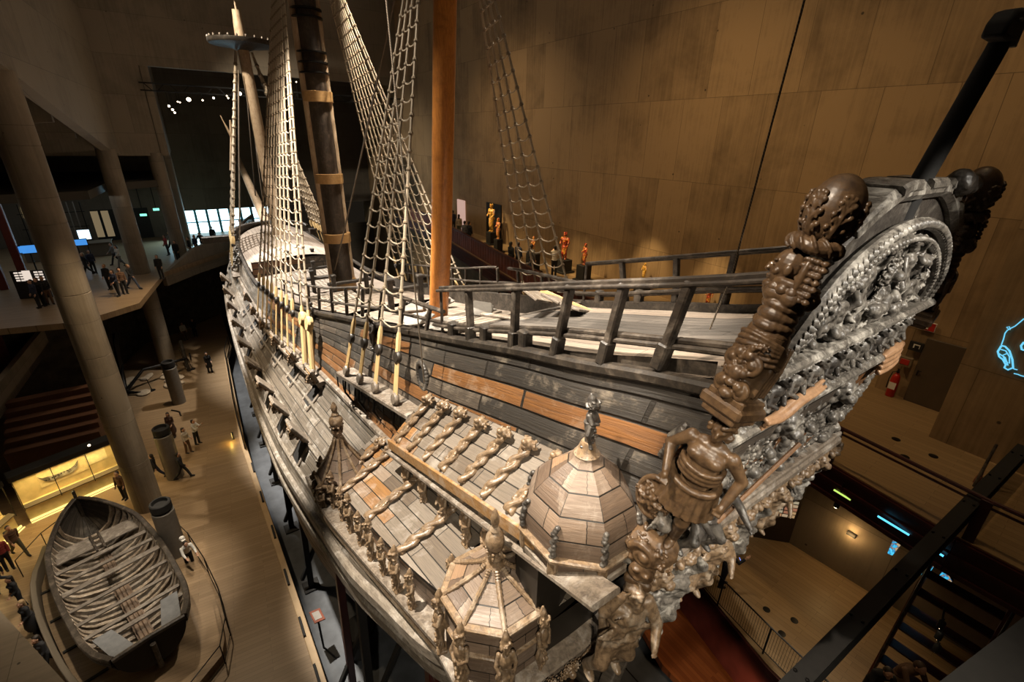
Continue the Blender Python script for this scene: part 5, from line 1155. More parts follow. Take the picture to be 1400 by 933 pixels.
CROWN = MB()
for k in range(8):
    a = k*PI/4; g_ = Fr((.10*math.cos(a), .10*math.sin(a), .02), (math.cos(a), math.sin(a), 0), (0,0,1)); leaf(CROWN, g_, (0,0,-.05), .20, PI/2, .034); CROWN.ell(g_.p(0,.06,.17), .035, nu=8, nv=6)
CROWN.lathe([(.11,-.1),(.12,0),(.09,.1)], n=12); CROWN = CROWN.remesh(.011, M['carvedgold'], 'leaf_crown')
def cupola(c, r, roof, wall_h, style, sg=1, n=8, ang=PI/8, fin=1.0, finh=.9, wins=True):
    """roof: [(radius factor, height)] from eave up; c is the eave centre"""
    c = Vector(c); root = bpy.data.objects.new('cupola', None); COL.objects.link(root); root.parent = SHIP; root.location = c+_d
    m = MB(); seg = 10; rows = []; uvs = []; prof = [(1.0, -wall_h)]+[(1.0, -wall_h*.5)]+[(f, h) for f, h in roof]
    hs = 0; pl = None
    R = []
    for f, h in prof:
        if pl: hs += math.hypot((f-pl[0])*r, h-pl[1])
        pl = (f, h); row = []; u = []
        for k in range(n+1): a = ang+2*PI*k/n; row.append(Vector((f*r*math.cos(a), f*r*math.sin(a), h))); u.append((k*.98, hs))
        R.append((row, u))
    # boards: resample between profile rings
    fr, fh = [p[0] for p in prof], [p[1] for p in prof]; T = np.linspace(0, len(prof)-1, (len(prof)-1)*3+1)
    ff = ipl({k: v for k, v in enumerate(fr)}); fz = ipl({k: v for k, v in enumerate(fh)}); rows = []; uvs = []; hs = 0; q0 = None
    for t in T:
        f, h = ff(t), fz(t)
        if q0: hs += math.hypot((f-q0[0])*r, h-q0[1])
        q0 = (f, h); row = []; u = []
        for k in range(n):
            for e in (0, 1): a = ang+2*PI*(k+e)/n; row.append(Vector((f*r*math.cos(a), f*r*math.sin(a), h))); u.append((k*1.0+e*.999, hs))
        rows.append(row); uvs.append(u)
    m.grid(rows, uvs); m.add(rows[-1], [tuple(range(len(rows[-1])))], None)
    o = bpy.data.objects.new('cupola_roof', m.mesh('cupola_roof', M['cupola'], sharp=20)); COL.objects.link(o); o.parent = root
    def ringsweep(rr, z, w, h, name, mat):
        pts = [Vector((rr*math.cos(ang+2*PI*k/n), rr*math.sin(ang+2*PI*k/n), z)) for k in range(n)]; m = MB(); prof2 = rect(w, h, .02); rows = []
        for p in pts: rad = Vector((p.x, p.y, 0)).normalized(); rows.append([p+rad*a+Vector((0,0,b)) for a, b in prof2])
        rows.append(rows[0]); m.grid(rows, closed=True); m.obj(name, M[mat], root, recalc=True)
    ringsweep(r*1.03, .0, .12, .07, 'eave_ring', 'carvedgold'); ringsweep(r*(1.08 if style == 'ribbed' else .98), -wall_h, .22 if style == 'ribbed' else .10, .12, 'base_ring', 'greywood')
    if style == 'ribbed':
        ringsweep(r*1.03, -wall_h*.45, .08, .06, 'middle_ring', 'carvedgold')
    for k in range(n):
        a = ang+2*PI*k/n; ca, sa = math.cos(a), math.sin(a)
        if style == 'ribbed':
            m = MB(); pts = [Vector((f*r*1.02*ca, f*r*1.02*sa, h+.02)) for f, h in roof]; P = []
            for i in range(len(pts)-1):
                for j in range(6): P.append(pts[i].lerp(pts[i+1], j/6))
            P.append(pts[-1]); m.tube(P, [.032+.010*(i % 2) for i in range(len(P))], 7); m.obj('roof_rib', M['carvedgold'], root)
            f = Fr((r*1.10*ca, r*1.10*sa, -wall_h+.04), (ca, sa, 0), (0,0,1)); q = link(POSTFIG[k % 3], 'corner_pilaster', root); q.matrix_local = Matrix.Translation(f.o)@f.M.to_4x4()@Matrix.Diagonal((1.15,1.15,(wall_h+.1)/.92,1))
        else:
            m = MB(); zz = np.linspace(.0, .46, 13)
            for i, z in enumerate(zz): f = np.interp(z, [h for _, h in roof], [q for q, _ in roof]); m.ell((r*(f+.02)*ca+.018*math.sin(i*2.0)*sa, r*(f+.02)*sa-.018*math.sin(i*2.0)*ca, z), (.042,.042,.034), nu=8, nv=6)
            link(m.remesh(.010, M['carveddark'], 'edge_carving'), 'edge_carving', root)
            m = MB(); m.box((r*.98*ca, r*.98*sa, -wall_h*.5), (.13,.13,wall_h), (0,0,a), .02); m.obj('corner_block', M['carvedgold'], root)
    zt = roof[-1][1]; m = MB()
    if finh: 
        m.lathe([(r*roof[-1][0]*1.1, -.02),(.16*fin,.03),(.13*fin,.10),(.10*fin,.16)], (0,0,zt), 14); m.obj('finial_base', M['carvedgold'], root)
        if style != 'ribbed':
            q = link(tinted(POSTFIG[1], 'carveddark'), 'carved_finial', root, (0,0,zt+.08), (0,0,2.2), (1.15,1.15,.82)); return root
        q = link(CROWN, 'leaf_crown', root, (0,0,zt+.24*fin)); q.scale = (fin*1.25,)*3
        m = MB(); b = zt+.38*fin
        if style == 'ribbed': m.lathe([(.06,0),(.10,.02),(.20,.12),(.225,.22),(.20,.32),(.10,.40),(.12,.43),(.10,.47),(.07,.50),(.10,.58),(.10,.66),(.05,.78),(.01,.82)], (0,0,b), 18)
        else: m.lathe([(.06,0),(.10,.03),(.11,.08),(.06,.13),(.09,.17),(.10,.24),(.06,.32),(.02,.36)], (0,0,b), 16)
        m.v = [(x*fin, y*fin, b+(z-b)*finh) for x, y, z in m.v]; m.obj('finial', M['carvedgold'], root)
    return root
for sg in (1,):
    fl = lambda v: (v[0], v[1]*sg, v[2])
    cupola(fl((3.50,2.90,13.24)), .79, [(1.0,0),(1.02,.18),(.98,.38),(.86,.58),(.66,.76),(.42,.92),(.25,1.03),(.20,1.12)], .30, 'boarded', sg, fin=.8)
    cupola(fl((4.17,3.85,11.93)), .74, [(1.0,0),(.76,.11),(.48,.25),(.28,.36),(.18,.45)], 1.2, 'ribbed', sg, fin=.62, finh=.95)
    cupola(fl((10.5,4.36,10.02)), .64, [(1.0,0),(.74,.26),(.45,.58),(.24,.86),(.15,1.05)], .85, 'ribbed', sg, fin=.75, finh=.9)
# orange carved bracket under the lower gallery corner
m = MB(); f = Fr((4.2,3.7,9.2), (-.3,1,0), (0,0,1)); figure(m, f, .9, 71, 1.3); m.ell((4.3,3.6,9.15), (.5,.45,.25)); link(m.remesh(.02, M['carvedfresh'], 'under_bracket'), 'under_bracket', SHIP, _d)

# ------------------------------------------------------------------ gunports with raised lids, wreaths, hanging blocks
hullbvh = []
def port_lid(x, t, kind=0, s=1.0):
    for sg in (1,-1):
        p = hull_pt(x, t); q = hull_pt(x, t+.03); up = (p-q).normalized(); tang = (hull_pt(x+.4, t)-hull_pt(x-.4, t)).normalized(); n = tang.cross(up); n = n if n.y > 0 else -n
        root = bpy.data.objects.new('gunport', None); COL.objects.link(root); root.parent = SHIP
        Mx = Matrix((tang, n, up)).transposed()
        if sg < 0: Mx = Matrix.Diagonal((1,-1,1))@Mx@Matrix.Diagonal((-1,1,1))
        Mx = Mx.to_4x4(); Mx.translation = Vector((p.x, p.y*sg, p.z))+_d; root.matrix_local = Mx
        m = MB()
        for dx in (-.42,.42): m.box((dx,.03,0), (.12,.12,.86), bev=.02)
        for dz in (-.42,.42): m.box((0,.03,dz), (.96,.12,.12), bev=.02)
        m.obj('port_frame', M['greywood'], root); m = MB(); m.box((0,.02,0), (.74,.05,.74)); m.obj('port_opening', M['black'], root, smooth=False)
        m = MB(); R_ = Euler((-1.15,0,0)).to_matrix(); c = Vector((0,.06,.44)); m.box(c+R_@Vector((0,0,.40)), (.82,.10,.80), R_, .02); lid = m.obj('port_lid', M['greywood'], root)
        m = MB(); m.box(c+R_@Vector((0,.07,.40)), (.66,.05,.64), R_, .02); m.obj('lid_lining', M['eave'], lid)
        o = link(RELB['lion'][0], 'lion_mask', lid); o.matrix_local = Matrix.Translation(c+R_@Vector((0,.09,.42)))@R_.to_4x4()@Matrix.Scale(.9,4)
for x in (14.2,16.9,19.7,22.6,25.6,28.8,32.2,35.6,39.0): port_lid(x, .50)
for x in (16.2,18.9,21.7,24.6,27.6,30.8): port_lid(x, .36)
def wreath(x, t, sg):
    p = hull_pt(x, t); root = None; m = MB(); f = Fr((0,0,0), (0,1*sg,.0), (0,0,1))
    for k in range(26): a = 2*PI*k/26; m.ell(f.p(.24*math.cos(a), .03, .33*math.sin(a)), (.075,.06,.07), nu=8, nv=6)
    o = link(m.remesh(.012, M['carveddark'], 'carved_wreath'), 'carved_wreath', SHIP, Vector((p.x, p.y*sg+.02*sg, p.z))+_d); o.rotation_euler = (0,.1,0)
    m = MB(); m.lathe([(.19,0),(.19,.05)], n=20, M=frame((0,sg,0))); m.obj('port_hole', M['black'], o)
for sg in (1,-1): wreath(9.3, .085, sg)
def relief_on_side(x, t, s):
    m = MB(); f = Fr((0,0,-.45), (0,1,0), (0,0,1)); figure(m, f, .95, int(x*10), 1.3); r = m.remesh(.015, M['carveddark'], 'carved_bulwark_figure'); p = hull_pt(x, t, .08)
    link(r, 'carved_bulwark_figure', SHIP, p+_d)
relief_on_side(18.3, .02, 1); relief_on_side(12.5, .03, 1)
# figures and cathead at the bow
rd = random.Random(9)
for k in range(14):
    x = 38+k*.85; t = (.02,.14,.05,.2)[k % 4]; p = hull_pt(x, t, .10)
    for sg in (1,): place_relief(rd.choice(['putto','lion','bust']), p, Vector((.2,1,.1)), (0,0,1), 1.5, rd)
m = MB(); m.box((43.0,3.9,10.4), (.5,2.4,.5), bev=.04); m.box((43.0,-3.9,10.4), (.5,2.4,.5), bev=.04); part(m, 'cathead', 'railwood')

# ------------------------------------------------------------------ things on the decks
def pos(x, y, dz=0, drop=.42, camber=.18, inset=.1): b = capb(x)-inset; return Vector((x, y, capz(x)-drop+camber*(1-(y/b)**2)+dz))
def grating(x, y, w, l):
    root = bpy.data.objects.new('hatch_grating', None); COL.objects.link(root); root.parent = SHIP; root.location = pos(x, y)+_d
    m = MB()
    for s_ in (-1,1): m.box((s_*l/2,0,.10), (.16,w+.16,.22), bev=.02); m.box((0,s_*w/2,.10), (l,.16,.22), bev=.02)
    m.obj('coaming', M['greywood'], root); m = MB()
    for k in range(int(l/.22)): m.box((-l/2+.16+k*.22,0,.14), (.10,w,.06))
    for k in range(int(w/.22)): m.box((0,-w/2+.16+k*.22,.13), (l,.09,.05))
    m.obj('lattice', M['deckbar'], root, smooth=False)
M['deckbar'] = plain('pale_grating_oak', (.30,.25,.20), .7, 0, .2, 6)
grating(22.2, 1.0, 1.8, 1.6); grating(28.2, 0, 2.4, 3.0); grating(31.4, 0, 2.2, 2.0)
def bitts(x, y, w, name='rope_bitts'):
    root = bpy.data.objects.new(name, None); COL.objects.link(root); root.parent = SHIP; root.location = pos(x, y)+_d
    for s_ in (-1,1):
        m = MB(); m.box((0,s_*w/2,.55), (.2,.2,1.1), bev=.03); m.box((0,s_*w/2,1.15), (.26,.26,.14), bev=.05); m.obj('bitt_post', M['blackwood'], root)
    m = MB(); m.box((0,0,.75), (.18,w+.6,.16), bev=.03); m.obj('cross_piece', M['blackwood'], root)
bitts(23.2,0,1.6); bitts(26.3,.2,1.8); bitts(30.3,-.6,1.4); bitts(16.2,0,1.2); bitts(34.2,0,1.6)
m = MB()
for k in range(9): m.box(pos(19.2+k*.5, 2.2-.05*k, .10), (.42,.6,.16), (0,.1,.2), .03)
part(m, 'loose_timber', 'greywood')
# canvas covered bundles by the mizzen mast
def bundle(x, y, s, seed):
    m = MB(); r = random.Random(seed)
    for k in range(6): m.box((r.uniform(-.3,.3)*s, r.uniform(-.25,.25)*s, (.06+.07*k)*s), (r.uniform(.7,1.3)*s,r.uniform(.5,.9)*s,.10*s), (r.uniform(-.25,.25),r.uniform(-.25,.25),r.uniform(0,3)), .03)
    o = link(m.remesh(.03, M['canvas'], 'canvas_bundle', 2), 'canvas_bundle', SHIP, pos(x, y, 0, .55, .16)+_d)
bundle(12.2,-.9,.8,1); bundle(12.9,1.0,.7,2); bundle(11.4,.9,.6,3); bundle(14.6,.4,.8,4); bundle(15.6,-1.0,.7,5)
# tilted hatch cover and leaning board on the poop
root = bpy.data.objects.new('hatch_cover', None); COL.objects.link(root); root.parent = SHIP; root.location = Vector((8.0,-.55,14.12))+_d; root.rotation_euler = (.35,-.25,.5)
m = MB()
for k in range(4): m.box((-.75+k*.5,0,.35-.10*abs(k-1.5)), (.48,1.5,.06), (0,(k-1.5)*-.16,0), .012)
m.obj('cover_board', M['greywood'], root); m = MB(); m.box((0,-.76,.28), (1.9,.07,.20), bev=.02); m.obj('cover_edge', M['band'], root)
m = MB(); m.box((0,0,0), (1.5,.16,.07), bev=.015); o = m.obj('leaning_board', M['greywood'], SHIP); o.location = Vector((8.9,.4,13.98))+_d; o.rotation_euler = (0,.06,.5)
# long cover of loose white boards on the quarter deck, starboard side rail boards
m = MB()
for k in range(9): m.box(pos(10.0+k*.36, -.2+.05*(k % 3), .06, .55, .16), (.30,2.5,.05), (0,.24,.06*(k % 2)), .01)
part(m, 'pale_deck_boards', 'deckbar', smooth=False)
m = MB(); m.tube([Vector((13.2,1.75,14.0)), Vector((9.0,1.85,14.2))], .02)
# dark inner bulwark planks on the starboard side
m = MB(); xs = np.linspace(2.5, 25, 30); rows = [[Vector((x, -(capb(x)-.14), capz(x)-dz)) for x in xs] for dz in (.55, -.05)]; m.grid(rows, [[(p.x, j*.6) for p in r] for j, r in enumerate(rows)]); part(m, 'inner_bulwark', 'blackwood')
m = MB(); rows = [[Vector((x, (capb(x)-.14), capz(x)-dz)) for x in xs] for dz in (.55, -.05)]; m.grid(rows, [[(p.x, j*.6) for p in r] for j, r in enumerate(rows)], flip=True); part(m, 'inner_bulwark', 'blackwood')
# ------------------------------------------------------------------ old rowing boat on its plinth
ang = math.radians(15.7)
BO = empty('rowing_boat', 'old open wooden rowing boat with bare ribs lying on a low pale plinth', 'boat', (20.7, 11.6, .35), ang)
bw = ipl({-4.95:1.05,-4.2:1.38,-3:1.58,0:1.70,2.2:1.56,3.5:1.15,4.4:.62,4.95:.06}); bs_ = ipl({-4.95:1.65,-2:1.38,1:1.34,3.5:1.55,4.95:1.95}); bk = ipl({-4.95:.45,-3:.16,2.5:.12,4:.35,4.95:1.1})
def bpt(x, t, sg, off=0):
    """t 0 keel .. 1 gunwale"""
    w = bw(x)+off; k = bk(x); return Vector((x, sg*w*math.sin(min(1, t)*PI/2)**.75, k+(bs_(x)-k)*(1-math.cos(t*PI/2))**.85))
def bpart(m, n, mat, **k): o = m.obj(n, M[mat], BO, **k); return o
bx = np.linspace(-4.95, 4.95, 40); m = MB()
for sg in (1,-1):
    for j in range(8):
        m.grid([[bpt(x, (j+f)/8, sg, .05+.03*(1-f)) for x in bx] for f in (0,1.06)], [[(x, (j+f)*.22) for x in bx] for f in (0,1)], flip=sg > 0)
        m.grid([[bpt(x, (j+f)/8, sg, .0) for x in bx] for f in (0,1)], [[(x, (j+f)*.22+5) for x in bx] for f in (0,1)], flip=sg < 0)
tr = [bpt(-4.95, t, 1) for t in np.linspace(0,1,9)]+[bpt(-4.95, t, -1) for t in np.linspace(1,0,9)][:-1]; m.prism(tr, (-.1,0,0))
bpart(m, 'boat_planking', 'boatwood' if 'boatwood' in M else 'blackwood')
for sg in (1,-1):
    bpart(sweep([bpt(x, 1, sg)+Vector((0,0,.03)) for x in bx], rect(.20,.12,.03)), 'gunwale', 'railwood', recalc=True); bpart(sweep([bpt(x, .86, sg, .05) for x in bx], rect(.08,.12,.02)), 'rubbing_strake', 'blackwood', recalc=True)
m = MB(); m.tube([bpt(-4.98, t, 1)*1.0 for t in [1]]+[Vector((-5.0,0,1.72)), bpt(-4.98, 1, -1)], .09, 8); bpart(m, 'stern_rail', 'railwood')
m = MB(); m.prism([Vector((4.75,-.06,.5)), Vector((5.05,-.06,.9)), Vector((5.22,-.06,2.3)), Vector((4.98,-.06,2.35)), Vector((4.85,-.06,1.4))], (0,.12,0)); bpart(m, 'stem_post', 'blackwood', recalc=True)
r = random.Random(2)
for k in range(26):
    x = -4.5+k*.335; m = MB(); P = [bpt(x+r.uniform(-.03,.03), t, -1)*1.0+Vector((0,.03,.05)) for t in np.linspace(.97,.05,8)]+[bpt(x+r.uniform(-.03,.03), t, 1)+Vector((0,-.03,.05)) for t in np.linspace(.05,.97,8)]
    rows = []; 
    for i, p in enumerate(P):
        t = (P[min(i+1,15)]-P[max(i-1,0)]).normalized(); n_ = Vector((1,0,0)).cross(t); w = .075+.012*math.sin(k*3+i); h = .07+.02*math.sin(i*1.3+k); rows.append([p+Vector((a*w,0,0))+n_*(b*h) for a, b in ((-1,-1),(1,-1),(1,1),(-1,1))])
    m.grid(rows, closed=True); m.f += [(0,1,2,3)[::-1], (60,61,62,63)]; m.uv += [None,None]; m.mi += [0,0]; bpart(m, 'rib', 'boatrib', recalc=True)
for x, w, h in ((2.5,.85,.62),(1.4,.20,.7),(.65,.17,.72),(-.25,.26,.85),(-1.15,.17,.72),(-2.0,.16,.70),(-2.85,.17,.72),(-3.4,.20,.74)):
    b_ = bw(x)*.93; m = MB(); m.box((x,0,.45+h), (w,2*b_,.07), bev=.012)
    if w > .5:
        m = MB(); m.box((x,b_*.56,.45+h), (w,b_*.86,.06), bev=.012); m.box((x,-b_*.56,.45+h), (w,b_*.86,.06), bev=.012); m.box((x-.4,0,.46+h), (.16,2*b_,.08), bev=.012)
    bpart(m, 'thwart', 'boatthwart')
m = MB(); [m.box((-2.2,y,.72), (3.4,.12,.10), bev=.02) for y in (-.13,0,.13)]; m.box((-2.2,0,.60), (3.5,.5,.06)); bpart(m, 'centre_plank', 'boatkeel')
m = MB(); [m.box((.85,y,.80), (1.3,.13,.08), bev=.02) for y in (-.14,0,.14)]; bpart(m, 'mast_step', 'boatkeel')
m = MB(); [m.box((2.3,y,1.15), (1.3,.09,.10), bev=.015) for y in (-.14,.14)]; bpart(m, 'windlass_beam', 'railwood')
for sg in (1,-1): m = MB(); m.prism([Vector((-4.7,.35*sg,1.28)), Vector((-4.6,1.0*sg,1.28)), Vector((-3.2,1.30*sg,1.22)), Vector((-3.2,.75*sg,1.22))], (0,0,.05)); bpart(m, 'stern_seat', 'slate', recalc=True, smooth=False)
m = MB(); m.tube([(-5.1,0,.3),(-5.15,0,1.5)], .09); bpart(m, 'rudder_post', 'railwood')
# plinth with shaped edge, groove lines, its curved railing, supports
BOM = Matrix.Rotation(ang, 4, 'Z'); BOC = Vector((20.7, 11.6, 0))
def bl(x, y, z=0): return BOC+BOM@Vector((x, y, z))
plw = ipl({-6.6:.35,-6.1:1.5,-4.8:2.05,-2:2.5,.5:2.6,2.5:2.45,4:1.9,5.3:1.3,5.95:.4}); px_ = list(np.linspace(-6.6, 5.95, 24))
m = MB(); m.prism([bl(x, -plw(x)) for x in px_]+[bl(x, plw(x)*.9-.1) for x in px_[::-1]], (0,0,.34)); o = m.obj('boat_plinth', M['floor'], smooth=False, recalc=True); tag(o, 'low pale plinth with rounded ends under the old rowing boat', 'plinth')
pr = [bl(x, plw(x)*.9+.02, .45) for x in np.linspace(4.6, -6.3, 16)]; t = empty('plinth_kerb', 'low pale kerb wall curving along the visitors side of the boat plinth', 'kerb', pr[0])
m = sweep([p-pr[0] for p in pr], rect(.18,.9,.02)); m.obj('kerb', M['conc'], t, recalc=True)
for k in range(4):
    m = MB(); m.box((0,0,.03), (.10,.85,.06), (0,0,ang)); o = m.obj('support_strip', M['black'], smooth=False); o.location = bl(2.2-k*1.9, 1.80-.05*k, .34)
    tag(o, 'dark strip lying across the plinth beside the boat, '+('nearest the bow','second from the bow','third from the bow','nearest the stern')[k], 'strip', 'dark strips on the plinth')
rail_run('boat_railing', [bl(x, -plw(x)-.18) for x in (2.6,.5,-1.6,-3.6,-5.2,-6.2)]+[bl(-6.85,-.3), bl(-6.7,.9)], 1.0, 'thin dark railing curving round the stern side of the rowing boat', 'railing', 'iron', .02, (1.0,.1), post_r=.02)
rail_run('boat_bow_railing', [bl(4.4,2.5), bl(5.6,1.5), bl(6.35,.4), bl(6.3,-.6)], .95, 'thin dark railing round the bow of the rowing boat by the yellow case', 'railing', 'iron', .02, (1.0,), post_r=.02)

# ------------------------------------------------------------------ yellow lit display case with the black lid
E_YEL = emis('yellow_case_glow', (1,.72,.22), 1.6); M['cream'] = plain('cream_case_back', (.62,.50,.26), .7, 0, .15, 3, .1)
def case(a, b, depth, label, draw=True, power=90):
    a, b = Vector((*a,0)), Vector((*b,0)); d = b-a; L = d.length; rz = math.atan2(d.y, d.x); t = empty('display_case', label, 'display case', (a+b)/2, rz, 'yellow lit display cases')
    # local: x along, y outwards to the viewer is -y
    m = MB(); m.box((0,depth/2,2.62), (L+.2,depth+.1,.30), bev=.03); m.obj('black_lid', M['black'], t)
    m = MB(); m.box((0,depth,1.5), (L,.08,2.0)); m.obj('back_panel', M['cream'], t, smooth=False)
    m = MB(); m.box((0,depth*.6,.42), (L,depth*.8,.84), bev=.02); m.obj('plinth', M['cream'], t); m = MB(); m.box((0,depth*.25,.86), (L,depth*.5,.06), (.25,0,0), .01); m.obj('sloping_shelf', M['conc'], t)
    m = MB(); m.box((0,.0,.10), (L,.06,.10)); m.box((0,-.12,.03), (L,.05,.05)); m.obj('glow_strip', E_YEL, t, smooth=False)
    for x in np.linspace(-L/2, L/2, 4): m = MB(); m.box((x,.0,1.6), (.03,.03,1.75)); m.obj('corner_bar', M['iron'], t, smooth=False)
    if draw:
        m = MB(); m.box((-.25,depth-.06,1.75), (1.9,.03,.95)); m.obj('picture_board', plain('pale_picture_board', (.75,.62,.36), .7, 0, .1), t, smooth=False)
        m = MB(); hull = [(-1.0,1.95),(-.85,1.80),(-.35,1.72),(.2,1.70),(.45,1.82),(.62,2.02),(.50,1.62),(.30,1.50),(-.55,1.48),(-.80,1.58)]; m.prism([Vector((x-.2,depth-.08,z)) for x, z in hull], (0,-.05,0)); m.obj('ship_model_relief', M['carvedgrey'], t, recalc=True)
        for k in range(9): m = MB(); m.box((-.75+k*.12-.2,depth-.14,1.62+.012*k), (.05,.03,.05)); m.obj('model_port', M['black'], t, smooth=False)
        m = MB(); m.box((1.15,depth-.06,1.85), (.85,.03,.75)); m.obj('picture_board', plain('pale_chart', (.80,.70,.46), .7, 0, .3, 2), t, smooth=False)
    l = bpy.data.lights.new('case_light', 'AREA'); l.shape = 'RECTANGLE'; l.size = L*.9; l.size_y = .2; l.energy = power; l.color = (1,.70,.26); lo = bpy.data.objects.new('case_light', l); COL.objects.link(lo); lo.parent = t; lo.location = (0,.1,2.4); lo.rotation_euler = (-.5,0,0); return t
case((28.3,15.5), (29.7,11.6), .6, 'long yellow lit display case with a black lid and a ship relief inside', power=120)
case((25.2,17.3), (28.1,15.8), .6, 'shorter yellow lit display case turned towards the visitors at the corner', False, 60)
o = little_spot(Vector((29.2,12.6,2.9)), 'lit spotlight on top of the black lid of the yellow case', (-.5,0,.6), .06)
# steps and mezzanine behind the case
m = MB()
for k in range(6): m.box((31.4+k*.55, 14.3, 1.3+.16*k), (.55,3.8,2.6+.32*k))
struct(m.obj('floor_steps', plain('brown_steps', (.09,.035,.014), .6), smooth=False))
MEZ = [(24,19),(28.3,17.0),(30.4,16.4),(38.5,15.8),(44,15.4),(47,26),(24,26)]
slab('floor_mezzanine', MEZ, 4.3, .4, 'concdark')
m = MB()
for a, c in zip(MEZ[:4], MEZ[1:5]): a, c = Vector((*a,3.9)), Vector((*c,3.9)); d = (c-a).normalized(); m.prism([a, c, c+Vector((0,0,1.4)), a+Vector((0,0,1.4))], Vector((-d.y,d.x,0))*.3)
o = struct(m.obj('wall_mezzanine', M['conc'], smooth=False, recalc=True)); box_uv(o)
a, b, c = atZ(0, 805, 4), atZ(95, 940, 4), atZ(-60, 990, 4); m = MB(); m.prism([Vector((a.x+.5,a.y+.6,0)), Vector((b.x,b.y,0)), Vector((c.x,c.y,0)), Vector((c.x+2,c.y+4,0))][::-1], (0,0,4)); o = struct(m.obj('wall_stair_block', M['conc'], smooth=False, recalc=True)); box_uv(o)
for (u, v, z0, z1), lab in (((36,465,4.3,13.7),'dark red steel post leaning at the port edge, nearest the blue floor'),((12,500,4.3,13.7),'dark red steel post at the very edge of the picture'),((40,395,8,13.7),'dark red steel post beyond the lit picture panel')):
    p = atZ(u, v, z0); m = MB(); m.box((0,0,(z1-z0)/2), (.42,.42,z1-z0), bev=.04); o = m.obj('red_post', plain('red_post_paint', (.12,.020,.014), .5)); o.location = p; tag(o, lab, 'post', 'dark red steel posts')
E_BLUE = emis('blue_screen_light', (.06,.28,.75), 1.0); E_WHT = emis('white_screen_light', (.65,.85,1), 2.6); E_GRN = emis('green_exit_glow', (.25,.95,.65), 1.6); E_PIC = emis('lit_pale_panel', (1,.85,.72), .8)
def screen_at(u, v, x, w, h, mat, label, cat='screen', group=None, name='video_screen', rot=0, stand=None):
    p = atX(u, v, x); t = empty(name, label, cat, p, rot, group); m = MB(); m.box((.04,0,0), (.06,w+.1,h+.1), bev=.01); m.obj('casing', M['black'], t); m = MB(); m.box((0,0,0), (.03,w,h)); m.obj('display', mat, t, smooth=False)
    if stand is not None: m = MB(); m.box((.06,0,(stand-p.z)/2), (.06,.08,abs(stand-p.z))); m.obj('stand_pole', M['black'], t, smooth=False)
    return t
screen_at(115,321,52,.75,.75, E_WHT, 'small square white glowing screen in the lobby', stand=8.0)
screen_at(24,342,44,.75,.42, E_BLUE, 'small blue screen far to port, closest to the picture edge', group='blue lobby screens', stand=8.0); screen_at(39,341,44,.7,.5, E_BLUE, 'small blue screen just beside the thick column', group='blue lobby screens', stand=8.0); screen_at(104,332,50,1.3,.45, E_BLUE, 'wide blue screen below the white square screen', group='blue lobby screens', stand=8.0)
screen_at(196,294,60.45,.55,.22, E_GRN, 'green emergency sign over the dark lobby doorway', 'sign', 'green emergency signs', 'emergency_sign', stand=13.9); screen_at(213.5,286.5,59,.5,.22, E_GRN, 'green emergency sign beside the slim columns', 'sign', 'green emergency signs', 'emergency_sign', stand=13.9)
screen_at(186,142,60.90,.25,.9, E_WHT, 'narrow bluish lit slot high in the far dark room', 'light slot', None, 'light_slot')
t = empty('picture_panel', 'standing panel of small glowing pictures in front of a dark group', 'display panel', atZ(50,408,8.0), -.3)
for r_ in range(4):
    for k in range(6):
        if k in (2,3): continue
        m = MB(); m.box((0,.55-k*.25,1.2+r_*.16), (.03,.19,.09)); m.obj('picture', E_PIC, t, smooth=False)
m = MB(); m.box((-.02,.02,1.5), (.03,.40,.62)); m.obj('picture', E_PIC, t, smooth=False); m = MB(); m.box((.05,0,.9), (.06,1.7,1.8), bev=.01); m.obj('panel', M['black'], t)
t = empty('glass_lift', 'lift with lit frames of thin metal bars deep in the lobby', 'lift', (54.5, 14.6, 8)); E_LIFT = emis('lift_cabin_glow', (1,.72,.32), .55)
for k in range(10):
    m = MB(); m.box((0,-1.9+k*.42,2.2), (.10,.07,4.4)); m.obj('upright', M['post'] if k % 3 else M['iron'], t, smooth=False)
m = MB(); m.box((.3,1.2,3.7), (.1,1.2,.9)); m.obj('lit_cabin', E_LIFT, t, smooth=False); m = MB(); m.box((.5,-2.6,2.4), (.1,.5,2.2)); m.box((.5,-3.3,2.4), (.1,.5,2.2)); m.obj('lit_glass', emis('dim_glass_glow', (1,.75,.42), .18), t, smooth=False)
m = MB()
for z in (1.2,2.4,3.6): m.box((0,0,z), (.08,4.2,.06))
m.obj('cross_rail', M['iron'], t, smooth=False)
m = MB(); m.box((0,0,.55), (1.4,5.5,1.1), bev=.03); m.box((0,0,1.14), (1.6,5.7,.06), bev=.02); o = m.obj('lobby_counter', M['conc']); o.location = atZ(100,352,8.0); tag(o, 'pale lobby counter below the blue screen', 'counter')
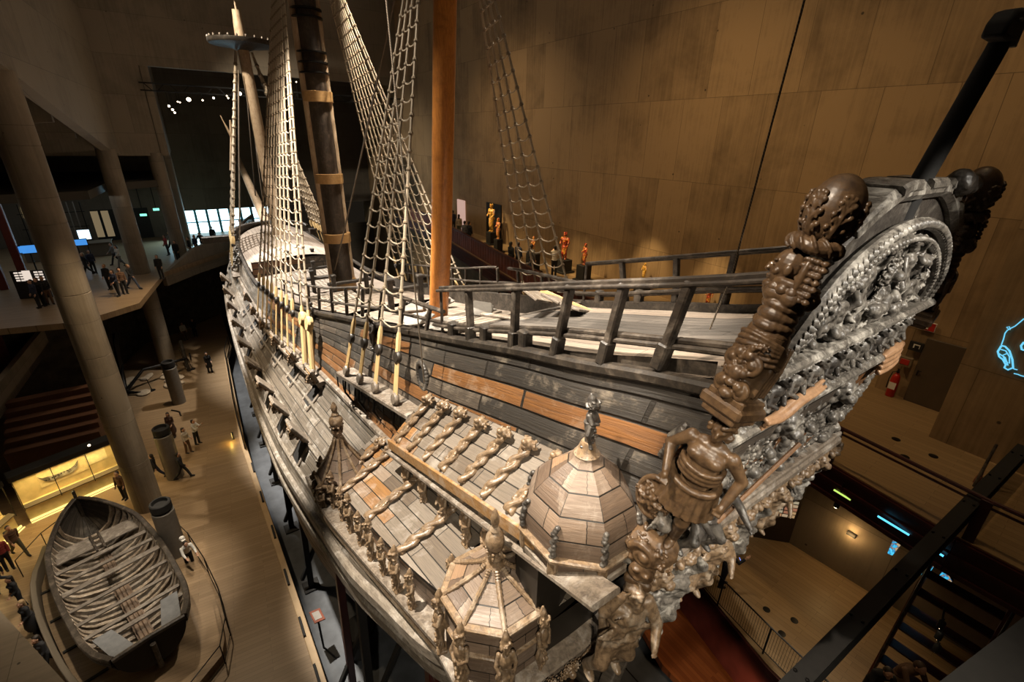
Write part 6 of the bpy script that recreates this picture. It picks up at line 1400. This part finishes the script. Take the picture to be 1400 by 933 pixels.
# lighting truss in the bow portal
t = empty('lighting_truss', 'black lighting truss spanning the portal at the bow end', 'truss', (48.2, 0, 20.75))
m = MB()
for dz in (0,.5): m.box((0,-4,dz), (.12,21,.10))
for k in range(26): m.box((0,6-k*.8,.25), (.06,.06,.74), (.75*(1 if k % 2 else -1),0,0))
m.obj('truss_frame', M['black'], t, smooth=False)
E_TR = emis('truss_lamp', (.95,.93,1), 14)
for k, (u, v, s) in enumerate(((231,145,.08),(236,150,.08),(239,154,.07),(243,139,.05),(246,140,.05),(258,136,.15),(277,137,.06),(292,134,.08),(310,131,.05),(312,134,.06),(328,128,.13),(405,112,.05),(440,113,.05))):
    little_spot(atX(u, v, 48.0), ('lamp on the bow end truss, ' + ('lower end of the slanting trio at its port end','middle of the slanting trio at its port end','upper end of the slanting trio at its port end','first of a close pair beside the trio','second of a close pair beside the trio','largest and brightest lamp on the truss','lamp just past the brightest one','fairly bright lamp midway to the fore shrouds','upper one of a small pair near the fore shrouds','lower one of a small pair near the fore shrouds','big bright lamp right behind the fore shrouds','lamp seen between the main shrouds and main mast','lamp seen just past the main mast')[k]), (-1,.1,-.35), s, arm=(.15,0,20.8-atX(u, v, 48.0).z))

# ------------------------------------------------------------------ anchor display, barriers, kerb, dock gear
t = empty('old_anchor', 'large old black anchor leaning on its stand among pale stones', 'anchor', (42.0, 10.6, 0))
m = MB(); m.tube([(-.6,1.4,.3),(0,.2,1.4),(1.6,-2.6,1.0)], [.13,.12,.10], 10); m.obj('shank', M['iron'], t)
m = MB(); m.tube([(-1.3,.6,.2),(-.9,1.3,.2),(-.4,1.5,.4),(.3,1.5,1.2),(.6,1.3,1.9)], [.05,.13,.16,.13,.05], 10); m.obj('fluke_arm', M['iron'], t)
m = MB(); m.box((1.6,-2.5,1.05), (.22,.24,3.0), (.0,.3,.1), .05); m.obj('stock', M['blackwood'], t)
m = MB(); m.tube([(1.75+.28*math.cos(a),-2.85,1.05+.28*math.sin(a)) for a in np.linspace(0,2*PI,20)], .05, 8); m.obj('ring', M['iron'], t)
m = MB(); m.prism([(.9,1.9,.2),(1.3,2.2,.2),(1.2,1.6,4.2),(1.0,1.4,4.2),(.8,1.6,3.6)], (.25,-.2,0)); o = m.obj('anchor_stock_timber', M['iron'], recalc=True); o.location = (42.0,10.4,0); tag(o, 'tall pointed black timber standing upright behind the anchor', 'timber')
r = random.Random(4)
for k in range(16):
    m = MB(); m.ell((0,0,.10), (r.uniform(.35,.8),r.uniform(.25,.5),.12), (0,0,r.uniform(0,3)), 9, 6); o = m.obj('pale_stone_slab', M['stone'], sharp=20); o.location = (40.6+r.uniform(0,3.6), 8.6+r.uniform(0,3.9), 0)
    tag(o, 'flat pale stone slab lying in the anchor display', 'stone', 'stone slabs under the anchor')
for (u, v), w in (((174,532),'nearest the thick column'),((208,534),'beside the short round lamp post'),((241,524),'just past the short round lamp post'),((263,505),'facing the lone woman in a dress'),((251,492),'farthest towards the bow')):
    t = empty('barrier_stand', 'thin black barrier stand at the anchor display, '+w, 'barrier', atZ(u, v, 0), 0, 'black barrier stands'); m = MB(); m.lathe([(.22,0),(.22,.03),(.06,.06),(.025,.09)], n=20); m.obj('foot', M['iron'], t); m = MB(); m.tube([(0,0,.05),(.05,.12,.95)], .025); m.tube([(.05,.12,.95),(.3,.7,.98)], .02); m.obj('post', M['iron'], t)
kp = [Vector((x, y, .05)) for x, y in ((-8,5.60),(13.5,5.70),(21.2,5.80),(30,5.93),(40,5.5),(44.4,5.3))]
o = sweep(kp, rect(.26,.14,.02)).obj('dock_kerb', M['kerb'], recalc=True); tag(o, 'pale wooden kerb board along the dock edge of the hall floor', 'kerb')
for k, (u, v) in enumerate(((434,925),(413,858),(392,790),(374,728),(358,680),(346,640))):
    p = atZ(u, v, .13); m = MB(); m.box((0,0,.03), (.95,.09,.10), bev=.01); o = m.obj('kerb_plate', M['black']); o.location = p; o.rotation_euler = (0,0,-.01)
    tag(o, 'black plate lying on the pale dock kerb, '+('last one towards the stern','beside the small reading board','second up from the reading board','third up from the reading board','second down from the yellow kerb light','next below the yellow kerb light')[k], 'plate', 'black kerb plates')
rail_run('dock_railing', [(29,5.9,0),(32,5.85,0),(35,5.75,0),(38,5.6,0),(41,5.45,0),(44,5.3,0),(47,4.75,0)], 1.0, 'dark thin railing along the dock edge towards the bow', 'railing', 'iron', .03, (1.0,.5,.1), post_r=.03)
t = empty('kerb_light', 'small yellow kerb light glowing on the floor at the dock railing', 'floor light', atZ(322,600,0)+Vector((0,.1,0))); m = MB(); m.box((0,0,.25), (.14,.10,.5), bev=.01); m.obj('casing', M['black'], t); m = MB(); m.box((0,.06,.28), (.09,.02,.34)); m.obj('lens', E_YEL, t, smooth=False)
l = bpy.data.lights.new('kerb_glow', 'POINT'); l.energy = 14; l.color = (1,.62,.12); l.shadow_soft_size = .04; lo = bpy.data.objects.new('kerb_glow', l); COL.objects.link(lo); lo.location = atZ(322,600,.25)+Vector((0,.28,0))
t = empty('reading_board', 'small red brown reading board with a pale sheet above the dock', 'reading board', (14.9,5.2,-1.5)); m = MB(); m.tube([(0,0,0),(0,0,1.85)], .04); m.obj('stand', M['iron'], t); m = MB(); m.box((0,0,1.9), (.62,.42,.05), (.2,0,.1), .01); m.obj('board', M['redboard'], t); m = MB(); m.box((0,0.01,1.935), (.40,.27,.01), (.2,0,.1)); m.obj('sheet', M['canvas'], t)
m = MB(); m.lathe([(.62,0),(.66,.05),(.66,1.05),(.60,1.12),(.0,1.14)], n=32); o = m.obj('black_drum', M['black']); o.location = (14.1,3.9,-1.5); tag(o, 'squat black drum standing on the dock floor under the lower gallery', 'drum')
def cradle(x, y, zt, lean, lab, red=False):
    t = empty('cradle_strut', lab, 'support strut', (x, y, -1.5), 0, 'steel struts under the hull'); m = MB(); m.box((0,-lean/2,(zt+1.5)/2), (.26,.24,zt+1.5), (math.atan2(lean, zt+1.5),0,0), .02); m.obj('post', M['redsteel' if red else 'black'], t)
    m = MB(); m.box((.0,-.9,(zt+1.5)*.45), (.18,.16,(zt+1.5)*.8), (.45,0,0), .02); m.obj('brace', M['black'], t); m = MB(); m.box((0,0,.04), (.7,.7,.08), bev=.02); m.obj('foot_plate', M['black'], t)
    m = MB(); m.box((0,-lean,zt+1.5), (1.2,.4,.35), bev=.03); m.obj('shoe', M['redsteel'], t); return t
for k, x in enumerate((6.2,10.2,12.4,18.2,22.5,27,31.5,36)):
    y = mb_(x)*.93; cradle(x, y, mz(x)-1.1, .25, 'dark strut propping the port bilge, '+('aftmost, red painted','second from the stern','beside the black drum','fourth from the stern, clear of the drum','below the main shrouds','amidships','forward of amidships','nearest the bow')[k], k in (0,2))
for k, x in enumerate((8,16,24,32)): cradle(x, -mb_(x)*.93, mz(x)-1.1, -.25, 'dark strut propping the starboard bilge, '+('aftmost','second from the stern','third from the stern','nearest the bow')[k])
m = MB()
for k in range(14): m.box((3+k*3,0,-1.2), (.6,1.2,.7), bev=.04)
m.box((22,0,-1.42), (44,.9,.14)); o = m.obj('keel_blocks', M['blackwood']); tag(o, 'line of dark keel blocks carrying the warship', 'keel blocks')
t = empty('steel_landing', 'black steel landing with mesh floor low under the stern', 'landing', (6.3,-2.0,-1.5)); m = MB()
for k in range(12): m.box((0,-1+k*.18,1.5), (2.2,.05,.05))
for x in (-1.1,1.1): m.box((x,0,1.5), (.1,2.3,.12))
m.obj('grid_floor', M['iron'], t, smooth=False)
for x in (-1.1,1.1):
    for y in (-1.1,1.1): m = MB(); m.box((x,y,.75), (.1,.1,1.5)); m.obj('leg', M['black'], t, smooth=False)
for y in (-1.1,1.1): m = MB(); m.tube([(-1.1,y,1.5),(-1.1,y,2.5),(1.1,y,2.5),(1.1,y,1.5)], .025); m.obj('guard_rail', M['iron'], t)
m = MB(); m.lathe([(.45,0),(.45,6.2),(.52,6.3)], n=24); o = m.obj('dark_pillar', M['redsteel']); o.location = (9.0,-6.4,-1.5); tag(o, 'dark round pillar standing behind the stern carvings', 'pillar')
m = MB(); m.tube([(9.2,2.95,33),(9.05,2.92,21),(8.3,2.95,13.2)], .016, 6); o = m.obj('hoisting_rope', M['ropedark']); tag(o, 'thin rope hanging from above down to the upper gallery roof', 'rope')
m = MB(); m.tube([(3.2,-.1,33),(3.52,0,19.5),(3.68,.05,16.2),(3.9,.1,14.9)], .013, 6); o = m.obj('hoisting_rope', M['ropedark']); tag(o, 'thin rope hanging from above to the poop deck by the big carved acorn', 'rope')

# ------------------------------------------------------------------ painted figures on the upper gallery
def paint(name, stops, sc=5):
    n = NT(name, .45); f = n.noise(n.coord('Object'), sc, 3, .6, .8); n.base(n.ramp(f, stops, 'CONSTANT')); return n.m
GOLD, REDP, FLESH, WHT = (.75,.42,.06), (.42,.03,.015), (.72,.42,.24), (.8,.74,.62)
PM = [paint('painted_red_gold', [(0,(.05,.03,.02)),(.36,GOLD),(.46,REDP),(.55,FLESH),(.64,GOLD)], 9), paint('painted_red', [(0,FLESH),(.36,(.16,.015,.01)),(.46,REDP),(.56,GOLD),(.64,(.06,.02,.015))], 9), paint('painted_gold', [(0,GOLD),(.42,(.30,.14,.02)),(.5,(.85,.55,.10)),(.6,REDP),(.66,WHT)], 8)]
SF = []
for k in range(3):
    m = MB(); figure(m, F0, 1.5, 80+k, 1.25, beard=k == 1, helmet=k == 0); SF.append(m.remesh(.022, PM[k], 'painted_figure'))
def statue(u, v, z, k, s, ph, lab, plab, y=None, blk=(.6,.6)):
    p = atZ(u, v, 10.8) if y is None else Vector(y); m = MB(); m.box((0,0,ph/2), (*blk,ph), bev=.015); m.box((0,0,.05), (blk[0]+.25,blk[1]+.25,.10), bev=.01); o = m.obj('pedestal', M['black']); o.location = p; tag(o, plab, 'pedestal', 'black statue pedestals')
    o = link(SF[k], 'painted_figure', None, p+Vector((0,0,ph)), (0,0,random.uniform(-.3,.5)), (s*.82,s*.82,s*.9)); tag(o, lab, 'statue', 'painted warrior figures')
    spot(p+Vector((.4,2.4,5.2)), p+Vector((0,-.6,.4)), 1000, 40, (1,.72,.36), 1, .1)
statue(672,334,0,2,1.45,.9, 'tall gold painted carved figure beside the dark doorway', 'black pedestal under the tall gold figure by the dark doorway')
statue(681,345,0,0,1.0,.9, 'shorter red and gold figure standing in front of the tall gold one', 'black pedestal under the shorter figure in front of the tall gold one', blk=(.45,.45))
statue(728,372,0,0,.7,1.1, 'red and gold figure seen through the mizzen ratlines behind a visitor', 'black pedestal seen through the mizzen ratlines')
statue(770,372,0,1,1.15,.75, 'tall red painted figure against the bright wall beside the visitor', 'black pedestal under the tall red figure', blk=(.7,.7))
statue(797,384,0,1,.85,.9, 'slim red figure against the bright wall above the forward end of the poop rail', 'black pedestal with a pale label under the slim red figure')
statue(0,0,0,2,.62,.75, 'small pink red and gold figure seen between the poop rails', 'black pedestal half hidden behind the poop rails', y=(15.2,-12.3,10.8))
statue(0,0,0,1,.6,.5, 'small red figure low behind the aft poop rail stanchions', 'low black pedestal behind the aft stanchions', y=(11.4,-12.2,10.8))
m = MB(); m.box((0,0,1.35), (2.1,.08,2.7)); o = struct(m.obj('door_3', M['black'], smooth=False)); o.location = (30.6, wall_y(30.6)+.05, 10.8); o.rotation_euler = (0,0,-.035)
m = MB(); m.box((0,0,1.2), (1.3,.10,2.4)); o = m.obj('doorway_light', emis('pink_doorway_glow', (1,.62,.50), .55), smooth=False); o.location = (35.8, wall_y(35.8)+.1, 10.8); o.rotation_euler = (0,0,-.035); tag(o, 'pale pink lit doorway panel behind the crowd of visitors', 'lit doorway')

# ------------------------------------------------------------------ visitors
SKIN = [plain('skin_%d' % k, c, .5, 0, .06, 6, .05) for k, c in enumerate(((.52,.30,.20),(.40,.22,.14),(.22,.11,.07)))]
def cloth(c, n='cloth'): return plain(n, c, .85, 0, .12, 9, .2)
CL = {'white':(.62,.60,.56),'black':(.012,.012,.014),'navy':(.02,.025,.05),'brown':(.13,.07,.04),'grey':(.14,.135,.13),'beige':(.42,.33,.23),'robe':(.075,.04,.03),'blue':(.05,.08,.17),'red':(.28,.04,.035),'pale':(.55,.50,.44),'jean':(.045,.06,.10),'olive':(.09,.085,.05)}
CM = {k: cloth(c, k+'_cloth') for k, c in CL.items()}; HAIR = {k: plain('hair_'+k, c, .6, 0, .2, 14, .2) for k, c in {'dark':(.02,.014,.010),'brown':(.08,.045,.025),'fair':(.30,.20,.10)}.items()}
def person_set(leg, arm, lean=0.0, female=False):
    """meshes of one pose: body, shirt, trousers, hair, shoes; legs and arms are (thigh angle, knee bend) and (shoulder angle, elbow bend, spread)"""
    w = .93 if female else 1.0; B, SH, TR, HR, SO = MB(), MB(), MB(), MB(), MB(); f = Fr((0,0,0), (0,1,0), (0,0,1))
    def lean_p(x, y, z): a = lean*max(0, min(1, (z-.9)/.5)); return (x, y+math.sin(a)*(z-.9), .9+(z-.9)*math.cos(a)) if z > .9 else (x, y, z)
    L = lambda *q: f.p(*lean_p(*q))
    for mm, e in ((B,0),(SH,.018)):
        for z, a, b in ((.96,.155,.105),(1.06,.135*w,.10),(1.18,.145*w,.105),(1.30,.17*w,.115),(1.40,.165*w,.10)): mm.ell(L(0,0,z), (a+e,b+e,.10+e*.5), f.M, 14, 9)
        if mm is B: limb(B, f, [lean_p(0,0,1.42),lean_p(0,.015,1.52)], [.058,.052])
        if female:
            for q in (-1,1): mm.ell(L(.07*q,.085,1.30), .065+e)
    head(B, Fr(L(0,.02,1.635), f.y+Vector((0,0,-lean*.5)), f.z+Vector((0,lean*.4,0))), (0,0,0), .235)
    HR.ell(L(0,-.022,1.675), (.093,.105,.098), f.M, 14, 10); HR.ell(L(0,-.055,1.62), (.085,.075,.10), f.M, 12, 8)
    if female: HR.ell(L(0,-.075,1.50), (.085,.05,.14), f.M, 12, 8)
    for q, (ta, kb), (sa, eb, spd) in zip((-1,1), leg, arm):
        hip = Vector((.088*q,0,.90)); kn = hip+Vector((.01*q, math.sin(ta)*.43, -math.cos(ta)*.43)); a2 = ta-kb; an = kn+Vector((0, math.sin(a2)*.42, -math.cos(a2)*.42))
        P = [tuple(hip), tuple(kn), tuple(an)]; limb(B, f, P, [.082,.052,.036]); limb(TR, f, P, [.098,.072,.062])
        B.ell(tuple(an+Vector((0,.06,-.035))), (.04,.11,.035)); SO.ell(tuple(an+Vector((0,.06,-.035))), (.052,.135,.052)); SO.box(tuple(an+Vector((0,.06,-.068))), (.085,.24,.025), bev=.01)
        sh = Vector(lean_p(.185*w*q,0,1.395)); el = sh+Vector((q*math.sin(spd)*.28, math.sin(sa)*.28, -math.cos(sa)*.28*math.cos(spd))); b2 = sa+eb; ha = el+Vector((-q*.05*math.sin(eb), math.sin(b2)*.25, -math.cos(b2)*.25))
        P = [tuple(sh), tuple(el), tuple(ha)]; limb(B, f, P, [.052,.040,.029]); limb(SH, f, [tuple(sh), tuple(el), tuple(el.lerp(ha,.75))], [.066,.055,.045])
        d = (ha-el).normalized(); s_ = Vector((0,0,1)).cross(d) if abs(d.z) < .9 else Vector((0,1,0)); s_ = (s_-d*s_.dot(d)).normalized(); n_ = d.cross(s_)
        B.ell(tuple(ha+d*.045), (.042,.048,.042), None)
        for k, ln in enumerate((.070,.082,.076,.058)):
            o_ = ha+d*.08+s_*(.030-.020*k); B.tube([o_-d*.01, o_+d*ln*.5+n_*.006, o_+d*ln+n_*.022], [.0095,.009,.007], 6)
        B.tube([ha+d*.03+s_*.036, ha+d*.062+s_*.062+n_*.008, ha+d*.092+s_*.066+n_*.014], [.011,.010,.008], 6)
    for z, a, b in ((.97,.165,.12),(.90,.155,.125)): TR.ell((0,0,z), (a,b,.10))
    if female: HR.ell(L(0,-.02,1.72), (.09,.10,.06))
    R_ = [B.remesh(.010, SKIN[0], 'person', 1), SH.remesh(.016, CM['white'], 'shirt', 2), TR.remesh(.018, CM['black'], 'trousers', 2), HR.remesh(.014, HAIR['dark'], 'hair', 1), SO.remesh(.014, CM['black'], 'shoes', 1)]
    return R_
POSE = {'stand': person_set(((.04,.03),(-.03,.02)), ((.1,.25,.12),(.05,.3,.12))), 'walk': person_set(((.42,.12),(-.38,.35)), ((-.35,.3,.1),(.4,.45,.1))),
        'photo': person_set(((.05,.03),(-.08,.02)), ((.75,1.5,.15),(.75,1.5,.15)), .06), 'lean': person_set(((.08,.05),(-.15,.05)), ((.7,.5,.15),(.8,.5,.15)), .38), 'woman': person_set(((.08,.05),(-.10,.05)), ((.1,.9,.1),(.05,.3,.1)), 0, True), 'wwalk': person_set(((.34,.1),(-.30,.3)), ((.3,.6,.1),(-.25,.35,.1)), .03, True)}
SK = {}
def person(u, v, z, rz, pose, top, leg, label, hair='dark', skin=0, s=1.0, extra=None, loc=None, group='museum visitors'):
    p = loc if loc is not None else atZ(u, v, z); ms = POSE[pose]
    def inst(me, name, mat, parent):
        o = link(me, name, parent); o.material_slots[0].link = 'OBJECT'; o.material_slots[0].material = mat; return o
    b = inst(ms[0], 'person', SKIN[skin], None); b.location = p; b.rotation_euler = (0,0,rz); b.scale = (s,)*3; tag(b, label, 'person', group)
    inst(ms[1], 'shirt', CM[top], b); inst(ms[2], 'trousers', CM[leg], b); inst(ms[3], 'hair', HAIR[hair], b); inst(ms[4], 'shoes', CM['black'], b)
    if extra == 'bag':
        m = MB(); m.box((0,-.19,1.22), (.30,.17,.42), bev=.05); o = m.obj('backpack', CM['black']); o.location = p; o.rotation_euler = (0,0,rz); o.scale = (s,)*3; tag(o, 'dark backpack worn by the '+label, 'backpack')
    if extra in ('coat', 'dress'):
        m = MB(); m.lathe([(.20,.45 if extra == 'dress' else .30),(.24,.5),(.19,.85),(.17,1.0),(.16,1.06)], n=18); inst(m.mesh('long_coat', CM[top]), 'skirt' if extra == 'dress' else 'long_coat', CM[top], b)
    if extra == 'cap':
        m = MB(); m.lathe([(.108,-.01),(.112,.02),(.09,.08),(.02,.105)], (0,0,1.70), 18); m.box((0,.13,1.70), (.15,.12,.012), bev=.004); inst(m.mesh('cap', CM['white']), 'cap', CM['white'], b)
    if extra == 'phone':
        m = MB(); m.box((.02,.34,1.12), (.075,.012,.15), (.5,0,0), .004); o = m.obj('lit_phone', emis('phone_glow', (.25,.35,1), 1.6)); o.location = p; o.rotation_euler = (0,0,rz); tag(o, 'small blue glowing phone held by the visitor below the stern', 'phone')
    return b
P_ = person
P_(271,607,0,2.6,'photo','white','black','man in a white shirt and dark trousers looking at something in his hands','dark',0)
P_(259,619,0,2.4,'woman','pale','brown','woman in a pale top and brown trousers next to the man in white')
P_(238,597,0,1.2,'woman','robe','robe','person in a long brown robe walking away near the bent strip','dark',1,1,'coat')
P_(253,655,0,2.9,'walk','black','black','person in black with bare arms stepping away from the short lamp post','dark',1)
P_(217,657,0,-.3,'walk','black','navy','person in dark clothes striding between the column and the short lamp post')
P_(262,776,0,1.9,'lean','white','black','person in a white cap and shirt leaning on the boat railing','dark',0,1,'cap')
P_(254,465,0,2.0,'stand','pale','brown','person in a pale shirt standing far off near the bow quay')
P_(268,460,0,1.4,'stand','black','black','dark dressed person just beside the pale shirted one near the bow quay')
P_(288,509,0,1.8,'woman','black','black','lone woman in a short black dress on the open floor','dark',0,1,'dress')
P_(30,760,0,2.2,'walk','brown','olive','man with a black backpack walking past the yellow case','dark',0,1,'bag')
P_(14,778,0,2.0,'stand','red','black','person in a dark red top in front of the yellow case')
P_(5,806,0,1.0,'walk','navy','jean','person in shorts half cut off by the picture edge')
P_(34,832,0,.6,'woman','black','black','dark haired visitor beside the plinth kerb, closest to the bow')
P_(51,866,0,.6,'woman','black','black','bulky visitor in black beside the plinth kerb, middle one','fair',0,1.0,'coat')
P_(73,915,0,.8,'wwalk','black','black','visitor in black beside the plinth kerb, closest to the stern')
P_(172,682,0,1.0,'stand','brown','black','person standing at the end of the yellow case behind the thick column')
for k, (u, v, rz, po, a, b, lab) in enumerate(((167,366,.5,'wwalk','pale','grey','pale dressed visitor striding across the lobby by the second column'),(160,362,.3,'walk','grey','black','grey visitor right beside the pale striding one'),(152,396,1.0,'stand','black','black','dark visitor at the lobby edge, leftmost of the seated looking group'),(163,405,.8,'woman','navy','black','visitor in navy in the middle of the lobby edge group'),(172,402,2,'stand','brown','black','visitor in brown in the lobby edge group'),(184,396,2.5,'walk','black','jean','visitor walking away from the lobby edge group'),
    (222,381,1.2,'stand','black','black','tall dark figure at the end of the lobby parapet'),(231,349,.4,'woman','red','black','visitor in dark red near the slim columns'),(237,344,2.4,'walk','grey','black','visitor in grey behind the lobby parapet'),(245,358,1,'stand','black','black','dark visitor close to the corner column'),(263,352,.2,'stand','black','black','visitor silhouetted before the blue windows, nearest the column'),(271,349,.9,'woman','navy','black','shorter visitor silhouetted before the blue windows'),(279,343,1.2,'lean','black','black','visitor bending over the parapet before the windows'),(294,335,1.5,'stand','black','black','visitor standing before the windows closest to the ship bow'),
    (122,378,.5,'walk','black','black','dark visitor walking in front of the lobby counter'),(130,374,2,'stand','navy','black','second dark visitor in front of the lobby counter'),(62,418,1,'stand','black','black','dark visitor standing before the panel of pictures'),(70,416,2,'woman','black','brown','woman with bare legs before the panel of pictures'),(55,421,.7,'stand','navy','black','visitor in navy before the panel of pictures'))):
    P_(u, v, 8, rz, po, a, b, lab, ('dark','brown','fair')[k % 3], k % 2)
P_(636,336,10.8,-2.6,'stand','grey','black','visitor in grey by the pink doorway, aft one of the crowd'); P_(628,325,10.8,-2.2,'woman','beige','olive','visitor in beige in the crowd by the pink doorway'); P_(642,337,10.8,-2.9,'stand','black','black','visitor in black nearest the balustrade in the crowd'); P_(620,318,10.8,-2,'stand','navy','black','dark visitor farthest forward in the crowd by the mizzen mast')
P_(698,372,10.8,-3.0,'woman','black','black','person in a black coat seen through the mizzen ratlines','dark',0,1,'coat'); P_(708,372,10.8,-2.9,'stand','navy','black','second dark visitor seen through the mizzen ratlines')
P_(757,378,10.8,-2.4,'photo','pale','black','woman in a pale top looking at the tall red figure'); P_(726,376,10.8,-3.1,'stand','grey','jean','visitor with a grey backpack facing a painted figure','dark',0,1,'bag')
P_(986,800,5.4,2.4,'photo','black','black','visitor in black below the stern with a glowing blue phone','dark',0,1,'phone'); P_(1004,752,5.4,-.8,'photo','black','brown','dark visitor with an outstretched arm behind the stern carvings')
P_(1212,956,5.4,1.0,'lean','brown','beige','person in a fur brown jacket bending at the foot of the red staircase','brown',0,1.05); P_(1180,962,5.4,.6,'lean','black','black','person in black cut off by the bottom edge beside the brown jacket')
